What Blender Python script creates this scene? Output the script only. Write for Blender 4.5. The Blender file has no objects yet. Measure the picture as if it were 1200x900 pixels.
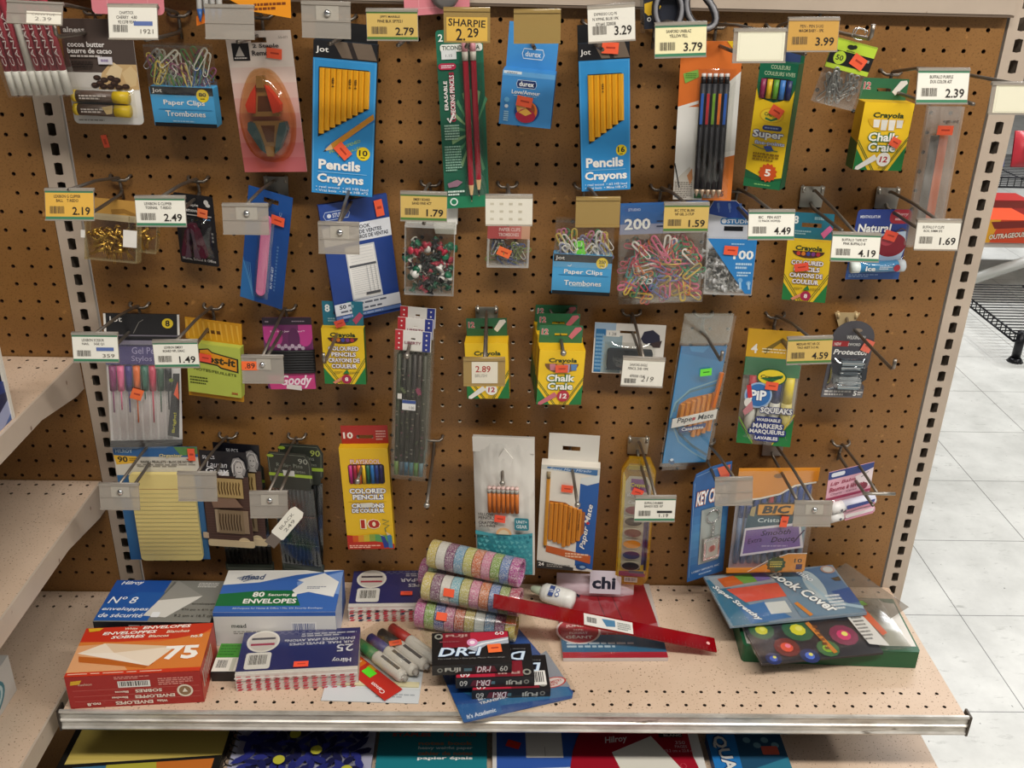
import bpy, math, random
from mathutils import Matrix, Vector, Euler
R = math.radians
rnd = random.Random(7)
sc = bpy.context.scene
COL = sc.collection

# ---------------------------------------------------------------- camera, light, exposure
cam = bpy.data.cameras.new('camera'); camo = bpy.data.objects.new('camera', cam); COL.objects.link(camo)
PITCH, YAW, ROLL = 0.436975, 0.0234452, 0.0239835
fw = Vector((math.sin(YAW)*math.cos(PITCH), math.cos(YAW)*math.cos(PITCH), -math.sin(PITCH)))
r0 = Vector((math.cos(YAW), -math.sin(YAW), 0)); u0_ = r0.cross(fw)
rr = math.cos(ROLL)*r0 + math.sin(ROLL)*u0_; uu = -math.sin(ROLL)*r0 + math.cos(ROLL)*u0_
camo.matrix_world = Matrix(((rr.x, uu.x, -fw.x, -.0428), (rr.y, uu.y, -fw.y, -1.27285), (rr.z, uu.z, -fw.z, .09756), (0, 0, 0, 1)))
cam.sensor_width = 36; cam.lens = 1132.0/1200*36; cam.clip_start = .05
sc.camera = camo
sc.view_settings.view_transform = 'Standard'; sc.view_settings.look = 'None'
sc.view_settings.gamma = 1; sc.view_settings.use_curve_mapping = False
sc.view_settings.exposure = 0.14
W = bpy.data.worlds.new('world'); sc.world = W; W.use_nodes = True
W.node_tree.nodes['Background'].inputs[0].default_value = (1, .96, .91, 1)
W.node_tree.nodes['Background'].inputs[1].default_value = .12

def lamp(name, loc, size, power, col=(1, .93, .84), rot=(0, 0, 0)):
    l = bpy.data.lights.new(name, 'AREA'); l.shape = 'RECTANGLE'; l.size, l.size_y = size; l.energy = power; l.color = col
    o = bpy.data.objects.new(name, l); COL.objects.link(o); o.location = loc; o.rotation_euler = rot
    return o
lamp('ceiling_lamp', (.75, -1.5, 1.65), (3.0, .22), 88, (1, .945, .87))
lamp('ceiling_lamp', (3.4, -.2, 1.65), (.3, 6.0), 90, (1, .97, .93))
lamp('ceiling_lamp', (2.2, 3.2, 1.65), (4.0, .3), 130, (.97, .98, 1))

# ---------------------------------------------------------------- materials
def lin(h):
    h = h.lstrip('#')
    c = [int(h[i:i+2], 16)/255 for i in (0, 2, 4)]
    return tuple(x/12.92 if x <= .04045 else ((x+.055)/1.055)**2.4 for x in c) + (1,)
_M = {}
def mt(hexc, rough=.42, metal=0., spec=.5, bump=0, bscale=300):
    k = (hexc, rough, metal, spec, bump)
    if k in _M: return _M[k]
    m = bpy.data.materials.new('m_%s' % hexc.lstrip('#')); m.use_nodes = True
    nt = m.node_tree; b = nt.nodes['Principled BSDF']
    b.inputs['Base Color'].default_value = lin(hexc); b.inputs['Roughness'].default_value = rough
    b.inputs['Metallic'].default_value = metal; b.inputs['Specular IOR Level'].default_value = spec
    if bump:
        t = nt.nodes.new('ShaderNodeTexNoise'); t.inputs['Scale'].default_value = bscale; t.inputs['Detail'].default_value = 4
        tc = nt.nodes.new('ShaderNodeTexCoord'); nt.links.new(tc.outputs['Object'], t.inputs['Vector'])
        bp = nt.nodes.new('ShaderNodeBump'); bp.inputs['Strength'].default_value = bump; bp.inputs['Distance'].default_value = .001
        nt.links.new(t.outputs['Fac'], bp.inputs['Height']); nt.links.new(bp.outputs['Normal'], b.inputs['Normal'])
    _M[k] = m
    return m
def clear(name, tint, haze, rough=.1, col='ffffff', film=False):
    k = ('clear', name)
    if k in _M: return _M[k]
    m = bpy.data.materials.new(name); m.use_nodes = True; nt = m.node_tree; b = nt.nodes['Principled BSDF']
    b.inputs['Base Color'].default_value = lin(col); b.inputs['Roughness'].default_value = rough; b.inputs['Specular IOR Level'].default_value = .9
    t = nt.nodes.new('ShaderNodeBsdfTransparent'); t.inputs[0].default_value = lin(tint)
    x = nt.nodes.new('ShaderNodeMixShader'); x.inputs[0].default_value = haze
    if film:
        b = nt.nodes.new('ShaderNodeBsdfAnisotropic'); b.inputs[0].default_value = lin(col); b.inputs['Roughness'].default_value = rough
    nt.links.new(t.outputs[0], x.inputs[1]); nt.links.new(b.outputs[0], x.inputs[2]); nt.links.new(x.outputs[0], nt.nodes['Material Output'].inputs[0])
    _M[k] = m
    return m
FILM = clear('clear_film', 'fafaf8', .1, .17, film=True)
FILMH = clear('hazy_film', 'f2f2ee', .13, .16, film=True)
BLIST = clear('blister_plastic', 'f8f8f6', .06, .07, film=True)
ACRYL = clear('acrylic_holder', 'ddd8d0', .42, .2, 'c9c2b8')
TANAC = clear('aged_holder', 'c8a860', .75, .3, 'b09458')
REDAC = clear('red_acrylic', 'c41a28', .45, .12, 'a80818')
AMBER = clear('amber_plastic', 'f0d060', .3, .1, 'e8c030')

def tex_mat(name, build, rough=.5):
    m = bpy.data.materials.new(name); m.use_nodes = True; nt = m.node_tree; b = nt.nodes['Principled BSDF']
    b.inputs['Roughness'].default_value = rough
    tc = nt.nodes.new('ShaderNodeTexCoord')
    c = build(nt, tc.outputs['Object'], b)
    if c is not None: nt.links.new(c, b.inputs['Base Color'])
    return m
def noise(nt, vec, scale, detail=3, rough=.55, stretch=None):
    if stretch:
        mp = nt.nodes.new('ShaderNodeMapping'); mp.inputs['Scale'].default_value = stretch; nt.links.new(vec, mp.inputs[0]); vec = mp.outputs[0]
    t = nt.nodes.new('ShaderNodeTexNoise'); t.inputs['Scale'].default_value = scale; t.inputs['Detail'].default_value = detail; t.inputs['Roughness'].default_value = rough
    nt.links.new(vec, t.inputs['Vector']); return t.outputs['Fac']
def ramp(nt, fac, stops, const=False):
    r = nt.nodes.new('ShaderNodeValToRGB'); e = r.color_ramp.elements
    if const: r.color_ramp.interpolation = 'CONSTANT'
    while len(e) < len(stops): e.new(.5)
    for el, (p, c) in zip(e, stops): el.position = p; el.color = lin(c)
    nt.links.new(fac, r.inputs[0]); return r.outputs[0]
def mix(nt, fac, a, b, mode='MIX'):
    n = nt.nodes.new('ShaderNodeMix'); n.data_type = 'RGBA'; n.blend_type = mode
    if hasattr(fac, 'links'): nt.links.new(fac, n.inputs[0])
    else: n.inputs[0].default_value = fac
    for v, i in ((a, 6), (b, 7)):
        if isinstance(v, str): n.inputs[i].default_value = lin(v)
        else: nt.links.new(v, n.inputs[i])
    return n.outputs[2]
def m_peg(nt, v, b):
    base = ramp(nt, noise(nt, v, 5, 4), [(.3, '80582c'), (.7, '956b3b')])
    f = ramp(nt, noise(nt, v, 420, 2), [(.55, '000000'), (.72, 'ffffff')])
    c = mix(nt, f, base, '63401c')
    s = ramp(nt, noise(nt, v, 60, 3), [(.66, '000000'), (.74, 'ffffff')])
    return mix(nt, s, c, 'aa7a42')
PEG = tex_mat('brown_hardboard', m_peg, .42)
def m_beige(nt, v, b):
    f1 = ramp(nt, noise(nt, v, 330, 1, .5), [(.66, '000000'), (.7, 'ffffff')])
    f2 = ramp(nt, noise(nt, v, 190, 2, .5), [(.7, '000000'), (.73, 'ffffff')])
    base = ramp(nt, noise(nt, v, 7, 4), [(.3, 'c5ab92'), (.7, 'd3bba4')])
    return mix(nt, f2, mix(nt, f1, base, '8a6f58'), '5a4534')
BEIGE = tex_mat('speckled_beige_enamel', m_beige, .45)
def m_up(nt, v, b):
    base = ramp(nt, noise(nt, v, 9, 4), [(.3, 'b3a393'), (.7, 'c0b09f')])
    s = ramp(nt, noise(nt, v, 45, 3, .6, (1, 1, .5)), [(.72, '000000'), (.75, 'ffffff')])
    return mix(nt, s, base, '7a6250')
UPR = tex_mat('beige_painted_steel', m_up, .42)
def m_rail(nt, v, b):
    b.inputs['Metallic'].default_value = .45
    s = ramp(nt, noise(nt, v, 14, 5, .6, (1, 1, 4)), [(.35, 'aaa59c'), (.6, 'd6d2ca')])
    d = ramp(nt, noise(nt, v, 30, 4, .6, (.5, 1, 3)), [(.68, '000000'), (.74, 'ffffff')])
    return mix(nt, d, s, '6f665b')
RAIL = tex_mat('worn_aluminium', m_rail, .38)
def m_floor(nt, v, b):
    tl = nt.nodes.new('ShaderNodeTexBrick'); tl.offset = 0; tl.squash = 1
    mp = nt.nodes.new('ShaderNodeMapping'); mp.inputs['Location'].default_value = (-1.045, -.199, 0); nt.links.new(v, mp.inputs[0]); nt.links.new(mp.outputs[0], tl.inputs['Vector'])
    for n, val in (('Scale', 1), ('Mortar Size', .0011), ('Brick Width', .3048), ('Row Height', .3048), ('Mortar Smooth', .1)): tl.inputs[n].default_value = val
    tl.inputs['Color1'].default_value = (0, 0, 0, 1); tl.inputs['Color2'].default_value = (0, 0, 0, 1); tl.inputs['Mortar'].default_value = (1, 1, 1, 1)
    base = ramp(nt, noise(nt, v, 6, 6, .65), [(.3, 'b4b4ae'), (.7, 'd4d4ce')])
    st = ramp(nt, noise(nt, v, 24, 4, .7, (1, 2.6, 1)), [(.6, '000000'), (.74, 'ffffff')])
    c = mix(nt, st, base, 'a3a39c')
    sp = ramp(nt, noise(nt, v, 55, 3, .6), [(.73, '000000'), (.75, 'ffffff')])
    c = mix(nt, sp, c, '6f6f6a')
    return mix(nt, tl.outputs['Color'], c, '54524e')
FLOOR = tex_mat('vinyl_floor_tiles', m_floor, .35)
WIRE = mt('7d756c', .38, .8)
STEEL = mt('a8a39a', .35, .85)
CHROME = mt('d8d8d8', .18, 1.)
BLACK = mt('101012', .4); WHITE = mt('eeebe4', .45); INK = mt('1c1a1a', .6)

# ---------------------------------------------------------------- mesh building
class MB:
    def __init__(s): s.v = []; s.f = []; s.m = []; s.mats = []; s.s = []
    def add(s, vs, fs, mat, smooth=False):
        o = len(s.v); s.v += [tuple(v) for v in vs]
        if mat not in s.mats: s.mats.append(mat)
        i = s.mats.index(mat)
        for f in fs: s.f.append([o+k for k in f]); s.m.append(i); s.s.append(smooth)
    def box(s, x0, x1, y0, y1, z0, z1, mat):
        s.add([(x, y, z) for x in (x0, x1) for y in (y0, y1) for z in (z0, z1)],
              [(0, 1, 3, 2), (4, 6, 7, 5), (0, 4, 5, 1), (2, 3, 7, 6), (0, 2, 6, 4), (1, 5, 7, 3)], mat)
    def tube(s, pts, r, mat, n=8, caps=True, closed=False, smooth=True):
        P = [Vector(p) for p in pts]; k = len(P); vs = []; fs = []; ref = None
        rs = r if isinstance(r, (list, tuple)) else [r]*k
        for i in range(k):
            if closed: t = P[(i+1) % k]-P[i-1]
            else: t = P[min(i+1, k-1)]-P[max(i-1, 0)]
            t.normalize()
            if ref is None:
                ref = t.orthogonal().normalized()
            ref = (ref - t*ref.dot(t)).normalized(); b = t.cross(ref)
            for j in range(n):
                a = 2*math.pi*j/n; vs.append(P[i]+rs[i]*(math.cos(a)*ref+math.sin(a)*b))
        for i in range(k if closed else k-1):
            for j in range(n):
                a = i*n+j; b_ = i*n+(j+1) % n; c = ((i+1) % k)*n+(j+1) % n; d = ((i+1) % k)*n+j
                fs.append((a, b_, c, d))
        if caps and not closed: fs += [tuple(range(n))[::-1], tuple(range((k-1)*n, k*n))]
        s.add(vs, fs, mat, smooth)
    def ball(s, c, r, mat, nu=10, nv=6):
        c = Vector(c); vs = [c+Vector((0, 0, r))]; fs = []
        for i in range(1, nv):
            for j in range(nu):
                th = math.pi*i/nv; ph = 2*math.pi*j/nu
                vs.append(c+r*Vector((math.sin(th)*math.cos(ph), math.sin(th)*math.sin(ph), math.cos(th))))
        vs.append(c-Vector((0, 0, r)))
        for j in range(nu):
            fs.append((0, 1+j, 1+(j+1) % nu)); fs.append((len(vs)-1, 1+(nv-2)*nu+(j+1) % nu, 1+(nv-2)*nu+j))
        for i in range(nv-2):
            for j in range(nu): fs.append((1+i*nu+j, 1+(i+1)*nu+j, 1+(i+1)*nu+(j+1) % nu, 1+i*nu+(j+1) % nu))
        s.add(vs, fs, mat, True)
    def lathe(s, c, ax, prof, mat, n=16, smooth=True, caps=True):   # prof: (distance along axis, radius)
        c = Vector(c); ax = Vector(ax).normalized(); e1 = ax.orthogonal().normalized(); e2 = ax.cross(e1); k = len(prof); vs = []
        for d, r in prof:
            for j in range(n): a = 2*math.pi*j/n; vs.append(c+ax*d+max(r, 1e-5)*(math.cos(a)*e1+math.sin(a)*e2))
        s.add(vs, [(i*n+j, i*n+(j+1) % n, (i+1)*n+(j+1) % n, (i+1)*n+j) for i in range(k-1) for j in range(n)], mat, smooth)
        if caps: s.add(vs, [tuple(range(n))[::-1], tuple(range((k-1)*n, k*n))], mat)
    def build(s, name, parent=None, loc=None):
        me = bpy.data.meshes.new(name); me.from_pydata(s.v, [], s.f)
        for m in s.mats: me.materials.append(m)
        me.polygons.foreach_set('material_index', s.m); me.polygons.foreach_set('use_smooth', s.s); me.update()
        o = bpy.data.objects.new(name, me); COL.objects.link(o)
        if parent: o.parent = parent
        if loc: o.location = loc
        return o
    def holes(s, org, ax, ay, nx, ny, cell, ring, mat, wall, wmat, fn=None, cw=None, wfn=None):
        """a sheet of nx x ny cells, each with a real hole (ring: 8 offsets), walls going along `wall`"""
        org, ax, ay, wall = map(Vector, (org, ax, ay, wall)); cw = cw or cell
        for i in range(nx):
            for j in range(ny):
                c = org+ax*(i+.5)*cw+ay*(j+.5)*cell
                sq = [c+ax*a*cw/2+ay*b*cell/2 for a, b in ((1, 0), (1, 1), (0, 1), (-1, 1), (-1, 0), (-1, -1), (0, -1), (1, -1))]
                if fn and not fn(i, j): s.add([sq[1], sq[3], sq[5], sq[7]], [(0, 1, 2, 3)], mat); continue
                rg = [c+ax*a+ay*b for a, b in ring]
                s.add(sq+rg, [(k, (k+1) % 8, 8+(k+1) % 8, 8+k) for k in range(8)], mat)
                s.add(rg+[p+wall for p in rg], [(k, (k+1) % 8, 8+(k+1) % 8, 8+k) for k in range(8)], (wfn and wfn(c)) or wmat)

_T = {}
def textmesh(st, bold, ital):
    k = (st, bold, ital)
    if k in _T: return _T[k]
    cu = bpy.data.curves.new('t', 'FONT'); cu.body = st; cu.resolution_u = 2; cu.offset = bold; cu.shear = ital; cu.align_x = 'LEFT'
    o = bpy.data.objects.new('t', cu); me = o.to_mesh()
    vs = [(v.co.x, v.co.y) for v in me.vertices]; fs = [tuple(p.vertices) for p in me.polygons]
    o.to_mesh_clear(); bpy.data.objects.remove(o); bpy.data.curves.remove(cu)
    if vs:
        x0 = min(v[0] for v in vs); x1 = max(v[0] for v in vs); y0 = min(v[1] for v in vs); y1 = max(v[1] for v in vs)
        vs = [((x-(x0+x1)/2)/max(x1-x0, 1e-6), (y-(y0+y1)/2)/max(y1-y0, 1e-6)) for x, y in vs]
    _T[k] = (vs, fs)
    return _T[k]

class Face:
    """a flat printed side: u runs right 0..1, v runs down 0..1, every mark lies a hair further out than the one before"""
    def __init__(s, mb, O, U, V, N=None):
        s.mb = mb; s.O, s.U, s.V = Vector(O), Vector(U), Vector(V); s.N = N and Vector(N) or s.V.cross(s.U).normalized()
        s.w = s.U.length; s.h = s.V.length; s.d = 0.; s.step = .00007
    def up(s): s.d += s.step; return s.d
    def P(s, u, v, d=0): return s.O+s.U*u+s.V*v+s.N*d
    def p(s, pts, col, d=None):
        d = s.up() if d is None else d
        m = mt(col) if isinstance(col, str) else col
        s.mb.add([s.P(u, v, d) for u, v in pts], [tuple(range(len(pts)))[::-1]], m)
    def r(s, u0, v0, u1, v1, col, d=None): s.p([(u0, v0), (u1, v0), (u1, v1), (u0, v1)], col, d)
    def rr(s, u0, v0, u1, v1, rad, col):
        ru, rv = rad/s.w, rad/s.h; pts = []
        for cu, cv, a0 in ((u1-ru, v0+rv, -90), (u1-ru, v1-rv, 0), (u0+ru, v1-rv, 90), (u0+ru, v0+rv, 180)):
            for k in range(5):
                a = R(a0+22.5*k); pts.append((cu+ru*math.cos(a), cv+rv*math.sin(a)))
        s.p(pts, col)
    def e(s, u, v, ru, col, rv=None, n=24, a0=0, a1=360):
        rv = rv if rv is not None else ru*s.w/s.h
        s.p([(u+ru*math.cos(R(a0+(a1-a0)*k/n)), v+rv*math.sin(R(a0+(a1-a0)*k/n))) for k in range(n+(a1-a0 < 360))], col)
    def star(s, u, v, ru, col, n=14, k=.78):
        a = s.w/s.h
        s.p([(u+ru*(1 if i % 2 else k)*math.cos(math.pi*i/n), v+ru*a*(1 if i % 2 else k)*math.sin(math.pi*i/n)) for i in range(2*n)], col)
    def s_(s, pts, wd, col, closed=False):
        P = [Vector((u*s.w, v*s.h)) for u, v in pts]; k = len(P); d = s.up(); L = []; Q = []
        for i in range(k):
            t = (P[(i+1) % k]-P[i-1]) if closed else (P[min(i+1, k-1)]-P[max(i-1, 0)])
            t.normalize(); nrm = Vector((-t.y, t.x))*wd*s.w/2
            a, b = P[i]+nrm, P[i]-nrm; L.append((a.x/s.w, a.y/s.h)); Q.append((b.x/s.w, b.y/s.h))
        vs = [s.P(u, v, d) for u, v in L+Q]
        s.mb.add(vs, [(i, (i+1) % k, k+(i+1) % k, k+i) for i in range(k if closed else k-1)], mt(col) if isinstance(col, str) else col)
    def t(s, st, u, v, L, H, col, rot=0, b=0, i=0):
        vs, fs = textmesh(st, b, i); d = s.up(); l, h = L*s.w, H*s.h
        if 45 < abs(rot) < 135: l, h = L*s.h, H*s.w
        c, sn = math.cos(R(rot)), math.sin(R(rot)); out = []
        for x, y in vs:
            X, Y = x*l, y*h; X, Y = X*c-Y*sn, X*sn+Y*c
            out.append(s.P(u+X/s.w, v-Y/s.h, d))
        s.mb.add(out, fs, mt(col) if isinstance(col, str) else col)
    def to(s, st, u, v, L, H, fill, line, rot=0, b=.02, i=0, g=.04):   # outlined lettering
        k = 1+g*2.2*H*s.h/max(L*s.w, 1e-6); s.t(st, u, v, L*k, H*(1+g*2.6), line, rot, b+g, i); s.t(st, u, v, L, H, fill, rot, b, i)
    def l(s, u0, v0, u1, v1, n, col, seed=1, fill=.6):     # rows of unreadable small print
        q = random.Random(seed*97+n); hh = (v1-v0)/n; d = s.up()
        for k in range(n):
            u = u0; end = u1-(u1-u0)*.35*q.random()*(k == n-1)
            while u < end:
                du = min((u1-u0)*(.05+.13*q.random()), end-u)
                s.r(u, v0+k*hh+hh*(1-fill)/2, u+du, v0+k*hh+hh*(1+fill)/2, col, d); u += du+(u1-u0)*.025
    def bar(s, u0, v0, u1, v1, col='201e1e', bg=None, seed=1, vert=False):
        if bg: s.r(u0, v0, u1, v1, bg)
        q = random.Random(seed); d = s.up(); x = .05
        while x < .93:
            k = .012+.03*q.random()
            if vert: s.r(u0+(u1-u0)*.08, v0+(v1-v0)*x, u1-(u1-u0)*.25, v0+(v1-v0)*(x+k), col, d)
            else: s.r(u0+(u1-u0)*x, v0+(v1-v0)*.08, u0+(u1-u0)*(x+k), v1-(v1-v0)*.2, col, d)
            x += k+.012+.03*q.random()
    def slab(s, u0, v0, u1, v1, d0, d1, col):
        m = mt(col) if isinstance(col, str) else col
        vs = [s.P(u, v, d) for u in (u0, u1) for v in (v0, v1) for d in (d0, d1)]
        s.mb.add(vs, [(0, 1, 3, 2), (4, 6, 7, 5), (0, 4, 5, 1), (2, 3, 7, 6), (0, 2, 6, 4), (1, 5, 7, 3)], m)
    def prism(s, pts, d0, d1, col):
        m = mt(col) if isinstance(col, str) else col; k = len(pts)
        s.mb.add([s.P(u, v, d) for d in (d0, d1) for u, v in pts], [tuple(range(k)), tuple(range(k, 2*k))[::-1]]+[(i, (i+1) % k, k+(i+1) % k, k+i) for i in range(k)], m)
    def rslab(s, u0, v0, u1, v1, rad, d0, d1, col):
        ru, rv = rad/s.w, rad/s.h; pts = []
        for cu, cv, a0 in ((u1-ru, v0+rv, -90), (u1-ru, v1-rv, 0), (u0+ru, v1-rv, 90), (u0+ru, v0+rv, 180)):
            for k in range(5):
                a = R(a0+22.5*k); pts.append((cu+ru*math.cos(a), cv+rv*math.sin(a)))
        s.prism(pts, d0, d1, col)
    def slot(s, u0, v0, u1, v1, d0, d1, col, a0, b0, a1, b1):   # a card with a real hang slot a0..a1 x b0..b1
        s.slab(u0, v0, u1, b0, d0, d1, col); s.slab(u0, b1, u1, v1, d0, d1, col); s.slab(u0, b0, a0, b1, d0, d1, col); s.slab(a1, b0, u1, b1, d0, d1, col)
    def film(s, u0, v0, u1, v1, d, mat, bulge=0., amp=.0008, n=12, seed=3, edge=0.):
        q = random.Random(seed); vs = []; fs = []
        for j in range(n+1):
            for i in range(n+1):
                a, b = i/n, j/n; k = math.sin(math.pi*a)**.5*math.sin(math.pi*b)**.5 if 0 < a < 1 and 0 < b < 1 else 0
                vs.append(s.P(u0+(u1-u0)*a, v0+(v1-v0)*b, d+edge+bulge*k+amp*(q.random()-.5)*(1 if k else 0)))
        for j in range(n):
            for i in range(n): a = j*(n+1)+i; fs.append((a, a+n+1, a+n+2, a+1))
        s.mb.add(vs, fs, mat, True)
    def tub(s, pts, r, col, n=8, smooth=True):    # pts (u, v, d)
        s.mb.tube([s.P(*q) for q in pts], r, mt(col) if isinstance(col, str) else col, n, True, False, smooth)

class Item:
    def __init__(s, name, label, cat, pose, group=None):
        x, y, z, rx, ry, rz, s.w, s.h = pose
        s.o = bpy.data.objects.new(name, None); COL.objects.link(s.o); s.o.empty_display_size = .02
        s.o.location = (x, y, z); s.o.rotation_euler = (rx, ry, rz)
        s.o['label'] = label; s.o['category'] = cat
        if group: s.o['group'] = group
        s.parts = []
    def part(s, name, label=None, under=None):
        mb = MB(); f = Face(mb, (-s.w/2, 0, s.h/2), (s.w, 0, 0), (0, 0, -s.h), (0, -1, 0)); f.name = name; f.label = label; f.under = under; f.done = None
        s.parts.append(f); return f
    def side(s, f, t, which='front', u0=0, v0=0, u1=1, v1=1):   # a second printed side of the same part, t deep
        if which == 'front': g = Face(f.mb, f.P(u0, v1), (f.U*(u1-u0)), -f.N*t, f.V.normalized())
        if which == 'right': g = Face(f.mb, f.P(u1, v0), -f.N*t, f.V*(v1-v0), f.U.normalized())
        if which == 'left': g = Face(f.mb, f.P(u0, v0, -t), f.N*t, f.V*(v1-v0), -f.U.normalized())
        return g
    def sticker(s, u, v, col='f2603c', L=.018, H=.011, rot=0, d=.0012, name='price_sticker', ink='b03a24'):
        f = s.part(name); f.d = d; c, sn = math.cos(R(rot)), math.sin(R(rot))
        def q(a, b, k=1): X, Y = a*L/2*k, b*H/2*k; return (u+(X*c-Y*sn)/f.w, v-(X*sn+Y*c)/f.h)
        f.prism([q(-1, 1), q(1, 1), q(1, -1), q(-1, -1)], d, d+.0003, col); f.d = d+.0003
        f.s_([q(-.5, .05), q(.6, .05)], H*.16/f.w, ink)
        return f
    def done(s):
        made = {}
        for f in s.parts:
            if not f.mb.v: continue
            o = f.mb.build(f.name, made.get(id(f.under)) or s.o); made[id(f)] = o; f.done = o
            if f.label: o['label'] = f.label
        return s
def tagobj(o, label, cat, group=None):
    o['label'] = label; o['category'] = cat
    if group: o['group'] = group
    return o
def struct(o): o['kind'] = 'structure'; return o
def empty(name, loc, label, cat, group=None, rot=(0, 0, 0)):
    o = bpy.data.objects.new(name, None); COL.objects.link(o); o.location = loc; o.rotation_euler = rot; o.empty_display_size = .02
    return tagobj(o, label, cat, group)

# ---------------------------------------------------------------- the place: floor, gondola, shelves
G = .0254
m = MB(); m.box(-3, 6, -4, 8, -1.345, -1.305, FLOOR); struct(m.build('floor'))
OCT = [(.0028*math.cos(math.pi*k/4), .0028*math.sin(math.pi*k/4)) for k in range(8)]
SLOT = [(.0052, 0), (.0052, .0072), (0, .0084), (-.0052, .0072), (-.0052, 0), (-.0052, -.0072), (0, -.0084), (.0052, -.0072)]
HOLEW = mt('4a2c12', .7); HOLELIT = mt('f2e8d8', .5)  # the pale one paints the brightness of lit holes into their wall colour
def pegboard(name, x0, ncol, padl, padr, label):
    mb = MB(); z1 = G/2; n = 34
    mb.holes((x0, 0, z1), (1, 0, 0), (0, 0, -1), ncol, n, G, OCT, PEG, (0, .005, 0), HOLEW, None, None, lambda c: HOLELIT if -.13 < c.x < .075 and -.6 < c.z < -.36 and (c.x*3+c.z*2) % .13 < .1 else None)  # some mid-board holes get the pale walls, so they look lit
    xe = x0+ncol*G; zb = z1-n*G
    for a, b, c, d in ((x0-padl, x0, zb, z1), (xe, xe+padr, zb, z1), (x0-padl, xe+padr, z1, .0184), (x0-padl, xe+padr, -1.30, zb)):
        if b > a: mb.add([(a, 0, c), (b, 0, c), (b, 0, d), (a, 0, d)], [(0, 1, 2, 3)], PEG)
    a, b = x0-padl, xe+padr
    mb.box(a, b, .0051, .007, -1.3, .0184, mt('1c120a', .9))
    return tagobj(mb.build(name), label, 'pegboard')
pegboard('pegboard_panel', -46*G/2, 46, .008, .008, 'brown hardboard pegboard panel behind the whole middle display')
pegboard('pegboard_panel', -.635-20*G, 20, .1, .004, 'brown pegboard panel of the neighbouring bay beyond the slotted upright, behind the empty shelves')
tagobj(bpy.data.objects['pegboard_panel'], 'brown hardboard pegboard panel behind the whole middle display', 'pegboard')
m = MB(); m.add([(-.0035, 0, .0075), (.004, 0, .0085), (.0065, 0, -.0075), (-.001, 0, -.0085)]+[(-.0035, -.0003, .0075), (.004, -.0003, .0085), (.0065, -.0003, -.0075), (-.001, -.0003, -.0085)], [(0, 1, 2, 3), (7, 6, 5, 4), (0, 4, 5, 1), (1, 5, 6, 2), (2, 6, 7, 3), (3, 7, 4, 0)], mt('f2603c')); m.add([(-.001, -.0004, .003), (.0025, -.0004, .003), (.0035, -.0004, -.004), (.0005, -.0004, -.004)], [(0, 1, 2, 3)], mt('c8482c'))
tagobj(m.build('price_sticker', None, (-.5485, -.0003, -.1585)), 'small orange price sticker stuck on the bare pegboard below the lip balm card', 'sticker')
def upright(x, label):
    root = empty('slotted_upright', (x, 0, -1.305), label, 'upright')
    mb = MB(); w = .0345; n = 56; top = -.119+G/2+G*6
    mb.holes((-w/2, -.0015, top+1.305), (1, 0, 0), (0, 0, -1), 1, n, G, SLOT, UPR, (0, .003, 0), mt('5b5046', .6), cw=w)
    zt = top+1.305; zb = zt-n*G
    for s_ in (-1, 1): mb.add([(s_*w/2, -.0015, zb), (s_*w/2, .05, zb), (s_*w/2, .05, zt), (s_*w/2, -.0015, zt)], [(0, 1, 2, 3)], UPR)
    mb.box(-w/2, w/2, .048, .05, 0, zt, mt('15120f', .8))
    mb.box(-w/2, w/2, -.0015, .05, -.0, max(zb, .001), UPR)
    mb.build('post', root)
    return root
upright(-.6125, 'beige slotted steel upright between the empty shelves and the product board')
upright(.6125, 'beige slotted steel upright at the aisle end of the product board')
r = empty('top_rail', (0, 0, .02), 'beige metal rail running along the top of the pegboard', 'rail')
m = MB(); m.box(-.594, .594, -.012, .012, -.0008, .055, UPR); m.build('rail_body', r)
m = MB(); m.box(-.594, .594, -.0125, -.002, -.004, -.0016, mt('6a5a4c')); m.build('lower_lip', r)

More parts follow.
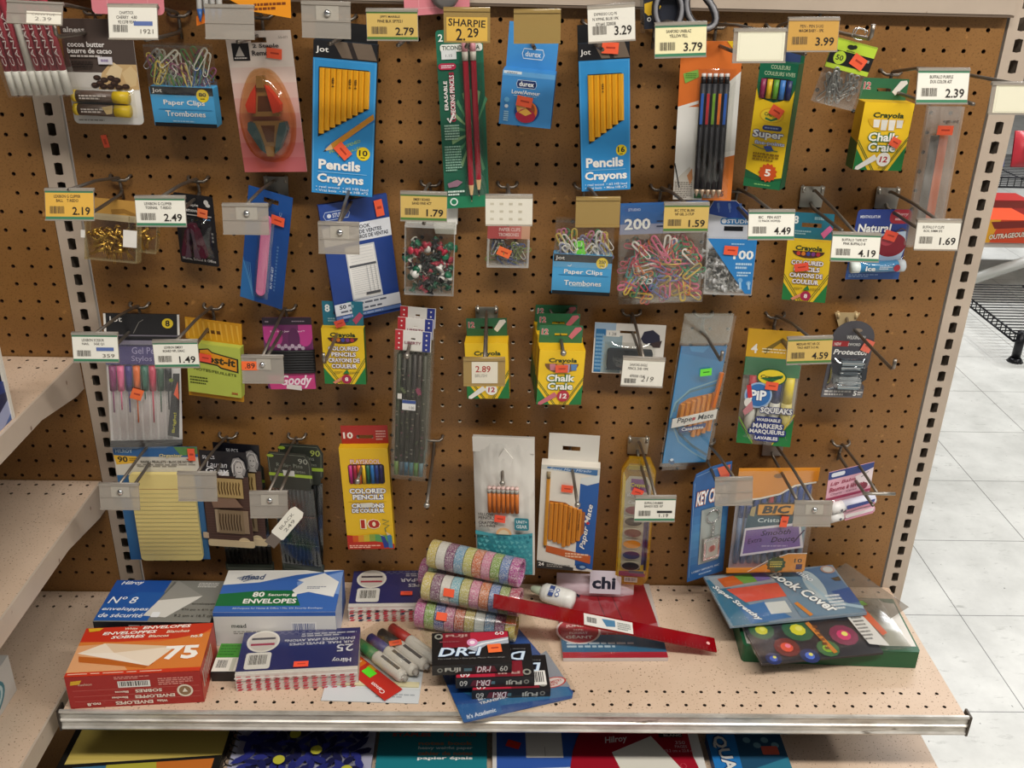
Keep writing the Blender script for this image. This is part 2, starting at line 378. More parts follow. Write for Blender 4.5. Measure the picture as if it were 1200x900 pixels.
def shelf(x0, x1, z, depth, label, first, nfront=True, rail=True, brackets=(0, 0)):
    ctr = (x0+x1)/2
    root = empty('metal_shelf', (ctr, 0, z), label, 'shelf')
    n = int((x1-x0)/G); xs = -n*G/2; L = (x1-x0)/2; ny = int((depth-.004)/G)
    mb = MB(); rows = {0, 1} | ({ny-2, ny-1} if nfront else set())
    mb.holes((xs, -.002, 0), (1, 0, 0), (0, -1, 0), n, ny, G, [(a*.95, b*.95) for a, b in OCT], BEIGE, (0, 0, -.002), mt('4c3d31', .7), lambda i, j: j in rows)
    yb = -.002-ny*G
    for a, b, c, d in ((-L, xs, -depth, -.002), (-xs, L, -depth, -.002), (xs, -xs, -depth, yb)):
        mb.add([(a, c, 0), (b, c, 0), (b, d, 0), (a, d, 0)], [(0, 1, 2, 3)], BEIGE)
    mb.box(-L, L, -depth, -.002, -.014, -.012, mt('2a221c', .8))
    for s_ in (-1, 1): mb.add([(s_*L, -depth, 0), (s_*L, -.002, 0), (s_*L, -.002, -.014), (s_*L, -depth, -.014)], [(0, 1, 2, 3)], BEIGE)
    mb.build('deck', root)
    if rail:
        mb = MB(); y = -depth
        prof = [(y, .001), (y-.0035, .001), (y-.0045, -.002), (y-.002, -.004), (y-.0018, -.014), (y-.0038, -.0155), (y-.0038, -.0175), (y-.002, -.019), (y-.0028, -.026), (y-.005, -.0285), (y-.004, -.031), (y, -.031)]
        vs = [(x, a, b) for x in (-L-.006, L+.006) for a, b in prof]; k = len(prof)
        mb.add(vs, [(i, (i+1) % k, k+(i+1) % k, k+i) for i in range(k)]+[tuple(range(k))[::-1], tuple(range(k, 2*k))], RAIL)
        mb.build('price_rail', root)
        for s_ in (-1, 1):
            mb = MB(); mb.box(s_*(L+.006)-.0015, s_*(L+.006)+.0015, y-.0052, y+.012, -.032, .0015, mt('4a423a', .4, .6)); mb.build('rail_end_cap', root)
    for s_, on in zip((-1, 1), brackets):
        if not on: continue
        mb = MB(); x = s_*L
        p = [(-.004, .001), (-depth, .001), (-depth, -.03), (-.14, -.03), (-.03, -.048), (-.004, -.048)]
        k = len(p); mb.add([(x+dx, a, b) for dx in (-.0015, .0015) for a, b in p], [tuple(range(k)), tuple(range(k, 2*k))[::-1]]+[(i, (i+1) % k, k+(i+1) % k, k+i) for i in range(k)], UPR)
        mb.build('bracket', root)
    return root
shelf(-.606, .606, -.851, .285, 'beige speckled metal shelf with aluminium price rail carrying the envelope boxes', True)
shelf(-.63, .612, -.985, .47, 'lower beige shelf under the price rail carrying notebooks and pads', False, False, True)
for z, dp, tx in ((-.464, .42, 'upper empty beige shelf of the neighbouring bay, below its bare pegboard'), (-.668, .46, 'middle empty beige shelf of the neighbouring bay, with worn bracket'), (-.874, .50, 'lowest speckled shelf of the neighbouring bay, beside the red envelope box')):
    shelf(-1.12, -.632, z, dp, tx, False, True, True, (0, 1))

POSE = {
 'straws':(-0.5874,-0.0698,-0.0484,0.1778,-0.0563,-0.1641,0.0774,0.0841),
 'balm_card':(-0.5196,-0.0468,-0.0667,-0.0380,-0.0127,-0.0775,0.0879,0.1218),
 'clips80':(-0.4266,-0.0423,-0.0816,0.0749,0.0032,-0.0906,0.0786,0.0976),
 'remover2':(-0.3253,-0.0402,-0.1000,0.0040,-0.0521,-0.1261,0.0820,0.1690),
 'pencils10':(-0.2296,-0.0527,-0.1171,-0.0378,0.0713,0.0245,0.0764,0.1835),
 'ticon':(-0.0827,-0.0354,-0.1186,-0.0089,-0.0497,0.0877,0.0572,0.2182),
 'durex':(-0.0050,-0.0739,-0.0844,0.0389,0.0660,-0.0968,0.0632,0.0635),
 'durex_tab':(-0.0004,-0.0344,-0.0336,0.0262,0.0482,-0.0808,0.0654,0.0507),
 'pencils16':(0.0931,-0.0518,-0.1086,-0.0242,-0.0761,-0.0367,0.0618,0.1782),
 'mech':(0.2223,-0.0416,-0.1132,-0.0144,-0.0378,-0.1890,0.0738,0.1944),
 'super':(0.2942,-0.0714,-0.1110,-0.0328,0.0077,-0.4981,0.0460,0.1498),
 'bufclip':(0.3516,-0.1395,-0.0398,0.0243,0.2117,0.0339,0.0515,0.0717),
 'chalkA':(0.4383,-0.0652,-0.1218,-0.0058,0.0175,0.0163,0.0619,0.0823),
 'stick':(0.5039,-0.0805,-0.1682,-0.0029,-0.0318,-0.1560,0.0417,0.1751),
 'fasten':(-0.5370,-0.0552,-0.2711,-0.2270,0.0884,0.0299,0.0664,0.0608),
 'fastenB':(-0.5045,-0.0320,-0.2730,-0.0952,0.1575,0.1086,0.0363,0.0480),
 'remblk':(-0.4348,-0.0268,-0.2671,0.0789,0.0537,-0.1974,0.0549,0.0979),
 'nail':(-0.3421,-0.0432,-0.2858,-0.0225,0.1750,-0.3060,0.0631,0.1559),
 'sales':(-0.2192,-0.0290,-0.3035,-0.0210,-0.0907,0.4055,0.0920,0.1647),
 'pins':(-0.1267,-0.0499,-0.2959,0.0042,0.0305,0.0287,0.0656,0.0974),
 'boxclip':(-0.0230,-0.0392,-0.2785,0.0375,0.0184,0.0577,0.0560,0.0586),
 'clips250':(0.0759,-0.0458,-0.2901,-0.0209,0.0156,-0.0570,0.0773,0.1004),
 'clips200':(0.1795,-0.0470,-0.2815,0.0560,-0.0480,0.0203,0.1132,0.1391),
 'pins100':(0.2718,-0.0414,-0.2770,-0.0270,-0.0278,-0.1179,0.0656,0.1248),
 'crayA':(0.3761,-0.0445,-0.3046,0.0324,-0.0427,-0.3414,0.0568,0.0840),
 'ice':(0.4710,-0.0334,-0.2691,0.0444,0.0002,0.0663,0.0748,0.0974),
 'gel':(-0.5240,-0.0511,-0.4774,0.0081,0.0952,0.2426,0.0959,0.2012),
 'postit':(-0.4274,-0.0391,-0.4492,0.0105,0.0765,-0.1145,0.0790,0.1191),
 'goody':(-0.3220,-0.0443,-0.4351,0.0165,0.0006,0.0529,0.0662,0.1077),
 'crayB':(-0.2463,-0.0497,-0.4359,0.0081,-0.0018,-0.0129,0.0575,0.0835),
 'liberty':(-0.1535,-0.0847,-0.5066,0.0006,0.0538,-0.0645,0.0481,0.2000),
 'chalkB':(-0.0489,-0.0497,-0.4547,0.0109,-0.0495,-0.0608,0.0594,0.0849),
 'chalkC':(0.0508,-0.0845,-0.4473,0.0166,0.0252,0.0595,0.0618,0.0815),
 'eraser':(0.1482,-0.0309,-0.4266,-0.0324,0.0061,-0.0633,0.0982,0.0754),
 'pmate':(0.2475,-0.0399,-0.4886,0.0111,0.0516,0.1835,0.0722,0.2415),
 'pip':(0.3478,-0.0508,-0.4734,-0.0091,-0.0168,-0.1977,0.0753,0.1724),
 'protect':(0.4562,-0.0418,-0.4328,-0.0400,0.0352,0.0466,0.0602,0.1145),
 'pad':(-0.5237,-0.0535,-0.6763,0.0211,0.0156,0.0462,0.1179,0.1969),
 'bobby':(-0.4284,-0.0550,-0.6661,-0.0018,0.0185,-0.0649,0.0684,0.1633),
 'bobbyB':(-0.4130,-0.0393,-0.6675,0.0094,0.0219,-0.0744,0.0680,0.1755),
 'roller':(-0.3295,-0.0588,-0.6841,0.0194,-0.0215,-0.1816,0.0655,0.2025),
 'rollerB':(-0.3242,-0.0380,-0.6916,0.0244,0.0576,0.0089,0.0649,0.2247),
 'play':(-0.2220,-0.0601,-0.6589,-0.0008,-0.0311,-0.0095,0.0699,0.1715),
 'unit':(-0.0208,-0.0597,-0.6705,0.0070,-0.0323,-0.1189,0.0885,0.2366),
 'pm24':(0.0729,-0.0595,-0.6900,0.0060,0.0086,-0.1014,0.0849,0.1817),
 'wc':(0.1769,-0.0445,-0.7064,0.0078,-0.0177,-0.1187,0.0500,0.2247),
 'key':(0.2876,-0.0488,-0.7006,-0.0039,-0.0508,0.4058,0.0660,0.1981),
 'bic':(0.3787,-0.0546,-0.6908,0.0062,-0.0220,0.0044,0.1180,0.1879),
 'lip2':(0.4746,-0.0819,-0.6244,0.0680,-0.1040,0.2693,0.0729,0.0897),
 'pinkA':(-0.4680,-0.0662,0.0586,-0.1438,-0.0095,-0.1305,0.0878,0.1138),
 'orange':(-0.3315,-0.0827,0.0644,-0.2458,-0.0746,-0.2238,0.1171,0.1318),
 'pinkB':(-0.1140,-0.0443,0.0636,0.1217,-0.0547,0.3705,0.0820,0.1134),
 'scis':(0.1503,-0.0525,0.0617,-0.0485,-0.0879,-0.0053,0.0449,0.1345),
 'tagpaper':(-0.3113,-0.1856,-0.6200,-0.1386,0.6578,-0.1815,0.0198,0.0559),
 'L0':(-0.5361,-0.1636,0.0085,-0.4080,0.0242,-0.0217,0.0594,0.0243),
 'L1':(-0.4327,-0.1640,0.0017,-0.2909,-0.0148,-0.0306,0.0534,0.0368),
 'L2':(-0.3296,-0.1633,0.0035,-0.2491,-0.0060,-0.0271,0.0529,0.0352),
 'L3':(-0.2263,-0.1615,0.0076,-0.1114,0.0107,-0.0060,0.0527,0.0366),
 'L4':(-0.1554,-0.1610,0.0041,-0.0822,-0.0142,-0.0001,0.0557,0.0320),
 'L5':(-0.0748,-0.1602,0.0052,-0.0140,-0.0107,0.0092,0.0503,0.0347),
 'L6':(0.0013,-0.1602,0.0055,-0.0190,-0.0241,-0.0031,0.0509,0.0339),
 'L7':(0.0816,-0.1611,0.0107,-0.0782,-0.0823,-0.0012,0.0517,0.0382),
 'L8':(0.1581,-0.1620,-0.0049,-0.1438,-0.0499,0.0081,0.0569,0.0364),
 'L9':(0.2430,-0.1715,-0.0082,-0.1114,-0.0242,0.0006,0.0581,0.0349),
 'L10':(0.2992,-0.1715,0.0043,-0.1163,-0.0251,0.0014,0.0556,0.0347),
 'L11':(0.4596,-0.1534,-0.0486,-0.2344,-0.0172,0.0082,0.0591,0.0391),
 'L12':(0.5212,-0.2011,-0.0537,-0.0882,-0.0141,-0.0040,0.0572,0.0333),
 'L13':(-0.5340,-0.1647,-0.1991,-0.3441,-0.0126,-0.0119,0.0567,0.0369),
 'L14':(-0.4307,-0.1628,-0.2058,-0.2106,-0.0102,0.0052,0.0582,0.0352),
 'L15':(-0.3331,-0.1626,-0.2133,-0.1920,-0.0033,0.0118,0.0535,0.0355),
 'L16':(-0.2242,-0.1715,-0.2316,-0.1118,0.0157,0.0252,0.0477,0.0367),
 'L17':(-0.1249,-0.1609,-0.1952,-0.0670,0.0175,0.0261,0.0547,0.0340),
 'L18':(-0.0251,-0.1601,-0.1979,-0.0083,-0.0145,-0.0107,0.0551,0.0361),
 'L19':(0.0793,-0.1603,-0.1983,-0.0241,-0.0226,-0.0071,0.0522,0.0345),
 'L20':(0.1818,-0.1708,-0.1997,-0.0660,-0.0222,-0.0060,0.0529,0.0341),
 'L21':(0.2835,-0.1686,-0.2074,-0.2731,-0.0206,-0.0021,0.0549,0.0350),
 'L22':(0.3842,-0.1779,-0.2301,-0.2258,0.0114,-0.0045,0.0579,0.0339),
 'L23':(0.4835,-0.1668,-0.2165,-0.1335,-0.0046,-0.0073,0.0529,0.0364),
 'L24':(-0.5336,-0.1632,-0.3794,-0.2283,0.0010,0.0188,0.0562,0.0374),
 'L25':(-0.4340,-0.1668,-0.3849,-0.1406,-0.0218,0.0182,0.0556,0.0350),
 'L26':(-0.3268,-0.1748,-0.4005,-0.1379,0.0100,0.0314,0.0513,0.0353),
 'L27':(-0.0520,-0.1701,-0.4018,-0.0067,-0.0119,0.0054,0.0524,0.0374),
 'L28':(0.1503,-0.1504,-0.4078,-0.0293,0.0281,-0.0156,0.0542,0.0396),
 'L29':(0.3557,-0.1612,-0.3697,-0.0856,-0.0585,-0.0170,0.0565,0.0355),
 'L30':(-0.5342,-0.1675,-0.5921,-0.1870,0.0221,0.0371,0.0515,0.0361),
 'L31':(-0.4295,-0.1676,-0.5752,-0.1680,0.0254,0.0543,0.0507,0.0403),
 'L32':(-0.3359,-0.1745,-0.5977,-0.1019,0.0266,0.0712,0.0495,0.0376),
 'L33':(0.1773,-0.1800,-0.5940,-0.0012,-0.0223,-0.0106,0.0546,0.0387),
 'L34':(0.2862,-0.1567,-0.5797,-0.1031,-0.0881,-0.0806,0.0505,0.0405),
 'L35':(0.3850,-0.1915,-0.5916,-0.1113,-0.0303,-0.0326,0.0500,0.0356),
}

# ---------------------------------------------------------------- peg hooks with their price tags
def rel(pose, root):
    x, y, z = pose[:3]; return Vector((x, y, z))-root.location
def hook(x, z, tip, label, pose=None, plate=0, style=None, lines=(), price='', prong=.135, end='', upper=True, bar='1', drop=.022):
    root = empty('peg_hook', (x, 0, z), label, 'hook', None)
    mb = MB()
    if plate:
        pm = mt('c0bcb2', .32, .85) if plate == 1 else mt('c9b184', .5, .3)
        vs = [(-.016, -.003, .004), (.016, -.003, .004), (.015, -.003, -.024), (-.015, -.003, -.024)]
        if plate == 2: vs = [(-.018, -.003, .004), (.018, -.003, .004), (.004, -.004, -.03), (-.004, -.004, -.03)]
        mb.add(vs+[(a, b-.0018, c) for a, b, c in vs], [(0, 1, 2, 3), (7, 6, 5, 4)]+[(i, (i+1) % 4, 4+(i+1) % 4, 4+i) for i in range(4)], pm)
        for s_ in (-1, 1): mb.tube([(s_*.0127, .006, .002), (s_*.0127, -.002, .0035), (s_*.0127, -.0055, .001), (s_*.0125, -.005, -.004)], .0022, pm, 6)
        mb.build('back_plate', root)
    else:
        mb.tube([(-.0127, .006, .001), (-.0127, -.004, .001), (-.0118, -.0075, -.001), (-.008, -.0095, -.0035), (.008, -.0095, -.0035), (.0118, -.0075, -.001), (.0127, -.004, .001), (.0127, .006, .001)], .0021, WIRE, 7)
        mb.tube([(0, -.0085, -.002), (0, -.006, -.012), (0, -.003, -.03)], .0021, WIRE, 7)
        mb.build('back_wire', root)
    lx = 0; ly = -tip; lz = .006
    if pose:
        q = rel(pose, root); lx, ly, lz = q.x, q.y, q.z+pose[7]/2
    if upper:
        mb = MB(); mb.tube([(0, -.0085, -.001), (0, -.014, .001), (lx*.5, ly*.5, (.001+lz)/2+.001), (lx, ly+.004, lz-.002)], .0021, WIRE, 7); 
        mb.build('label_arm', root)
    mb = MB(); pr = prong; zz = -drop
    pts = [(0, -.004, zz+.004), (0, -.012, zz), (0, -pr*.6, zz+.001), (0, -pr, zz+.003)]
    if end == 'up': pts += [(0, -pr-.006, zz+.006), (0, -pr-.007, zz+.018)]
    mb.tube(pts, .0023, WIRE if end != 'up' else mt('8f877d', .32, .85), 8)
    if end == 'ball': mb.ball((0, -pr-.002, zz+.003), .0042, STEEL)
    mb.build('prong', root)
    if end == 'bar':
        mb = MB(); mb.tube([(-.022, -tip, .006), (.022, -tip, .006)], .0024, STEEL, 8); mb.build('cross_bar', root)
    if pose and style: tag(root, pose, style, lines, price, bar)
    return root
def tag(root, pose, style, lines, price, bar):
    w, h = pose[6], pose[7]; q = rel(pose, root)
    hold = MB(); f = Face(hold, (-w/2, 0, h/2), (w, 0, 0), (0, 0, -h), (0, -1, 0))
    hm = {'tan': TANAC, 'sharpie': TANAC, 'red': TANAC}.get(style, ACRYL)
    f.slab(0, 0, 1, 1, -.0006, .0006, hm)
    f.slab(0, 0, 1, .08, -.004, .0016, hm); f.slab(0, .95, 1, 1, -.0006, .0022, hm); f.tub([(0, .02, -.002), (1, .02, -.002)], .0022, hm, 8)
    if style in ('clear', 'button', 'canvtue'): f.slab(0, .5, 1, .54, .0006, .0012, hm)
    o = hold.build('label_holder', root); o.location = q; o.rotation_euler = pose[3:6]
    def sub(name):
        mb = MB(); g = Face(mb, (-w/2, 0, h/2), (w, 0, 0), (0, 0, -h), (0, -1, 0)); g.d = .0007; return g
    if style == 'button':
        g = sub('b'); g.slab(.3, .1, .76, .5, .0006, .0012, clear('button_plate', 'e8e4dc', .5, .2, 'd8d2c6')); g.mb.ball(g.P(.53, .3, .0012), .0042, CHROME); g.mb.build('fastener', o)
        return
    if style in ('clear', 'tan'): return
    g = sub('l'); bg = {'wg': 'e9e6da', 'tg': 'cdae62', 'yg': 'e0b04c', 'w': 'e6e2d6', 'cg': 'ece2b4', 'cream': 'e8e4cc', 'marble': 'e4dfd0', 'white': 'eae6d4', 'tanlab': 'c79a4c'}.get(style, 'e8e4d8')
    ink = '2a2622'
    def body(u0, v0, u1, v1, col): g.slab(u0, v0, u1, v1, .0006, .0009, col); g.d = .0009
    if style == 'sharpie':
        body(.06, .25, .94, .97, 'd9b050'); g.t('SHARPIE', .5, .42, .8, .22, ink, b=.015, rot=-3); g.t('2.', .36, .76, .2, .36, ink, b=.012); g.t('29', .63, .7, .24, .28, ink, b=.012)
    elif style == 'canvtue':
        body(.36, .42, .98, .97, 'ece6d6'); g.t('CANVTUE', .66, .54, .42, .1, '8b857b'); g.t('2.39', .66, .74, .3, .16, '8b857b')
    elif style == 'red':
        body(.2, .12, .82, .9, 'ddd6c4'); g.t('2.89', .47, .38, .36, .24, 'a3342c', b=.015); g.t('BRUSH', .42, .62, .28, .12, '8b857b')
    elif style == 'dot':
        g.slab(.0, .2, .4, .52, .0006, .001, 'ee6a36'); g.d = .001; g.t('.89', .2, .36, .24, .2, ink, b=.012)
        g.slab(.36, .1, .7, .5, .0006, .0014, clear('button_plate', 'e8e4dc', .5, .2, 'd8d2c6')); g.mb.ball(g.P(.5, .3, .0014), .0038, CHROME)
    elif style == 'marble':
        body(.0, .0, 1, 1, bg); [g.l(.1*k, .15, .1*k+.08, .9, 3, 'c9c1ac', k, .3) for k in range(1, 9, 2)]
    elif style == 'cream':
        body(.08, .06, .96, .94, bg); g.s_([(.12, .12), (.92, .12), (.92, .9), (.12, .9)], .006, 'b9b49c', True)
    else:
        body(0.01, .03, .99, .97, bg)
        if style[-1] == 'g' and style != 'g':
            for a, b in ((.04, .13), (.87, .96)): g.r(.01, a, .99, b, '3f7f5e' if style != 'tg' else '4f7a3c')
        y = .24
        for k, t_ in enumerate(lines):
            g.t(t_, .38 if style in ('w', 'white') else .46, y+.13*k, min(.62, .032*len(t_)), .09, '3a342e', b=.01)
        if bar == 'hand': g.bar(.06, .7, .38, .93, '3a342e'); g.t(price, .62, .72, .3, .18, '6a665e', i=.2)
        elif bar == 'blue': g.bar(.08, .56, .42, .84, '3a342e'); g.r(.52, .48, .9, .6, '5a6ea6'); g.t(price, .78, .76, .26, .12, '6a645a')
        elif bar == 'black': g.bar(.08, .52, .42, .82, '3a342e'); g.r(.55, .55, .92, .64, '1e1e1e'); g.t(price, .72, .74, .22, .13, '3a342e')
        else: g.bar(.08, .52, .42, .84, '4a433a'); g.t(price, .74, .69, .36, .25, ink, b=.016)
    g.mb.build('price_label', o)
Q = POSE
HX = .0254
hook(-21*HX, 0, .15, 'wire hook with clear holder and white 2.39 slip before the red and white sticks', Q['L0'], 0, 'canvtue', end='up', prong=.12)
hook(-17*HX, 0, .15, 'top row wire hook with cream price tag 4.80 above the paper clips bag', Q['L1'], 0, 'w', ('CHAPSTICK', 'CHERRY   4.80', '921278 9341'), '1921', bar='blue')
hook(-13*HX, 0, .15, 'wire hook with plain clear tag holder over the staple remover card', Q['L2'], 0, 'clear')
hook(-9*HX, 0, .15, 'wire hook with empty clear tag holder and round fastener over the ten pencil pack', Q['L3'], 0, 'button')
hook(-6*HX, 0, .15, 'wire hook with tan green-edged 2.79 price tag and nothing hanging on it', Q['L4'], 0, 'tg', ('JIFFY MARBLE', 'FINE BLK SP7521'), '2.79')
hook(-3*HX, 0, .15, 'wire hook with handwritten yellow 2.29 tag over the red checking pencils', Q['L5'], 0, 'sharpie')
hook(0, 0, .15, 'wire hook with blank tan tag over the light blue carton', Q['L6'], 0, 'tan')
hook(3*HX, 0, .15, 'wire hook with white 3.29 price tag over the sixteen pencil pack', Q['L7'], 0, 'w', ('EXPRESSO LIQ PE', 'N XPINE, BLUE 1PK', '071641 320038'), '3.29')
hook(6*HX, 0, .15, 'wire hook with cream green-edged 3.79 price tag below the scissors', Q['L8'], 0, 'cg', ('SANFORD UNIBLAZ', 'YELLOW FELL'), '3.79')
hook(9*HX, 0, .16, 'wire hook with blank cream tag between the mechanical pencils and the washable markers', Q['L9'], 0, 'cream')
hook(12*HX, 0, .16, 'wire hook with tan 3.99 price tag over the slim yellow marker box', Q['L10'], 0, 'tanlab', ('PEN - PEN 5-UG', 'MAGM BABY - 1PK'), '3.99')
hook(14*HX, .022, .16, 'bare wire hook with upturned shiny tip holding the small bag of silver clips', None, 0, end='up', prong=.185, upper=False)
hook(18*HX, -.0508, .16, 'wire hook with white green-edged 2.39 tag over the upper right chalk box', Q['L11'], 0, 'wg', ('BUFFALO PURPLE', 'DUX COLOR AST'), '2.39')
hook(20*HX, -.0508, .19, 'wire hook with blank cream tag in white frame beside the slotted aisle upright', Q['L12'], 0, 'cream')
B = -8*G
hook(-21*HX, B, .16, 'wire hook with yellow 2.19 price tag over the brass fasteners', Q['L13'], 0, 'yg', ('LEXIBON G CLIPPER', 'BALL    T-REDO'), '2.19')
hook(-17*HX, B, .16, 'wire hook with white green-edged 2.49 price tag over the black staple remover card', Q['L14'], 0, 'wg', ('LEXIBON G CLIPPER', 'TOENAIL   T-REDO'), '2.49')
hook(-13*HX, B, .16, 'plated hook with empty clear tag holder over the blue card with pink file', Q['L15'], 1, 'button')
hook(-9*HX, B, .165, 'wire hook with empty clear tag holder over the blue sales book', Q['L16'], 0, 'button')
hook(-5*HX, B, .16, 'wire hook with tan green-edged 1.79 price tag over the coloured push pins', Q['L17'], 0, 'tg', ('EMERY BOARD', 'SAND FINE 4CT'), '1.79')
hook(-1*HX, B, .16, 'wire hook with blank marbled white tag over the little box of paper clips', Q['L18'], 0, 'marble')
hook(3*HX, B, .16, 'wire hook with blank tan tag over the 250 paper clips bag', Q['L19'], 0, 'tan')
hook(7*HX, B, .17, 'wire hook with tan green-edged 1.59 price tag over the big bag of coloured clips', Q['L20'], 0, 'tg', ('BIC STIC BL/BK', 'NF GEL 2-17UP'), '1.59')
hook(11*HX, B, .165, 'wire hook with white green-edged 4.49 price tag over the clear push pins', Q['L21'], 0, 'wg', ('BIC    PEN ASST', '12 PACK HOP(S)-'), '4.49')
hook(15*HX, B, .175, 'plated hook with white green-edged 4.19 price tag next to the cherry lip balm card', Q['L22'], 1, 'wg', ('BUFFALO TAPE KIT', 'PINK BUFFALO 8'), '4.19')
hook(19*HX, B, .165, 'plated hook with white 1.69 price tag nearest the slotted aisle upright', Q['L23'], 1, 'w', ('BUFFALO P CLIPS', 'BOX, 50MM SFS'), '1.69')
Cz = -15*G
hook(-21*HX, Cz, .16, 'wire hook with white tag and blue strip over the gel pen pouch', Q['L24'], 0, 'wg', ('LEXIBON SCISSOR', 'NAIL     SGE Q1'), '359', bar='blue')
hook(-17*HX, Cz, .165, 'wire hook with white green-edged 1.49 price tag over the sticky note pack', Q['L25'], 0, 'wg', ('LEXIBON EMERY', 'BOARD NPL 534AC'), '1.49')
hook(-13*HX, Cz, .17, 'wire hook with clear holder and orange .89 sticker over the black elastics', Q['L26'], 0, 'dot')
hook(-10*HX, Cz, .17, 'long tagless wire hook with upturned end holding the teal-topped coloured pencils by the sales book', None, 0, end='up', prong=.15, upper=False)
hook(-6*HX, Cz, .17, 'tagless hook with round tip holding the long bag of dark pencils', None, 0, end='ball', prong=.125, upper=False)
hook(-2*HX, Cz, .17, 'plated hook with tan holder and red handwritten 2.89 slip in front of white chalk', Q['L27'], 1, 'red')
hook(2*HX, Cz, .17, 'tagless hook with rounded tip holding the three boxes of coloured chalk', None, 0, end='ball', prong=.108, upper=False)
hook(6*HX, Cz, .15, 'wire hook with cream tag and handwritten 219 over the eraser card', Q['L28'], 0, 'w', ('SANFORD-EAGLE', 'PENCIL 2HB 10PK', '', '070330 1515'), '219', bar='hand')
hook(10*HX, Cz, .13, 'tagless wire hook with upturned tip holding the tall blue pencil sleeve', None, 0, end='up', prong=.125, upper=False)
hook(14*HX, Cz, .16, 'wire hook with tan green-edged 4.59 price tag over the four washable markers', Q['L29'], 0, 'tg', ('MEDLAR FRT AR CK', 'TAO ASST 5-2 AL'), '4.59')
hook(18*HX, Cz, .18, 'cream-plated hook with long upturned prong holding the dark grey protector pack', None, 2, end='up', prong=.175, upper=False, drop=.008)
D = -23*G
hook(-21*HX, D, .165, 'wire hook with empty clear tag holder and fastener in front of the yellow ruled pad', Q['L30'], 0, 'button')
hook(-17*HX, D, .165, 'wire hook with plain clear tag holder in front of the bobby pins', Q['L31'], 0, 'clear')
hook(-13*HX, D, .17, 'wire hook with clear fastener holder in front of the dark roller pin cards', Q['L32'], 0, 'button')
hook(-9*HX, D, .12, 'tagless hook with round tip holding the yellow box of ten coloured pencils', None, 0, end='ball', prong=.1, upper=False)
hook(-5*HX, D, .17, 'empty wire hook with round tip and nothing hanging on it', None, 0, end='ball', prong=.17, upper=False, drop=.016)
hook(-1*HX, D, .17, 'tagless hook with round tip holding the white and turquoise pencil bag', None, 0, end='ball', prong=.1, upper=False)
hook(3*HX, D, .17, 'long tagless hook with round tip in front of the white and blue pencil box', None, 0, end='ball', prong=.155, upper=False)
hook(7*HX, D, .175, 'plated hook with white tag and black strip over the watercolour set', Q['L33'], 1, 'wg', ('BUFFALO-RUBBER', 'BANDS SIZE 107'), '1.19', bar='black')
hook(11*HX, D, .15, 'wire hook with blank grey-tan tag over the key chain card', Q['L34'], 0, 'clear')
hook(15*HX, D, .185, 'plated hook with empty clear fastener tag over the ten pen bag', Q['L35'], 1, 'button')
hook(19*HX, D, .16, 'wire hook with steel cross bar holding the pink lip balm card', None, 0, end='bar', prong=.15)
r = Item('paper_slip', 'small white handwritten paper tag dangling over the dark roller pin cards', 'tag', Q['tagpaper'])
f = r.part('slip'); f.prism([(.15, 0), (.85, 0), (1, .12), (1, .9), (.8, 1), (.2, 1), (0, .9), (0, .12)], 0, .0005, 'e9e5d8'); f.d = .0006
f.t('BLACK', .35, .45, .55, .2, '6a665c', rot=90); f.t('249', .7, .5, .4, .22, '6a665c', rot=90)
f = r.part('tape'); f.slab(.1, .94, .9, 1.25, -.0004, .0007, '6b6058'); r.done()

# ---------------------------------------------------------------- small repeated pieces
def clip_path(L=.03, Wd=.0075):
    w = Wd/2; pts = []
    def arc(cx, cz, r, a0, a1, n=5):
        for k in range(n+1):
            a = R(a0+(a1-a0)*k/n); pts.append((cx+r*math.cos(a), 0, cz+r*math.sin(a)))
    pts.append((w*.55, 0, L*.18)); arc(0, L/2-w*.8, w*.62, 0, 180); arc(-w*.05, -L/2+w, w*.78, 180, 360); arc(0, L/2-w, w, 0, 180); pts.append((-w, 0, -L*.3))
    return pts
_CM = {}
def clip_mesh(col, r=.00055):
    if (col, r) not in _CM:
        mb = MB(); mb.tube(clip_path(), r, mt(col, .35, .0 if col not in ('b9b9b9', 'c9a24a') else .9), 5)
        o = mb.build('paper_clip'); _CM[(col, r)] = o.data; bpy.data.objects.remove(o)
    return _CM[(col, r)]
def scatter(it, name, meshes, n, u0, v0, u1, v1, d0, d1, seed, ang=180, bias=None, tilt=25, sc=1.):
    q = random.Random(seed)
    for k in range(n):
        me = q.choice(meshes); o = bpy.data.objects.new(name, me); COL.objects.link(o); o.parent = it.o
        u, v = q.uniform(u0, u1), q.uniform(v0, v1)
        if bias: u, v = bias(u, v, q)
        o.location = ((u-.5)*it.w, -q.uniform(d0, d1), (.5-v)*it.h)
        o.rotation_euler = (R(q.uniform(-tilt, tilt)), R(q.uniform(-ang, ang)), R(q.uniform(-tilt, tilt))); o.scale = (sc,)*3
def pin_mesh(col):
    if ('pin', col) not in _CM:
        mb = MB(); c = mt(col, .3) if col != 'clear' else clear('clear_pin', 'e8e8e8', .35, .1)
        mb.tube([(0, 0, z) for z in (0, .0001, .0018, .0019, .0032, .0068, .008, .0081, .0098, .0099)], [.0001, .0036, .0036, .0024, .0019, .0021, .0024, .0042, .0042, .0001], c, 9)
        mb.tube([(0, 0, .0001), (0, 0, -.009), (0, 0, -.0105)], [.0006, .0006, .0001], STEEL, 5)
        o = mb.build('push_pin'); _CM[('pin', col)] = o.data; bpy.data.objects.remove(o)
    return _CM[('pin', col)]
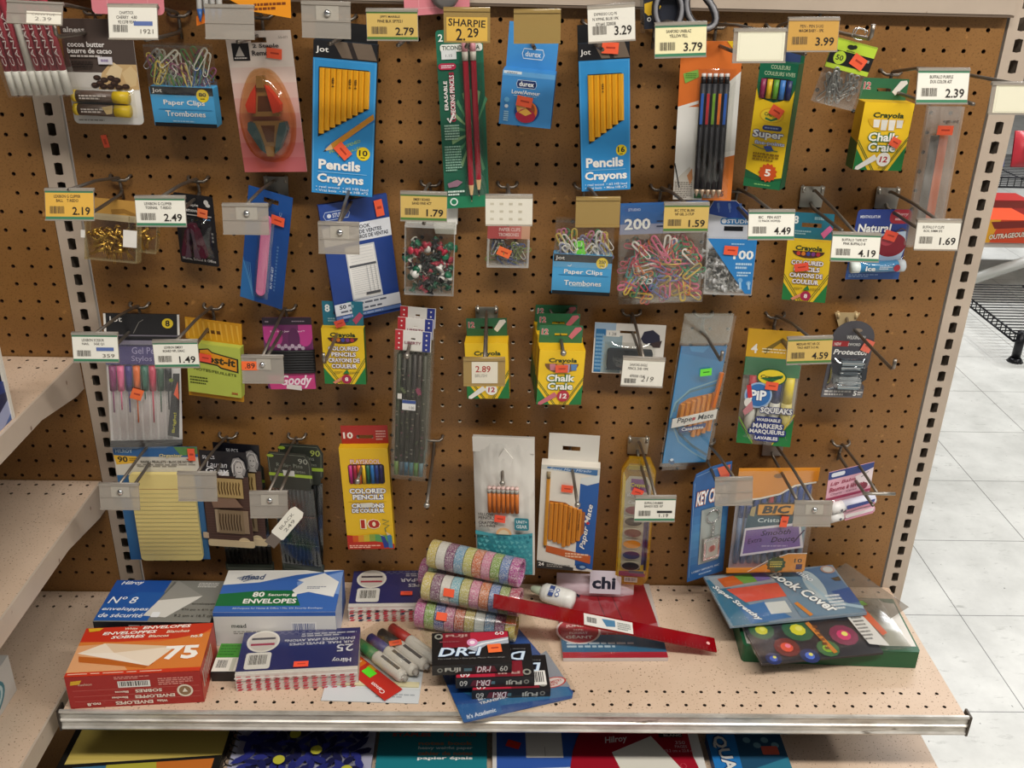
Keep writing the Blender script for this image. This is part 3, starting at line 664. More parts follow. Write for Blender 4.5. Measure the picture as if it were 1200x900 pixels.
def pencil(it, u, v0, v1, r, col, d, lead=None, top=None, u2=None, name='pencil', n=6):
    f = it.part(name); u2 = u if u2 is None else u2
    f.tub([(u, v0, d), (u2, v1, d)], r, col, n, False)
    if lead:
        dv = .022/f.h; f.mb.tube([f.P(u2, v1, d), f.P(u2, v1+dv*.62, d), f.P(u2, v1+dv, d)], [r, r*.45, .0003], mt('d9b483') if lead == 'wood' else mt(lead), n, True, False, False)
        if lead == 'wood': f.mb.tube([f.P(u2, v1+dv*.6, d), f.P(u2, v1+dv*1.02, d)], [r*.5, .0002], INK, n)
    if top:
        dv = .011/f.h; f.tub([(u, v0-dv*.05, d), (u, v0-dv, d)], r*1.05, 'b9b4a6', 8); f.tub([(u, v0-dv, d), (u, v0-dv*2, d)], r, top, 8)
    return f
def tab(f, v0, v1, u0, u1, d, col, slotw=.3, slotv=.5, hv=.16):
    c = (u0+u1)/2; f.slot(u0, v0, u1, v1, d-.0008, d, col, c-slotw*(u1-u0)/2, v0+(v1-v0)*(slotv-hv/2), c+slotw*(u1-u0)/2, v0+(v1-v0)*(slotv+hv/2))
YEL = 'e0a01e'

# ---------------------------------------------------------------- hanging goods, top row
i = Item('stick_pack', 'clear bag of red and white wrapped sticks at the top left corner', 'sticks', Q['straws'])
for k in range(8):
    f = i.part('wrapped_stick'); u = .02+.13*k; u2 = u+.01*(4-k)*.3
    f.tub([(u2+.1, -.9, .004), (u, .66, .004)], .0047, 'a82238' if k not in (3,) else 'e6e2d8', 8)
    f.tub([(u+.0, .655, .004), (u-.003, .72, .004), (u-.012, 1.0, .004)], [.0047, .005, .005], 'e6e3da', 8)
    if k != 3:
        f.d = .0091; f.t('CANADA', u+.025, .22, .72, .06, 'e9d9d6', rot=90+3)
    else: f.tub([(u+.11, -.9, .0045), (u+.06, -.1, .0045)], .0047, 'a82238', 8)
f = i.part('bag'); f.film(-.08, -.9, 1.06, 1.02, .0095, FILM, .001, .001, 12, 5); f.film(-.08, -.9, 1.06, 1.02, -.002, FILM, 0, .0005, 6, 6); i.done()

i = Item('lip_balm_card', 'brown and white blister card of two brown and yellow lip balm tubes', 'lip balm', Q['balm_card'])
f = i.part('card'); f.rslab(0, 0, 1, 1, .006, -.0006, 0, 'e4e2de'); f.rr(.0, .0, 1, .55, .004, '4e423c'); f.r(0, .5, .5, .66, 'cfcac2')
f.p([(.42, .66), (.5, .5), (.62, .42), (1, .42), (1, .66)], 'c9a878'); f.p([(.55, .52), (.68, .4), (.8, .46), (.74, .56)], 'dcc59c'); f.p([(.78, .5), (.92, .43), (1, .5), (.96, .62), (.84, .64)], 'd6bb8c')
for a, b in ((.42, .55), (.52, .57), (.62, .55), (.7, .57), (.38, .62), (.5, .63), (.6, .63), (.72, .64), (.46, .6), (.66, .6), (.82, .63)): f.e(a, b, .055, '33241e', .026); f.e(a-.01, b-.006, .03, '4c372c', .01)
f.t('alness', .2, .1, .3, .05, 'cbc6c0', b=.02); f.t('cocoa butter', .34, .235, .52, .05, 'eae6e2', b=.015); f.t('beurre de cacao', .38, .295, .62, .05, 'eae6e2', b=.015); f.l(.1, .33, .6, .36, 1, 'bdb6b0'); f.l(.1, .39, .4, .46, 3, '2c2522'); f.r(.48, .35, .68, .42, 'd8d4da'); f.l(.52, .365, .64, .405, 1, '8878a0')
f.l(.08, .95, .5, .97, 1, '8b857d')
for v in (.72, .85):
    g = i.part('lip_balm_tube'); g.tub([(.1, v, .007), (.66, v+.01, .007)], .0072, '5d4b41', 14); g.tub([(.66, v+.01, .007), (.86, v+.014, .007)], .0075, 'd8b822', 14); g.tub([(.08, v, .007), (.14, v, .007)], .0074, 'd0b02a', 14)
    g.d = .0146; g.l(.2, v-.02, .6, v+.03, 2, 'c8bdb4', 3)
    if v > .8: g.p([(.5, v-.03), (.66, v-.05), (.64, v+.03), (.56, v+.04)], 'cdb27c')
f = i.part('blister'); f.film(.05, .64, .92, .93, .001, BLIST, .016, .0003, 12); i.done()

def jot_clips(key, n80, label, cols, hol, st, seed):
    i = Item('paper_clip_bag', label, 'paper clips', Q[key], 'blue and black bags of paper clips')
    f = i.part('paper_card'); f.rslab(-.01, .5 if n80 else .45, 1.0, 1, .002, -.014, .004, '4aa0d4'); f.d = .0041
    v0 = .5 if n80 else .45
    f.r(0, v0, 1, v0+.1, '16161a'); f.r(0, .95, 1, 1, '141418'); f.t('Jot', .11, v0+.055, .16, .065, 'ece8e2', b=.008); f.e(.83, v0+.1, .1, 'e8cc20'); f.t('80' if n80 else '250', .83, v0+.085, .12, .05, INK, b=.03); f.l(.79, v0+.125, .87, v0+.15, 1, '5a5020')
    f.t('Paper Clips', .52, v0+.2 if n80 else v0+.24, .66, .08, 'f0eee8', b=.015); f.r(.1, v0+.275, .95, v0+.282, '2f7fb4'); f.t('Trombones', .52, v0+.33 if n80 else v0+.385, .64, .07, 'f0eee8', b=.015); f.l(.3, v0+.41, .7, v0+.44, 1, '9cc9e4')
    scatter(i, 'paper_clip', [clip_mesh(c) for c in cols], 60, .08, *((.16, .92, .56) if n80 else (.26, .92, .5)), -.009, .002, seed, 50, None, 15)
    f = i.part('bag'); f.film(0, -.0, 1, .62, .0055, FILM, .003, .002, 12, seed); f.film(0, 0, 1, 1, -.0145, FILM, 0, .0005, 4)
    f.slab(-.005, 0, 1.005, .03, -.004, .004, FILMH)
    i.sticker(*((.4, .585) if n80 else (.43, .37)), **st); i.done()
jot_clips('clips80', 1, 'upper left bag of 80 paper clips with black and blue card', ['d8c060', 'e6e2d4', '8a4f6a', '4a6fa4', '5a8a4a', 'b9b9b9'], 0, dict(L=.021, H=.011), 4)

i = Item('staple_remover_card', 'pink and white blister card holding two staple removers, one red and one blue', 'staple remover', Q['remover2'])
f = i.part('card'); f.slot(0, 0, 1, .14, -.0006, 0, 'dccfc4', .38, .045, .62, .08); f.slab(0, .14, 1, 1, -.0006, 0, 'dccfc4')
for k in range(8): f.r(0, .14+k*.1075, 1, .25+k*.1075, ('dccfc4', 'd9c3b8', 'd6b5ab', 'd2a59d', 'cd938e', 'c78280', 'c07173', 'b96266')[k])
f.r(.08, .08, .34, .2, '1a1718'); f.p([(.12, .17), (.2, .1), (.26, .17)], 'b8b2aa'); f.l(.1, .175, .32, .19, 1, 'cfcac2'); f.t('2 Staple', .6, .105, .4, .035, '2a2426', b=.02); f.t('Removers', .6, .15, .44, .035, '2a2426', b=.02); f.t('SG-271', .88, .045, .14, .015, '8b8078')
g = i.part('staple_remover', 'red staple remover with tan steel jaws'); J = mt('a99b7c', .35, .4)
g.prism([(.43, .3), (.55, .3), (.6, .43), (.68, .55), (.72, .585), (.28, .585), (.34, .54), (.39, .43)], .004, .009, J); g.prism([(.42, .44), (.57, .44), (.6, .55), (.38, .55)], .009, .0094, '5a3e30'); g.prism([(.45, .3), (.53, .3), (.55, .38), (.43, .38)], .009, .014, J); g.e(.49, .35, .03, CHROME)
for q_ in (-1, 1): X = lambda u: .49+q_*u; g.prism([(X(.07), .36), (X(.17), .42), (X(.27), .5), (X(.25), .55), (X(.14), .56), (X(.1), .45)][::q_], .003, .013, 'd04a44')
g = i.part('staple_remover', 'blue staple remover with tan steel jaws')
g.prism([(.28, .62), (.76, .62), (.68, .7), (.58, .86), (.44, .86), (.36, .7)], .004, .009, J); g.prism([(.4, .65), (.62, .65), (.57, .77), (.46, .77)], .009, .0094, '5a3e30'); g.prism([(.44, .8), (.58, .8), (.56, .87), (.46, .87)], .009, .014, J)
for q_ in (-1, 1): X = lambda u: .51+q_*u; g.prism([(X(.07), .85), (X(.15), .82), (X(.31), .68), (X(.29), .625), (X(.2), .63), (X(.13), .72)][::q_], .003, .013, '3a6a9c')
f = i.part('blister')
vs = []
for sc_, d in ((1, .001), (.88, .018), (.7, .021)):
    for k in range(28):
        a = 2*math.pi*k/28; x = math.copysign(abs(math.cos(a))**.7, math.cos(a)); y = math.sin(a); wv = .43*(1-.22*(y < 0)*abs(y)); vs.append(f.P(.5+wv*sc_*x, .59+.34*sc_*y, d))
f.mb.add(vs, [(a*28+k, a*28+(k+1) % 28, (a+1)*28+(k+1) % 28, (a+1)*28+k) for a in range(2) for k in range(28)]+[tuple(range(56, 84))], clear('amber_blister', 'f2d8b4', .07, .07, film=True), True)
i.sticker(.72, .155, L=.019, H=.012, rot=-8); i.done()

def pencil_box(key, cnt, label, n, st):
    i = Item('pencil_box', label, 'pencils', Q[key], 'tall blue boxes of yellow pencils'); t = .018
    f = i.part('carton'); f.slab(0, 0, 1, 1, -t, 0, '1d2733'); f.slab(0.0, -.115, .98, 0, -t, -t+.001, '141416'); f.d = .0001
    f.r(0, 0, 1, .11, '17171b'); f.p([(.3, 0), (.9, 0), (1, .1), (.45, .1)], '6b5c4e', None); f.p([(.52, .0), (.6, 0), (.7, .1), (.62, .1)], '2a2220')
    f.r(0, .11, 1, 1, '2f8ccb'); f.s_([(.02, .12), (.98, .12), (.98, .985), (.02, .985)], .012, '5aa9dc', True); f.t('Jot', .14, .06, .2, .045, 'efece6', b=.008)
    a, b, c, e = (.09, .165, .88, .5) if cnt == 10 else (.17, .2, .84, .5)
    lo = .62 if cnt == 10 else .67
    if cnt == 10: f.p([(a, b), (c, b), (c, .415), (a, lo)], '241c10')
    else: f.p([(a, b), (c, b), (c, .52), (a, lo)], '241c10')
    if cnt == 10:
        f.p([(.2, .69), (.22, .675), (.97, .45), (1, .49), (.26, .71)], '2473b0'); f.p([(.3, .66), (.97, .44), (.99, .475), (.34, .695)], 'c98a2c'); f.p([(.3, .66), (.34, .695), (.18, .715)], 'dcb987'); f.p([(.215, .7), (.235, .712), (.18, .715)], INK)
        f.t('PRE-SHARPENED', .53, .67, .54, .02, 'a9c94a', rot=25); f.t('PRE-TAILLÉS', .6, .7, .4, .018, 'a9c94a', rot=25)
        f.e(.83, .71, .11, 'e8cc20'); f.t('10', .83, .705, .14, .04, INK, b=.025); f.l(.79, .73, .87, .742, 1, '5a5020'); y = .815; dy = .085; bx = (.45, .47)
    else:
        f.e(.82, .72, .11, 'e8cc20'); f.t('16', .82, .715, .14, .04, INK, b=.025); f.l(.78, .74, .86, .752, 1, '5a5020'); y = .815; dy = .085; bx = (.48, .5)
    f.t('Pencils', bx[0], y-.015, .68 if cnt == 10 else .76, .068, 'f2efe9', b=.035); f.r(.1, y+.035, .9, y+.038, '9cd0ee'); f.t('Crayons', bx[1], y+dy, .76 if cnt == 10 else .86, .076, 'f2efe9', b=.035)
    f.t('• real wood  • #2 HB lead', .5, .955, .86, .018, 'd6e6f0', b=.01); f.t('• Vrai bois  • Mine HB nº2', .5, .978, .86, .018, 'd6e6f0', b=.01)
    g = i.side(f, t, 'left' if cnt == 16 else 'right'); g.d = .0002; g.r(0, 0, 1, 1, '15171c')
    g = i.side(f, t, 'front'); g.d = .0002; g.r(0, 0, 1, 1, '16181c')
    d0 = f.d
    for k in range(n):
        u = a+.055+(c-a-.08)*k/(n-1); vb = lo-(u-a)/(c-a)*(lo-(.415 if cnt == 10 else .52))-.012
        p = pencil(i, u, b+.006, vb, .0036 if cnt == 10 else .004, YEL, d0-.0006)
        if k in (2, 5, 6) if cnt == 10 else k == 2: p.d = d0+.0034; p.t('HB', u, b+.09, .06, .035, '5a3a10', rot=90, b=.02)
    i.sticker(st[0], st[1], L=.02, H=.013, rot=st[2], d=d0+.001); i.done()
pencil_box('pencils10', 10, 'tall blue box of ten yellow pencils with a sharpened pencil printed across it', 9, (.5, .7, -45))
pencil_box('pencils16', 16, 'tall blue box of sixteen yellow pencils, right of the light blue carton', 6, (.62, .035, -6))

i = Item('checking_pencil_card', 'green card holding two long dark red pencils', 'pencils', Q['ticon'])
f = i.part('card'); f.rslab(0, 0, 1, 1, .004, -.0006, 0, '1f6b52'); f.r(0, .18, 1, .93, '1c5a44')
for k in range(18):
    a = R(k*20+4); a2 = R(k*20+11); f.p([(.72, .56), (.72+.5*math.cos(a), .56+.24*math.sin(a)), (.72+.5*math.cos(a2), .56+.24*math.sin(a2))], ('7ba070', '4f8a62')[k % 2]) if abs(math.cos(a)) < .56 or math.cos(a) < 0 else None
f.r(0, .93, 1, 1, '1e7a54'); f.t('2', .1, .04, .1, .04, 'e8eee4', b=.02); f.rr(.08, .075, .98, .115, .003, 'e4e6de'); f.t('TICONDEROGA', .52, .095, .8, .024, '1c3a30', b=.02); f.r(.1, .105, .42, .155, 'dde0e0'); f.t('1.15', .26, .135, .14, .014, '5a5a60')
f.rr(.02, .175, .4, .21, .004, 'b22848'); f.l(.08, .183, .36, .203, 2, 'e8cdd4', 4); f.t('ERASABLE', .15, .35, .16, .08, 'f0e8e4', rot=90, b=.02); f.to('CHECKING PENCILS', .29, .36, .24, .1, 'f2ece8', 'a02040', rot=90, b=.015); f.s_([(.16, .475), (.2, .5), (.3, .45)], .045, 'e8e4e0')
f.l(.08, .51, .4, .6, 6, '9cc0ac', 2); f.l(.06, .63, .42, .78, 10, '8ab4a0', 5); f.p([(.08, .85), (.3, .83), (.42, .845), (.3, .87), (.1, .875)], '8c6a7a'); f.l(.08, .89, .45, .925, 2, 'cfe0d6'); f.e(.2, .96, .09, 'd6e6dc'); f.e(.2, .96, .06, '1e7a54')
for k in range(2): pencil(i, .6+.17*k, .165, .86-.03*k, .0037, '97202f', .005, 'wood', 'c98a92')
f = i.part('blister'); f.film(.47, .07, .95, .93, .001, BLIST, .011, .0002, 12); i.done()

i = Item('hanging_carton', 'light blue carton with white lettering and a heart-like drawing, hung from a blue tab', 'carton', Q['durex'])
f = i.part('box'); t = .028; f.slab(0, 0, 1, 1, -t, 0, '3f8ccc'); f.d = .0001; f.r(0, 0, 1, .09, '64a6dc'); f.r(.02, .0, .36, .05, 'd8e4ec'); f.t('dates', .18, .028, .2, .035, '30506a', i=.3)
f.rr(.28, .14, .66, .3, .006, '1a2f66'); f.s_([(.3, .15), (.64, .15), (.66, .22), (.64, .29), (.3, .29), (.28, .22)], .01, 'cdd8e6', True); f.t('durex', .47, .215, .28, .09, 'eef0ee', b=.02)
f.t('Love/Amour', .47, .37, .54, .075, 'f0f2f0', b=.02); f.l(.24, .42, .74, .45, 1, '8fc2e6'); f.e(.12, .53, .05, '6ab0de'); f.e(.12, .65, .035, 'dce8f0'); [f.r(.08, .74+.04*k, .17, .765+.04*k, '9ccbe8') for k in range(5)]
f.e(.52, .72, .24, '1d3f86', .2); f.e(.52, .71, .2, 'e07a28', .19, a0=180, a1=400); f.e(.44, .7, .1, 'e8b070', .13); f.e(.58, .68, .09, '9a4a28', .12); f.e(.5, .8, .19, 'b22440', .13); f.p([(.36, .74), (.5, .66), (.62, .74), (.5, .8)], 'e6b04a'); f.p([(.3, .6), (.36, .56), (.4, .7), (.34, .74)], 'd8a34a')
g = i.side(f, t, 'right'); g.d = .0002; g.r(0, 0, 1, 1, '2c6fae'); g.l(.2, .1, .5, .9, 12, '1d4c86', 3)
i.sticker(.46, .53, L=.019, H=.012, rot=-6, d=.003)
px, py, pz = Q['durex_tab'][:3]
f = i.part('hang_tab'); tt = -.028; f.slab(.02, -.82, .98, .02, tt, tt+.001, '4593d2'); f.d = tt+.0011; f.rr(.32, -.36, .72, -.18, .006, '4593d2'); f.s_([(.34, -.36), (.7, -.36), (.73, -.27), (.7, -.18), (.34, -.18), (.31, -.27)], .016, 'e2ecf2', True); f.t('durex', .52, -.27, .3, .1, 'eaf0f2', b=.02); i.done()

i = Item('mechanical_pencil_card', 'orange and white card of five black mechanical pencils with coloured clips', 'pencils', Q['mech'])
f = i.part('card'); f.rslab(0, 0, 1, 1, .006, -.0006, 0, 'e6e4de'); f.p([(0, .02), (.02, 0), (1, 0), (1, .18), (.74, .27), (.74, .4), (.0, .4)], 'd8702a')
f.p([(0, .4), (.34, .36), (.34, .38), (0, .42)], 'e8e6e0'); f.p([(.72, .36), (1, .19), (1, .68), (.72, .68)], 'dcdad4'); f.p([(.62, .7), (1, .67), (1, .71), (.62, .74)], 'efece6'); f.p([(.6, .74), (1, .7), (1, 1), (.5, 1)], 'd9782e')
f.p([(.0, .88), (.26, .78), (.34, .85), (.34, 1), (0, 1)], 'cfc8bc'); f.l(.02, .88, .32, .99, 9, '7d756c', 3); f.p([(.22, .84), (.3, .79), (.32, .86), (.28, .9)], 'c98a5a'); f.s_([(.0, .76), (.1, .92)], .02, '2a2a2a'); f.p([(.74, .0), (1, 0), (1, .12)], 'e8c020'); f.l(.84, .02, .98, .06, 2, 'a06a10')
f.p([(.06, .195), (.3, .17), (.32, .215), (.1, .255)], '7fae4a'); f.l(.1, .19, .28, .225, 3, '4a7a2c'); f.t('5', .84, .955, .055, .035, '5a2410', b=.03); f.r(.36, .955, .5, .985, '3f7a3c'); f.r(.52, .96, .66, .985, '9c968c')
for k, c in enumerate(('2f5aa8', 'b03038', '6f9a30', 'd8702a', '2f58a4')):
    u = .4+.095*k; g = i.part('mechanical_pencil')
    g.tub([(u, .25, .006), (u, .92, .006)], .0038, '2c2c30', 8); g.tub([(u, .21, .006), (u, .25, .006)], .0032, '17171a', 8); g.tub([(u, .19, .006), (u, .215, .006)], .0028, 'd8d4d0', 8)
    g.mb.tube([g.P(u, .92, .006), g.P(u, .955, .006), g.P(u, .975, .006)], [.0038, .0016, .0005], mt('a8937c', .3, .4), 8); g.slab(u-.025, .31, u+.02, .5, .0095, .0115, c)
    for q_ in (-1, 1): g.s_ if 0 else g.slab(u-.008*q_-.003, .52, u-.008*q_+.003, .78, .0095, .0099, '6a6a70')
f = i.part('blister'); f.film(.3, .165, .93, .985, .001, BLIST, .013, .0002, 12); i.done()

i = Item('marker_box', 'slim yellow and green box of five washable fine markers', 'markers', Q['super'])
t = .028; f = i.part('carton'); f.slab(0, 0, 1, 1, -t, 0, '1e5e3c'); f.d = .0001; f.r(0, 0, 1, .16, '14694a'); f.t('COULEURS', .55, .035, .5, .03, 'cfe0b8'); f.t('COULEURS VIVES', .55, .085, .8, .03, 'cfe0b8')
f.p([(0, .2), (.08, .28), (.5, .31), (.92, .27), (1, .2), (1, .9), (.6, .93), (0, .86)], 'e8c21e'); f.rr(.08, .12, .92, .285, .006, '26221e')
for k, c in enumerate(('8a2a50', 'd8b020', '5f9a30', '3f7ac0', '1f2a5a')): g = i.part('marker'); u = .16+.17*k; g.tub([(u, .13, -.0008), (u, .28, -.0008)], .0036, c, 10)
f.e(.5, .41, .33, 'd9a81c', .06); f.e(.5, .41, .29, 'f0d030', .052); f.t('Crayola', .48, .405, .36, .035, '1d5a38', b=.02, i=.1); f.s_([(.34, .435), (.5, .45), (.66, .43)], .05, '2a7a4a')
f.rr(.3, .49, .82, .53, .003, '2a3a78'); f.l(.36, .5, .78, .52, 1, '8fa0cc'); f.to('Super', .48, .57, .82, .075, 'f2f2ee', '2a3f8c', b=.03, g=.05); f.to('fine-points', .55, .635, .8, .04, 'd6dae6', '4a5aa0', b=.02); f.p([(.4, .66), (.6, .65), (.7, .69), (.5, .7)], '3a4f9c'); f.s_([(.1, .655), (.35, .68), (.8, .69)], .02, '3f6a4a'); f.l(.15, .71, .85, .78, 3, '8b6a12', 2)
f.star(.62, .87, .26, 'c8501e', 13, .82); f.t('5', .62, .87, .16, .06, 'f4ece0', b=.03); f.p([(.0, .93), (.6, .95), (1, .92), (1, 1), (0, 1)], '1c6a40'); f.l(.3, .965, .8, .98, 1, '8ac070')
g = i.side(f, t, 'right'); g.d = .0002; g.r(0, 0, 1, 1, '175236')
f = i.part('hang_tab'); f.slab(0, -.12, 1, .0, -t, -t+.001, '1d6244'); f.slab(.1, -.08, .9, -.0, -t+.001, -t+.0016, '3a4a7a'); i.sticker(.62, .375, L=.016, H=.012, rot=-25, d=.003); i.done()

i = Item('paper_clip_bag', 'small flat bag of 50 silver paper clips with lime green header', 'paper clips', Q['bufclip'])
f = i.part('header_card'); f.slab(0, 0, 1, .45, -.001, .001, 'b6d23c'); f.d = .0011; f.r(0, .17, 1, .38, '141416'); f.e(.25, .275, .14, 'b6d23c'); f.t('50', .25, .275, .17, .08, INK, b=.02); f.e(.42, .09, .09, '20241a', .035); f.e(.5, .075, .05, '20241a', .03); f.l(.34, .14, .56, .16, 1, '4a5420'); f.l(.52, .2, .92, .34, 2, '8b8f88')
scatter(i, 'paper_clip', [clip_mesh('b9b9b9', .0006)], 24, .22, .58, .8, .84, -.002, .002, 5, 50, None, 10, .85)
f = i.part('bag'); f.film(0, .45, 1, 1, .004, FILMH, .002, .0008); f.film(0, 0.45, 1, 1, -.004, clear('grey_bag', 'dcd8d4', .3, .2, 'b8b0a8'), 0, .0005); f.slab(0, -.0, 1, .02, -.0015, .0015, FILMH)
i.sticker(.68, .27, L=.017, H=.013, rot=-18, d=.002)
f = i.part('hanging_clip'); f.mb.tube([f.P(.5+x*36, -.12-z*9, .001) for x, _, z in clip_path(.02, .009)], .0007, CHROME, 5); i.done()

def chalk(key, label, pink=False, pose=None, plain=False):
    i = Item('chalk_box', label, 'chalk', pose or Q[key], 'yellow and green boxes of chalk'); t = .026; cc = 'c46a76' if pink else 'e9e6de'
    f = i.part('carton'); f.slab(0, 0, 1, 1, -t, 0, 'e4b41c'); f.d = .0001; f.r(0, 0, 1, 1, 'ecc222')
    f.p([(0, .68), (.3, 1), (0, 1)], '1f7a3c'); f.p([(1, .62), (.72, 1), (1, 1)], '1f7a3c')
    for a in (.05, .09): f.s_([(0, .64-a), (.34+a*.9, 1)], .014, '2a5a2c'); f.s_([(1, .58-a), (.68-a*.9, 1)], .014, '2a5a2c')
    f.t('Crayola', .52, .19, .62, .1, '1d3a22', b=.03, i=.05)
    f.e(.5, .24, .37, 'd8a81c' if not pink else '7a5530', .17, 20, 0, 180)
    cs = ('e8e4da', 'e0dcd2', 'e8e4da', 'dcd8ce') if not pink else ('c8808a', 'd8a860', 'a8a0b8', '5a80b0')
    for k, c in enumerate(cs): u = .235+.155*k; f.p([(u, .245), (u+.135, .245), (u+.13, .36 if k in (0, 3) else .4), (u+.02, .36 if k in (0, 3) else .4)], c)
    f.to('Chalk', .5, .5, .62, .13, 'f2f0e8', '1c6a38', b=.03, g=.06); f.to('Craie', .5, .65, .56, .13, 'f2f0e8', '1c6a38', b=.03, g=.06)
    f.p([(.04, .95), (.38, .76), (.46, .83), (.1, 1.0), (.03, .99)], cc); f.e(.58, .83, .14, 'f0ece2' if not pink else 'b23040'); f.t('12', .58, .83, .16, .09, 'b02030' if not pink else 'f2ece4', b=.03, i=.1); f.l(.5, .95, .68, .97, 1, '6a5a20')
    g = i.side(f, t, 'left'); g.d = .0002; g.r(0, 0, 1, 1, 'c99a18'); g.p([(0, .55), (1, .6), (1, 1), (0, 1)], '1b5e30')
    f = i.part('hang_tab'); dt = -t+.001; f.d = dt; tab(f, -.31, .02, .02, .97, dt, '2f6b48', .3, .5, .14); f.d = dt+.0002; f.t('12', .14, -.2, .15, .1, 'e0e4dc', b=.03); f.to('12', .14, -.2, .14, .1, 'c03848', 'e6e6de', b=.02); f.p([(.66, -.12), (.8, -.28), (.92, -.29), (.95, -.25), (.74, -.07)], cc)
    return i
i = chalk('chalkA', 'box of 12 white chalk sticks in the top row beside the slotted aisle upright'); i.sticker(.74, .57, L=.013, H=.011, rot=-25, d=.003); i.done()

i = Item('stick_bag', 'long crumpled clear sleeve with one orange stick inside, beside the slotted aisle upright', 'bag', Q['stick'])
f = i.part('orange_stick'); f.slab(.46, .18, .7, .82, .002, .004, 'd8703c'); f.e(.58, .82, .12, 'd8703c', .03); f.d = .0041
g = i.part('dark_stick'); g.slab(.22, .2, .46, .84, .001, .003, '6b665f')
f = i.part('sleeve'); f.film(0, 0, 1, 1, .006, clear('crumpled_film', 'eceae6', .22, .16, 'e6e4e0'), .006, .006, 16, 8); f.film(0, 0, 1, 1, -.004, clear('grey_bag', 'dcd8d4', .3, .2, 'b8b0a8'), -.001, .001, 6, 4); f.d = .0095; f.t('egmont', .66, .1, .42, .03, '4a4640', b=.02)
i.sticker(.5, .15, L=.018, H=.011, rot=0, d=.016); i.done()

# cut off by the top edge of the photo
def puffs(key, label, lines, knob):
    i = Item('blister_card', label, 'card', Q[key]); f = i.part('card'); f.rslab(0, 0, 1, 1, .006, -.0006, 0, 'd9828c'); f.d = .0001
    f.s_([(.22, .6), (.22, .93), (.78, .93), (.78, .6)], .012, 'e8a8ae'); f.s_([(.1, .6), (.1, .84), (.32, .84)], .01, 'e8a8ae')
    if knob: g = i.part('grey_knob'); g.mb.lathe(g.P(.6, .8, 0), (0, -1, 0), [(0, .017), (.008, .017), (.012, .012), (.013, .0)], mt('6e6a68', .3), 20)
    i.done()
puffs('pinkA', 'plain pink card cut off at the top edge, above the lip balm card', 0, False)
puffs('pinkB', 'pink card with a round grey knob cut off at the top edge', 0, True)
i = Item('pen_pack', 'orange and yellow pen bag cut off at the top edge, with a blue pen tip', 'pens', Q['orange'])
f = i.part('bag'); f.slab(.0, 0, 1, .8, -.004, .0, 'd9d6d2'); f.p([(.3, .8), (.5, .6), (1, .5), (1, 1.0), (.6, .93)], 'e8941e'); f.p([(.3, .78), (.5, .58), (1, .48), (1, .55), (.6, .68)], 'e8c83c'); f.p([(.55, .78), (.72, .68), (.8, .74), (.66, .84)], '3a3020'); f.l(.62, .86, .95, .93, 2, '7a3a10'); f.p([(.0, .95), (.13, .92), (.13, 1.0), (0, 1.03)], 'e87820')
for k in range(4): g = i.part('pen'); g.tub([(.06+.07*k, .2, .004), (.06+.07*k, .9, .004)], .0035, 'd8d6d2', 8); g.tub([(.06+.07*k, .9, .004), (.06+.07*k, 1.0, .004)], [.0035, .001], '2f5a9a', 8)
i.done()
i = Item('scissors', 'pair of black-handled scissors cut off at the top edge, above the 3.79 tag', 'scissors', Q['scis'])
f = i.part('card'); f.slab(-.02, 0, .98, .97, -.002, 0, '232733'); f.p([(.0, .76), (.25, .74), (.45, .79), (.3, .85), (.1, .86), (0, .83)], 'e0b428'); f.e(.12, .89, .055, 'd8d6d2'); f.e(.12, .89, .03, '2a2a2a'); f.slab(-.12, 0, .0, 1.0, .001, .0016, FILMH)
for cx, s_ in ((.62, 0), (1.42, 1)):
    g = i.part('handle_loop'); pts = []
    for k in range(22):
        a = 2*math.pi*k/22; rx = .34*(1+.25*math.sin(a)*(1 if s_ else -.3)); pts.append(g.P(cx+rx*math.cos(a)+(.18*math.sin(a) if s_ else -.02), .83+.165*math.sin(a), .008))
    g.mb.tube(pts, .0046, mt('24242a', .35), 8, False, True); g.mb.tube([p+Vector((0, -.0035, 0)) for p in pts], .0026, mt('8a8a8e', .35), 6, False, True)
g = i.part('blade'); g.prism([(.7, .1), (.95, .1), (1.15, .74), (.85, .76)], .004, .008, mt('2a2c34', .3)); i.done()

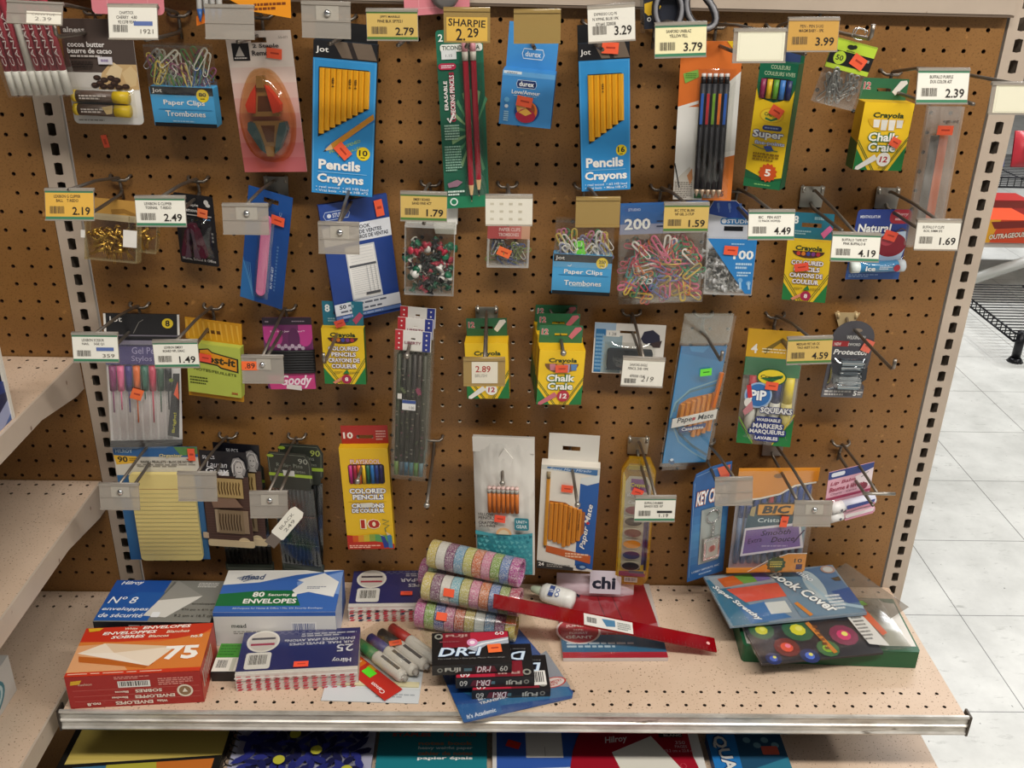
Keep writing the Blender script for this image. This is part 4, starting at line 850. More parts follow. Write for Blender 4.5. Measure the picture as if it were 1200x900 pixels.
# ---------------------------------------------------------------- second row
def fastener_mesh():
    if 'fast' not in _CM:
        mb = MB(); g = mt('c9a24a', .3, .9); mb.tube([(0, 0, .016), (0, 0, .0165), (0, 0, .018)], [.0042, .0042, .0012], g, 10)
        for s_ in (-1, 1): mb.tube([(s_*.0004, 0, .016), (s_*.0008, 0, 0), (s_*.0012, 0, -.014)], [.0009, .0009, .0003], g, 5)
        o = mb.build('brass_fastener'); _CM['fast'] = o.data; bpy.data.objects.remove(o)
    return _CM['fast']
for key, n, lb in (('fasten', 44, 'clear box of brass paper fasteners with a white sticker, behind the yellow 2.19 tag'), ('fastenB', 8, 'second clear box of brass fasteners, half hidden behind the fuller one')):
    i = Item('fastener_box', lb, 'fasteners', Q[key], 'boxes of brass fasteners')
    scatter(i, 'brass_fastener', [fastener_mesh()], n, .18, .42, .82, .86, -.014, -.003, 3, 75, lambda u, v, q: (u, max(v, .42+.5*abs(u-.55))), 20, .9)
    f = i.part('box'); f.film(0, 0.05, 1, 1, .0, BLIST, .001, .0003, 8); f.film(0, .05, 1, 1, -.018, BLIST, 0, .0003, 4)
    for a, b, c, e in ((0, .05, .03, 1), (.97, .05, 1, 1), (0, .96, 1, 1)): f.slab(a, b, c, e, -.018, .0, clear('box_wall', 'f0e8d4', .25, .1, 'd8c89c'))
    g = i.part('header_card'); g.slab(.06, -.3, .96, .16, -.019, -.0182, 'b0843c'); g.d = -.0181; g.p([(.4, -.08), (.64, -.12), (.96, .0), (.96, .06), (.66, -.02), (.42, .02)], '8b6428'); g.r(.06, .02, .96, .16, 'a89878')
    if n > 9:
        for a, b in ((.74, 1.0), (-.06, .02)): g = i.part('price_sticker'); g.slab(a, .3 if a > 0 else .38, b, .66 if a > 0 else .54, .002, .0024, 'e2ded6')
    i.done()

i = Item('staple_remover_card', 'black card holding one dark maroon staple remover, in the second row', 'staple remover', Q['remblk'])
f = i.part('card'); f.rslab(0, 0, 1, 1, .003, -.0006, 0, '17161a'); f.t('Staple', .46, .15, .3, .05, 'd8d4d0', b=.02); f.t('Remover', .42, .22, .4, .05, 'e2deda', b=.02); f.r(.3, .28, .92, .295, 'bdb8b4'); f.l(.7, .31, .92, .35, 1, '4f7fb0'); f.e(.82, .09, .06, 'c8c4c0', .035); f.e(.86, .13, .06, 'c8c4c0', .025); f.t('Home, School & Office', .5, .93, .86, .045, 'd8d4d0', b=.015); f.l(.88, .5, .93, .66, 3, '8b8884')
def jaws(cu, cv, body, jaw):
    g = i.part('staple_remover')
    g.prism([(cu-.08, cv-.2), (cu+.08, cv-.2), (cu+.13, cv-.08), (cu-.13, cv-.08)], .004, .013, body); g.e(cu-.05, cv-.21, .04, CHROME); 
    for q_ in (-1, 1):
        g.prism([(cu+q_*.02, cv-.18), (cu+q_*.14, cv-.12), (cu+q_*.28, cv+.17), (cu+q_*.3, cv+.26), (cu+q_*.12, cv+.24)][::q_], .003, .014, body)
        g.prism([(cu+q_*.02, cv-.16), (cu+q_*.08, cv-.13), (cu+q_*.12, cv+.1), (cu+q_*.2, cv+.28), (cu+q_*.04, cv+.25), (cu+q_*.05, cv+.05)][::q_], .0135, .0155, jaw)
jaws(.48, .58, mt('4a1626', .3), mt('6d5560', .3, .6)); 
f = i.part('blister'); f.film(.12, .32, .9, .9, .001, BLIST, .016, .0002, 10); i.sticker(.72, .24, 'ee7a4a', L=.014, H=.012, rot=-8, d=.002); i.done()

i = Item('nail_file_card', 'twisted blue card with a long pink emery board', 'nail file', Q['nail'])
f = i.part('card'); f.slot(0, 0, 1, .15, -.0008, 0, '1d4f96', .36, .06, .7, .1); f.slab(0, .15, 1, 1, -.0008, 0, '1c4a90'); f.d = .0001
f.p([(0, .62), (.34, .95), (.34, 1), (0, 1)], '2f6fae'); [f.s_([(.02+.05*k, .66), (.3, .96)], .012, '5a96c8') for k in range(4)]; f.t('BUY ONE GET', .7, .74, .2, .05, 'c8d6ea', rot=90, b=.02); f.l(.76, .44, .8, .86, 14, '5a82b8', 2); f.l(.58, .5, .61, .7, 8, '4a74b0', 2); f.t('JOC', .78, .2, .1, .07, 'a8c0e0', rot=90)
g = i.part('pink_file'); g.rslab(.4, .2, .6, .92, .0062, .002, .005, 'e07aa8'); g.d = .0051; g.rr(.43, .21, .57, .91, .004, 'e68ab4')
g = i.part('sleeve'); g.film(.3, .16, .66, .95, .001, FILM, .008, .001, 10); i.sticker(.74, .22, L=.019, H=.012, rot=-3, d=.003); i.done()

i = Item('sales_book', 'tilted dark blue sales book with a ruled receipt printed on its cover', 'book', Q['sales'])
f = i.part('cover'); f.slab(0, 0, 1, 1, -.006, 0, '20408a'); f.d = .0001; f.rr(.06, .06, .42, .13, .005, '2c4c96'); f.s_([(.08, .065), (.4, .065), (.43, .095), (.4, .13), (.08, .13), (.05, .095)], .009, 'b8c4dc', True); f.t('STUDIO', .28, .097, .2, .035, 'd6dce8', b=.02); f.e(.13, .097, .03, 'd6dce8')
f.r(0, .19, 1, .34, 'dfe2e8'); f.t('SALES BOOK', .5, .225, .4, .032, '222a3c', b=.025); f.t('LIVRET DE VENTES', .58, .265, .56, .032, '222a3c', b=.025); f.t('LIBROS DE VENTAS', .7, .305, .5, .032, '222a3c', b=.025)
f.p([(.28, .37), (.72, .37), (.75, .83), (.29, .83)], 'c9ccd0'); f.p([(.3, .385), (.7, .385), (.73, .815), (.31, .815)], 'eceae6')
f.r(.31, .53, .71, .55, '55585e'); [f.r(.33, .56+.018*k, .71, .562+.018*k, '9a9ca2') for k in range(13)]; [f.r(.34, .4+.025*k, .68, .402+.025*k, 'b4b6ba') for k in range(5)]; [f.s_([(a, .55), (a+.012, .78)], .006, '9a9ca2') for a in (.56, .62, .68)]; f.r(.5, .775, .72, .795, '4a4c52')
f.r(0, .83, 1, .93, 'd8dbe2'); f.t('50', .12, .86, .1, .035, '222a3c', b=.03); f.l(.2, .845, .94, .87, 1, '5a6070', 2); f.l(.08, .89, .9, .915, 1, '5a6070', 4); f.r(0, .935, 1, .965, '5a78b4'); f.l(.1, .943, .8, .958, 1, 'a8b8d8')
g = i.side(f, .006, 'right'); g.r(0, 0, 1, 1, 'd8d4cc'); i.sticker(.86, .1, L=.011, H=.022, rot=4, d=.002); i.done()

i = Item('push_pin_box', 'clear box of red, white, green and black push pins under the 1.79 tag', 'push pins', Q['pins'])
pm = [pin_mesh(c) for c in ('b83448', 'e4e2dc', '1a5a40', '17181a', '1f6a4c', 'a82a40', '17181a', '1a5a40', '17181a', '1f6a4c', 'e4e2dc', '17181a', 'b83448', 'd8b428')]
scatter(i, 'push_pin', pm, 98, .1, .3, .9, .92, -.018, -.005, 11, 180, lambda u, v, q: (u, max(v, .28+.2*abs(u-.5))), 70, 1.2)
f = i.part('box'); f.film(0, 0.02, 1, 1, .0, BLIST, .0005, .0002, 6); f.film(0, .02, 1, 1, -.024, BLIST, 0, .0003, 4)
for a, b, c, e in ((0, .02, .02, 1), (.98, .02, 1, 1), (0, .97, 1, 1), (0, .02, 1, .05)): f.slab(a, b, c, e, -.024, .001, clear('box_edge', 'f4f4f0', .25, .08))
g = i.part('header_tab'); g.slab(.0, -.36, 1.04, .06, -.026, -.0252, 'd6d3cc'); g.p([(.55, .05), (1.02, -.3), (1.02, .2), (.6, .2)], 'e6e4de', -.0251); i.done()

i = Item('clip_box', 'little clear box of paper clips with a faded red card and orange sticker', 'paper clips', Q['boxclip'])
f = i.part('header_card'); f.slab(0, -.3, 1.0, .34, -.006, -.004, 'a84a48'); f.d = -.0039; f.r(.45, 0, .8, .34, 'b8665e'); f.r(.8, 0, 1, .34, 'c29478'); f.t('PAPER CLIPS', .52, .12, .5, .08, 'd8b8b0', b=.02); f.t('TROMBONES', .5, .24, .48, .08, 'd8b8b0', b=.02)
scatter(i, 'paper_clip', [clip_mesh(c) for c in ('d8d4cc', '2f4f8a', '7a8a4a', 'b9b9b9', '3a3a3e')], 34, .15, .5, .85, .9, -.012, -.002, 8, 90, None, 20, .85)
f = i.part('box'); f.rslab(0, .34, 1, 1, .004, -.016, -.0155, BLIST); f.film(0, .34, 1, 1, 0, BLIST, .0005, .0002, 6)
for a, b, c, e in ((0, .34, .05, 1), (.95, .34, 1, 1), (0, .95, 1, 1)): f.slab(a, b, c, e, -.016, .001, clear('box_edge', 'f4f4f0', .25, .08))
i.sticker(.4, .62, 'f2703a', L=.018, H=.012, rot=-22, d=.003); i.done()

jot_clips('clips250', 0, 'bag of 250 paper clips with green price sticker, in the second row', ['e8e6e0', 'c87a9c', '4a8a5a', 'd8c060', 'e8e6e0', '8a8fb4'], 0, dict(col='6fe03a', L=.013, H=.019, rot=12, ink='2d7a1c'), 9)

i = Item('paper_clip_bag', 'large clear bag of 200 many-coloured paper clips with blue header card', 'paper clips', Q['clips200'])
f = i.part('header_card'); f.slab(0, 0, 1, .3, -.001, .001, '2a5fa0'); f.d = .0011; f.r(0, .2, 1, .3, '8b8fa8'); f.p([(.5, .08), (.58, .06), (.68, .14), (.62, .2), (.5, .19)], 'd8b8c0'); f.e(.14, .06, .1, '35589a', .02); f.t('STUDIO', .16, .06, .14, .025, 'c8d4e4'); f.to('200', .2, .2, .3, .11, 'e8e8e4', '2a4a84', b=.03); [f.r(.42, .17+.05*k, .8, .185+.05*k, '1c2c50') for k in range(2)]
cm = [clip_mesh(c, .0007) for c in ('c8485a', 'e4dfd6', '2f8a5a', 'd8b84a', '6a6aa8', 'd86a8a', 'c8485a', '3a8a8a', 'd8783a')]
scatter(i, 'paper_clip', cm, 100, .1, .4, .92, .93, -.004, .007, 21, 180, None, 30, 1.05)
f = i.part('bag'); f.film(0, 0, 1, .99, .009, FILM, .006, .003, 14, 3); f.film(0, 0, 1, .99, -.008, FILMH, -.001, .001, 6, 2); f.slab(.01, .95, .99, 1.0, -.001, .003, FILMH); i.done()

i = Item('push_pin_box', 'clear box of 100 transparent push pins with a blue triangular card', 'push pins', Q['pins100'])
f = i.part('card'); f.prism([(.12, 0), (.55, 0), (.85, .14), (.98, .22), (1, 1), (0.04, 1), (0.02, .1)], -.018, -.0172, 'd8dae0'); f.d = -.0171; f.p([(.12, .01), (.55, .01), (.85, .15), (.98, .22), (.9, .24), (.04, .15), (.04, .1)], '2a4fa8'); f.slab(.36, .28, .74, .33, -.0171, -.017, '17181c'); f.rr(.28, .19, .98, .26, .003, '2f7ab4'); f.t('STUDIO', .66, .225, .5, .045, 'e6eaf0', b=.025); f.e(.35, .225, .05, 'e6eaf0', .025)
for k in range(3): f.s_([(.2+.22*k, .03), (.22+.22*k, .09)], .05, '6a8ac8'); f.s_([(.22+.22*k, .09), (.23+.22*k, .13)], .015, '8aa4d4')
scatter(i, 'push_pin', [pin_mesh('clear'), pin_mesh('b0b0b0')], 88, .06, .5, .82, .96, -.014, -.003, 31, 180, lambda u, v, q: (u, max(v, .42+.56*u)), 70, .9)
f = i.part('box'); f.film(0.02, .36, 1, 1, 0, FILM, .0005, .0002, 6)
for a, b, c, e in ((0.02, .36, .05, 1), (.97, .36, 1, 1), (.02, .975, 1, 1)): f.slab(a, b, c, e, -.018, .001, clear('box_edge', 'f4f4f0', .25, .08))
g = i.part('label_card'); g.prism([(.02, .38), (1, .38), (.98, .98), (.86, .98)], .001, .0014, '2b80c4'); g.d = .0015; g.t('100', .76, .55, .4, .1, 'eef0ee', b=.03); g.l(.5, .42, .8, .445, 1, '9cc8e8'); g.l(.62, .63, .94, .71, 2, 'b8d8ee', 2); g.l(.66, .73, .94, .79, 2, 'b8d8ee', 4)
for k in range(2): g.e(.74+.17*k, .83+.03*k, .05, '7ab0dc'); g.s_([(.74+.17*k, .85), (.76+.17*k, .93)], .04, 'a8cdea')
i.sticker(.5, .5, L=.018, H=.012, rot=-3, d=.003); i.done()

def cray8(key, label, dk, st, teal='1e6f86'):
    i = Item('coloured_pencil_box', label, 'pencils', Q[key], 'yellow boxes of eight coloured pencils'); t = .012
    f = i.part('carton'); f.slab(0, 0, 1, 1, -t, 0, 'e0b41c'); f.d = .0001; f.r(0, 0, 1, 1, 'eac422'); f.p([(0, .7), (.32, 1), (0, 1)], '1f7a3c'); f.p([(1, .68), (.72, 1), (1, 1)], '1f7a3c')
    for a in (.05, .1): f.s_([(0, .66-a), (.34+a*.9, 1)], .014, '2a5a2c'); f.s_([(1, .62-a), (.68-a*.9, 1)], .014, '2a5a2c')
    f.t('Crayola', .5, .12, .6, .1, '1d3a22', b=.03, i=.05); f.e(.5, .16, .36, '4a2a20', .11, 18, 0, 180)
    for k, c in enumerate(('c8402c', 'd87a20', '3a4a9a', '7a3a80', 'b03038')): f.e(.28+.11*k, .2, .045, c, .035)
    for k, (s, L) in enumerate((('COLOURED', .72), ('PENCILS', .58), ('CRAYONS DE', .74), ('COULEUR', .6))): f.to(s, .5, .35+.105*k, L, .075, 'f4f0ea', '5a2a6a', b=.03, g=.06)
    f.l(.25, .76, .45, .8, 2, '7a6a20'); f.l(.62, .76, .85, .8, 2, '7a6a20'); f.p([(.46, .8), (.56, .72), (.62, .8)], '2a7a3c'); f.p([(.2, .96), (.42, .86), (.46, .9), (.26, .99)], 'd88a6a'); f.e(.54, .9, .12, 'a8244a'); f.t('8', .54, .9, .08, .07, 'f4ece4', b=.03)
    g = i.side(f, t, 'right'); g.d = .0002; g.r(0, 0, 1, 1, '1f6a38')
    f = i.part('hang_tab'); dt = -t+.001; tab(f, -.42, .02, .02, .98, dt, teal, .46, .45, .16); f.d = dt+.0002; f.t('8', .14, -.3, .12, .13, 'e8ecea', b=.03); f.l(.14, -.14, .5, -.06, 2, '8ab4c0'); f.l(.55, -.38, .8, -.3, 1, '8ab4c0')
    f.p([(.72, -.1), (.9, -.24), (.98, -.18), (.8, -.02)], 'd86aa0' if dk else 'b04a6a'); i.sticker(*st, d=.003); i.done()
cray8('crayA', 'small yellow box of eight coloured pencils by the 4.19 tag', 1, (.38, .42, 'f2553c', .018, .011, 12))
cray8('crayB', 'small yellow box of eight coloured pencils beneath the sales book', 0, (.46, -.1, 'd8503c', .014, .01, 20))

i = Item('lip_balm_card', 'navy card with a cherry picture holding one white and blue lip balm tube', 'lip balm', Q['ice'])
f = i.part('card'); f.rslab(0, 0, 1, 1, .005, -.0006, 0, '2a3f8a'); f.rr(.6, 0, 1.0, .2, .008, 'a82838'); f.t('Cherry', .8, .07, .26, .06, 'f0dcdc', i=.3); f.l(.7, .11, .9, .16, 1, 'e8b8bc'); f.t('MENTHOLATUM', .24, .1, .36, .04, 'dfe4ee', b=.02)
f.to('Natural', .36, .26, .6, .12, 'f2f2f0', '1c2c6a', b=.03); f.t('Ice', .14, .4, .22, .11, 'f2f2f0', b=.03); f.p([(.36, .5), (.5, .34), (.95, .3), (1, .5), (.95, .72), (.5, .74)], 'bcd0e6'); f.e(.72, .5, .28, '8a1a2c', .17); f.e(.64, .44, .12, 'b8404e', .07); f.s_([(.7, .36), (.86, .26), (.95, .3)], .02, '6a4a30'); f.p([(.0, .78), (1, .7), (1, 1), (0, 1)], '2f5aa4'); f.l(.05, .92, .6, .97, 2, '8aa8d8')
g = i.part('lip_balm_tube'); g.tub([(.12, .79, .008), (.95, .77, .008)], .0078, '3f8fc4', 14); g.tub([(.02, .792, .008), (.16, .788, .008)], .008, 'e4ece8', 14); g.tub([(.86, .772, .008), (.99, .77, .008)], .0081, 'cfd8de', 14); g.d = .0161; g.t('Ice', .34, .785, .18, .07, 'eef2f2', b=.03); g.l(.5, .75, .74, .8, 2, 'dfeaf2'); g.e(.82, .775, .06, 'a82838', .05)
f = i.part('blister'); f.film(.0, .66, 1.02, .9, .001, BLIST, .018, .0002, 10); i.sticker(.66, .36, 'f2553c', L=.018, H=.013, rot=-16, d=.003); i.done()

# ---------------------------------------------------------------- third row
i = Item('gel_pen_pouch', 'clear pouch of eight gel pens in bright colours under a black header', 'pens', Q['gel'])
f = i.part('header_card'); f.slab(.0, 0, 1, .22, -.001, .001, '17161a'); f.d = .0011; f.r(0, 0, .03, .22, 'dedbd4'); f.r(.97, 0, 1, .22, 'dedbd4'); f.e(.84, .065, .075, 'e0c428'); f.t('8', .84, .065, .06, .045, INK, b=.03); f.t('Jot', .15, .045, .18, .05, 'e4e0da', b=.008); f.s_([(.38, .14), (.46, .06), (.52, .04)], .008, '7a7672'); f.r(0, .15, 1, .16, '6b6670')
f.slab(.0, .22, 1, .37, -.001, .001, '443a78'); f.d = .0014; f.t('Gel Pens', .55, .265, .4, .05, 'a8a0c8'); f.t('Stylos gel', .56, .33, .44, .05, 'a8a0c8')
f.slab(0, .37, 1, 1, -.004, -.003, 'efeceb')
for k, c in enumerate(('8a2a6a', 'e86a9a', '3a2f80', 'e8702c', '2a6a58', 'c83a5a', '3a5a48', '1c1c24')):
    u = .08+.107*k; g = i.part('gel_pen'); g.tub([(u, .38, .002), (u, .56, .002)], .0047, c, 10); g.tub([(u, .56, .002), (u, .94, .002)], .0038, clear('pen_barrel', 'f6f4f4', .14, .1, 'f0ecee'), 10); g.tub([(u, .56, .006), (u, .8-.1*(k % 3 == 1)-.08*(k % 2 == 0), .006)], .001, c, 6); g.slab(u-.012, .4, u+.012, .52, .0066, .008, c)
g = i.part('side_label'); g.p([(.8, .9), (.9, .42), (.99, .42), (.96, .92)], '15151c', .0085); g.d = .0086; g.t('Bright!', .9, .8, .16, .05, 'c8c428', rot=84, b=.02); g.p([(.9, .58), (.96, .48), (.97, .62)], 'e8603a'); g.e(.87, .47, .03, '7a8a2a')
f = i.part('pouch'); f.film(0, .2, 1, 1, .009, FILM, .001, .0012, 12, 4); f.slab(0, .965, 1, .995, -.004, .006, '2c2a2c'); f.slab(0, .19, 1, .215, .0015, .0045, '7d7888'); i.sticker(.4, .57, 'f2703a', L=.015, H=.016, rot=-18, d=.0115); i.done()

i = Item('sticky_note_pack', 'lime green sticky note pack in an orange-yellow wrapper', 'sticky notes', Q['postit'])
f = i.part('wrapper'); f.slot(0, 0, 1, .26, -.002, 0, 'd89a1e', .36, .12, .64, .17); f.slab(0, .26, 1, 1, -.003, -.002, 'd89a1e'); f.slab(0, .9, 1, 1, -.002, 0, 'd89a1e'); f.d = .0001; [f.p([(.1*k, .02), (.1*k+.04, .02), (.1*k+.07, .24), (.1*k+.05, .24)], 'e8b23c') for k in range(10)]; [f.s_([(.03, .925+.02*k), (.97, .92+.02*k)], .012, 'b87a14') for k in range(3)]
g = i.part('note_pad'); g.slab(.06, .26, 1.02, .9, -.002, .011, 'b2be50'); g.d = .0111; g.p([(.28, .33), (.45, .31), (.52, .35), (.98, .4), (.98, .58), (.66, .55), (.6, .52), (.26, .5)], '2a2a18'); g.p([(.3, .345), (.44, .325), (.51, .365), (.95, .415), (.95, .56), (.67, .53), (.61, .5), (.29, .485)], 'e0941e'); g.t('Post-it', .62, .445, .62, .1, '2a2a18', b=.04, rot=-4); g.t('NOTES/FEUILLETS', .56, .6, .76, .035, '4a541a', b=.02, rot=-3)
g.l(.1, .68, .42, .79, 3, '4a541a', 3, .5); g.t('3M', .9, .85, .11, .03, 'b03a2a', b=.03)
i.sticker(.4, .43, 'f2553c', L=.017, H=.012, rot=-3, d=.013); i.done()

i = Item('hair_elastic_card', 'pink and purple card wound with black hair elastics', 'hair elastics', Q['goody'])
f = i.part('card'); f.rslab(0, 0, 1, 1, .003, -.0008, 0, '6a2a5e'); f.r(0, 0, 1, .1, '2a1c2c'); f.e(.2, .27, .19, 'bc3a88', .14); f.e(.84, .26, .155, 'bc3a88', .14); f.r(.72, .1, 1.0, .3, 'bc3a88'); f.r(.01, .12, .3, .3, 'bc3a88'); f.t('Bobs & Go Jean Jelly Band™', .5, .19, .7, .03, 'e8c8dc', b=.02); f.e(.62, .3, .12, '5a2452', .16); f.l(.06, .04, .14, .07, 1, '9a8a98'); f.l(.6, .04, .9, .06, 1, '9a8a98')
[f.e(.3+.07*k, .39+.03*(k % 2), .04, 'b8a0b4', .03) for k in range(8)]; f.p([(.0, .78), (.98, .76), (1, 1), (.06, 1)], 'c03a78'); f.t('Goody', .6, .89, .66, .19, 'ead8e0', b=.03, i=.3); f.p([(.4, .93), (.7, .95), (.7, 1.02), (.38, .99)], 'd8d0cc')
for k in range(9): g = i.part('hair_elastic'); g.mb.tube([g.P(-.015, .46+.036*k, -.001), g.P(.02, .46+.036*k, .0025), g.P(.5, .462+.036*k, .003), g.P(.98, .46+.036*k, .0025), g.P(1.015, .46+.036*k, -.001), g.P(.5, .46+.036*k, -.004)], .0021, mt('121214', .7), 7, False, True)
i.done()

for n, (dx, dy, dz) in enumerate(((.004, .034, .034), (.002, .018, .018), (0, 0, 0))):
    base = Q['liberty']; pose = (base[0]+dx, base[1]+dy, base[2]+dz*.6)+tuple(base[3:])
    lb = ('rearmost long bag of dark sticks, only its red, grey and blue header showing on top', 'middle long bag of dark sticks, its header peeking over the front one', 'front long clear bag of dark patterned sticks with red, white and blue header')[n]
    i = Item('stick_bag', lb, 'bag', pose, 'long bags of dark sticks under flag-coloured headers')
    f = i.part('header_card'); f.slot(0, -.125, 1, .02, -.0006, .0006, 'dedbd4', .44, -.075, .56, -.06); f.d = .0007; f.r(0, -.125, .22, .02, 'b83038'); f.r(.76, -.125, .98, .02, '2f3a84'); [f.star(.11, -.1+.034*k, .035, 'ece8e4', 5, .45) for k in range(4)]; [f.star(.87, -.1+.034*k, .035, 'ece8e4', 5, .45) for k in range(4)]; f.t('LIBERTY', .5, -.04, .46, .02, '8a4a5c', b=.02)
    cs = ('3f4a3c', '2c2e30', '3a3c3a', '35343a', '3a3436', '444840')
    for k in range(6):
        g = i.part('dark_stick'); u = .14+.145*k; g.tub([(u, .04, .003), (u, .86, .003)], .0033, cs[k], 7); g.tub([(u, .86, .003), (u, .97, .003)], .0033, ('6a8a4a', '4a5a6a', '3a6a8a', '4a7a8a', '5a8a4a', '6a8a9a')[k], 7)
        q = random.Random(k); g.d = .0065
        for _ in range(9): a = q.uniform(.12, .85); g.e(u+q.uniform(-.02, .02), a, .035, q.choice(('8a8a86', '7a4a60', '5a6a50', '8a8478')), .006, 7)
        if k == 4: [g.star(u+.02*z, .3+.012*z, .09, 'a03a6a', 5, .5) for z in (-1, 0, 1)]
        if k == 1: [g.star(u+.04*z, .3+.012*z, .07, '6a7a5a', 5, .5) for z in (-1, 0, 1)]
    f = i.part('bag'); f.film(-.02, .0, 1.02, 1, .007, clear('dusty_film', 'ece9e2', .1, .18, 'd8d4cc', film=True), .002, .0012, 12, n); f.film(-.02, 0, 1.02, 1, -.002, FILM, 0, .0006, 6, n)
    if n == 2: g = i.part('price_sticker'); g.slab(.28, .365, .66, .44, .0095, .0099, 'e2e0dc'); g.d = .01; g.r(.28, .365, .66, .39, '3a4f8c'); g.t('1.00', .55, .42, .14, .02, '5a5a5e'); g.slab(.14, .32, .26, .36, .0095, .0098, 'd8d4cc')
    i.done()

i = chalk('chalkB', 'single box of white chalk in the third row behind the handwritten 2.89 slip'); i.done()
b = Q['chalkC']
i = chalk('', 'rearmost box of coloured chalk, only its green tab showing on top', True, (b[0]-.004, b[1]+.057, b[2]+.008)+tuple(b[3:])); i.done()
i = chalk('', 'middle box of coloured chalk, behind the front one', True, (b[0]-.002, b[1]+.029, b[2]+.006)+tuple(b[3:])); i.done()
i = chalk('chalkC', 'front box of coloured chalk with a pink stick drawn on it', True); i.sticker(.5, .32, L=.017, H=.011, rot=2, d=.003); i.done()

i = Item('eraser_card', 'white and blue card with a dark kneaded eraser in a clear blister', 'eraser', Q['eraser'])
f = i.part('card'); f.slot(0, 0, 1, .25, -.0006, 0, 'd9d4cc', .34, .14, .6, .19); f.slab(0, .25, 1, 1, -.0006, 0, 'd9d4cc'); f.d = .0001; f.r(0, 0, .3, .3, '9cb4cc'); f.r(.02, .12, .16, .98, '2a6fa4'); f.r(.12, .24, .4, .98, '8fa4ae'); f.l(.03, .2, .14, .94, 10, '7aa8cc', 3); f.r(.17, .14, .36, .26, 'e0ded8'); f.t('1.28', .26, .21, .1, .06, '4a4a4e'); f.p([(.66, .28), (.7, .14), (.82, .1), (.92, .2), (.94, .36), (.86, .42), (.7, .36)], '24243a'); f.p([(.8, .36), (.96, .3), (.94, .44), (.84, .44)], '3a2a2c'); f.l(.2, .88, .5, .94, 1, '4a6a80')
g = i.part('kneaded_eraser'); g.rslab(.2, .48, .84, .88, .004, .0005, .008, mt('34383c', .7))
f = i.part('blister'); f.film(.16, .36, .88, .95, .001, BLIST, .01, .0006, 12); i.done()

i = Item('pencil_sleeve', 'tall blue clear-edged sleeve of orange-yellow pencils with green price sticker', 'pencils', Q['pmate'])
f = i.part('card'); f.slab(.03, .2, .97, .97, -.0006, .0006, '2a7fb8'); f.d = .0007; f.p([(.03, .2), (.97, .2), (.97, .3), (.03, .24)], '2472ac')
def lens(k, c):
    pts = [(.5-.44*k+.9*k*t, .62-.155*k*math.sin(math.pi*min(1, t*1.0))**.6) for t in [z/12 for z in range(13)]]; return pts
f.s_([(.1, .62), (.16, .54), (.36, .49), (.7, .46), (.96, .44)], .05, '3f6f84'); f.s_([(.04, .66), (.1, .56), (.36, .475), (.96, .41)], .03, '7aa8b8'); f.s_([(.08, .66), (.3, .77), (.6, .85), (.96, .92)], .05, '37627a'); f.s_([(.08, .69), (.3, .82), (.6, .89), (.96, .955)], .03, '6a9cb8'); f.s_([(.74, .78), (.9, .72), (.97, .66)], .05, '3f6f84')
f.p([(.17, .66), (.18, .57), (.36, .53), (.97, .49), (.97, .64), (.7, .79), (.5, .76)], 'b8762c')
f.p([(.2, .2), (.6, .2), (.5, .24), (.25, .23)], '3a8cc4')
for k in range(7): pencil(i, .25+.105*k, .565-.012*k, min(.66+.04*k, .78-.012*max(0, k-3)), .0036, 'd0842c', .0035)
p = pencil(i, .93, .36, .58, .0036, 'd0702c', .006, None, None, .88)
g = i.part('label_band'); g.prism([(.06, .655), (.97, .595), (.97, .66), (.06, .715)], .0065, .007, 'e6e4de'); g.d = .0071; g.t('Paper Mate', .53, .655, .76, .045, '2a3038', b=.015, i=.25, rot=8); g.e(.5, .655, .035, 'b83040'); g.prism([(.24, .72), (.78, .685), (.78, .715), (.24, .75)], .0065, .007, '23407c'); g.d = .0071; g.t('Canadiana', .51, .718, .46, .022, 'e2e4e6', b=.02, rot=6); g.e(.16, .94, .05, '1c4a74', .014); g.e(.2, .95, .05, '1c4a74', .014); g.e(.18, .93, .035, 'cfdce6', .009)
f = i.part('sleeve'); f.film(0, 0, 1, 1, .008, FILM, .001, .0012, 14, 6); f.film(0, 0, 1, 1, -.002, FILMH, 0, .0006, 6); f.slab(0, 0, 1, .18, -.0015, .0005, FILMH); i.sticker(.56, .345, '6fe03a', L=.017, H=.011, rot=6, d=.011, ink='2d7a1c'); i.done()

i = Item('marker_pack', 'yellow and green pouch of four washable markers hung beside the 4.59 tag', 'markers', Q['pip'])
f = i.part('card'); f.slab(0, 0, 1, .24, -.0006, .0006, 'dca81e'); f.p([(.3, .17), (.62, .06), (.96, .16), (.96, .22), (.6, .1), (.34, .21)], '7a6420', .0007); f.d = .0008; f.t('4', .14, .165, .12, .08, 'f2ede4', b=.02); f.l(.28, .15, .86, .2, 2, 'f0e2b8', 2, .4); f.slab(0, .24, 1, .4, -.0006, .0006, '1d7040'); f.slab(0, .4, 1, 1, -.006, -.005, '9c948c'); f.d = -.0049; f.r(0, .4, .08, 1, '8f8478')
f.p([(0, .8), (.3, 1), (0, 1)], '1f7a3c', .009); f.p([(1, .74), (.66, 1), (1, 1)], '1f7a3c', .009); f.d = .0092; f.s_([(.0, .76), (.3, .99)], .02, '7ab03a'); f.s_([(1, .7), (.66, .99)], .02, 'd8c43a')
for k, c in enumerate(('c02a38', '2a60a8', '1f2f70', 'e0c828')):
    u = .2+.215*k; g = i.part('marker'); g.tub([(u, .4, .001), (u, .62, .001)], .0068, c, 12); g.tub([(u, .62, .001), (u, .95, .001)], .0074, 'd8d6cc' if k < 3 else 'e0d078', 12); g.tub([(u, .95, .001), (u, .97, .001)], [.0074, .004], 'e2e0d8', 12)
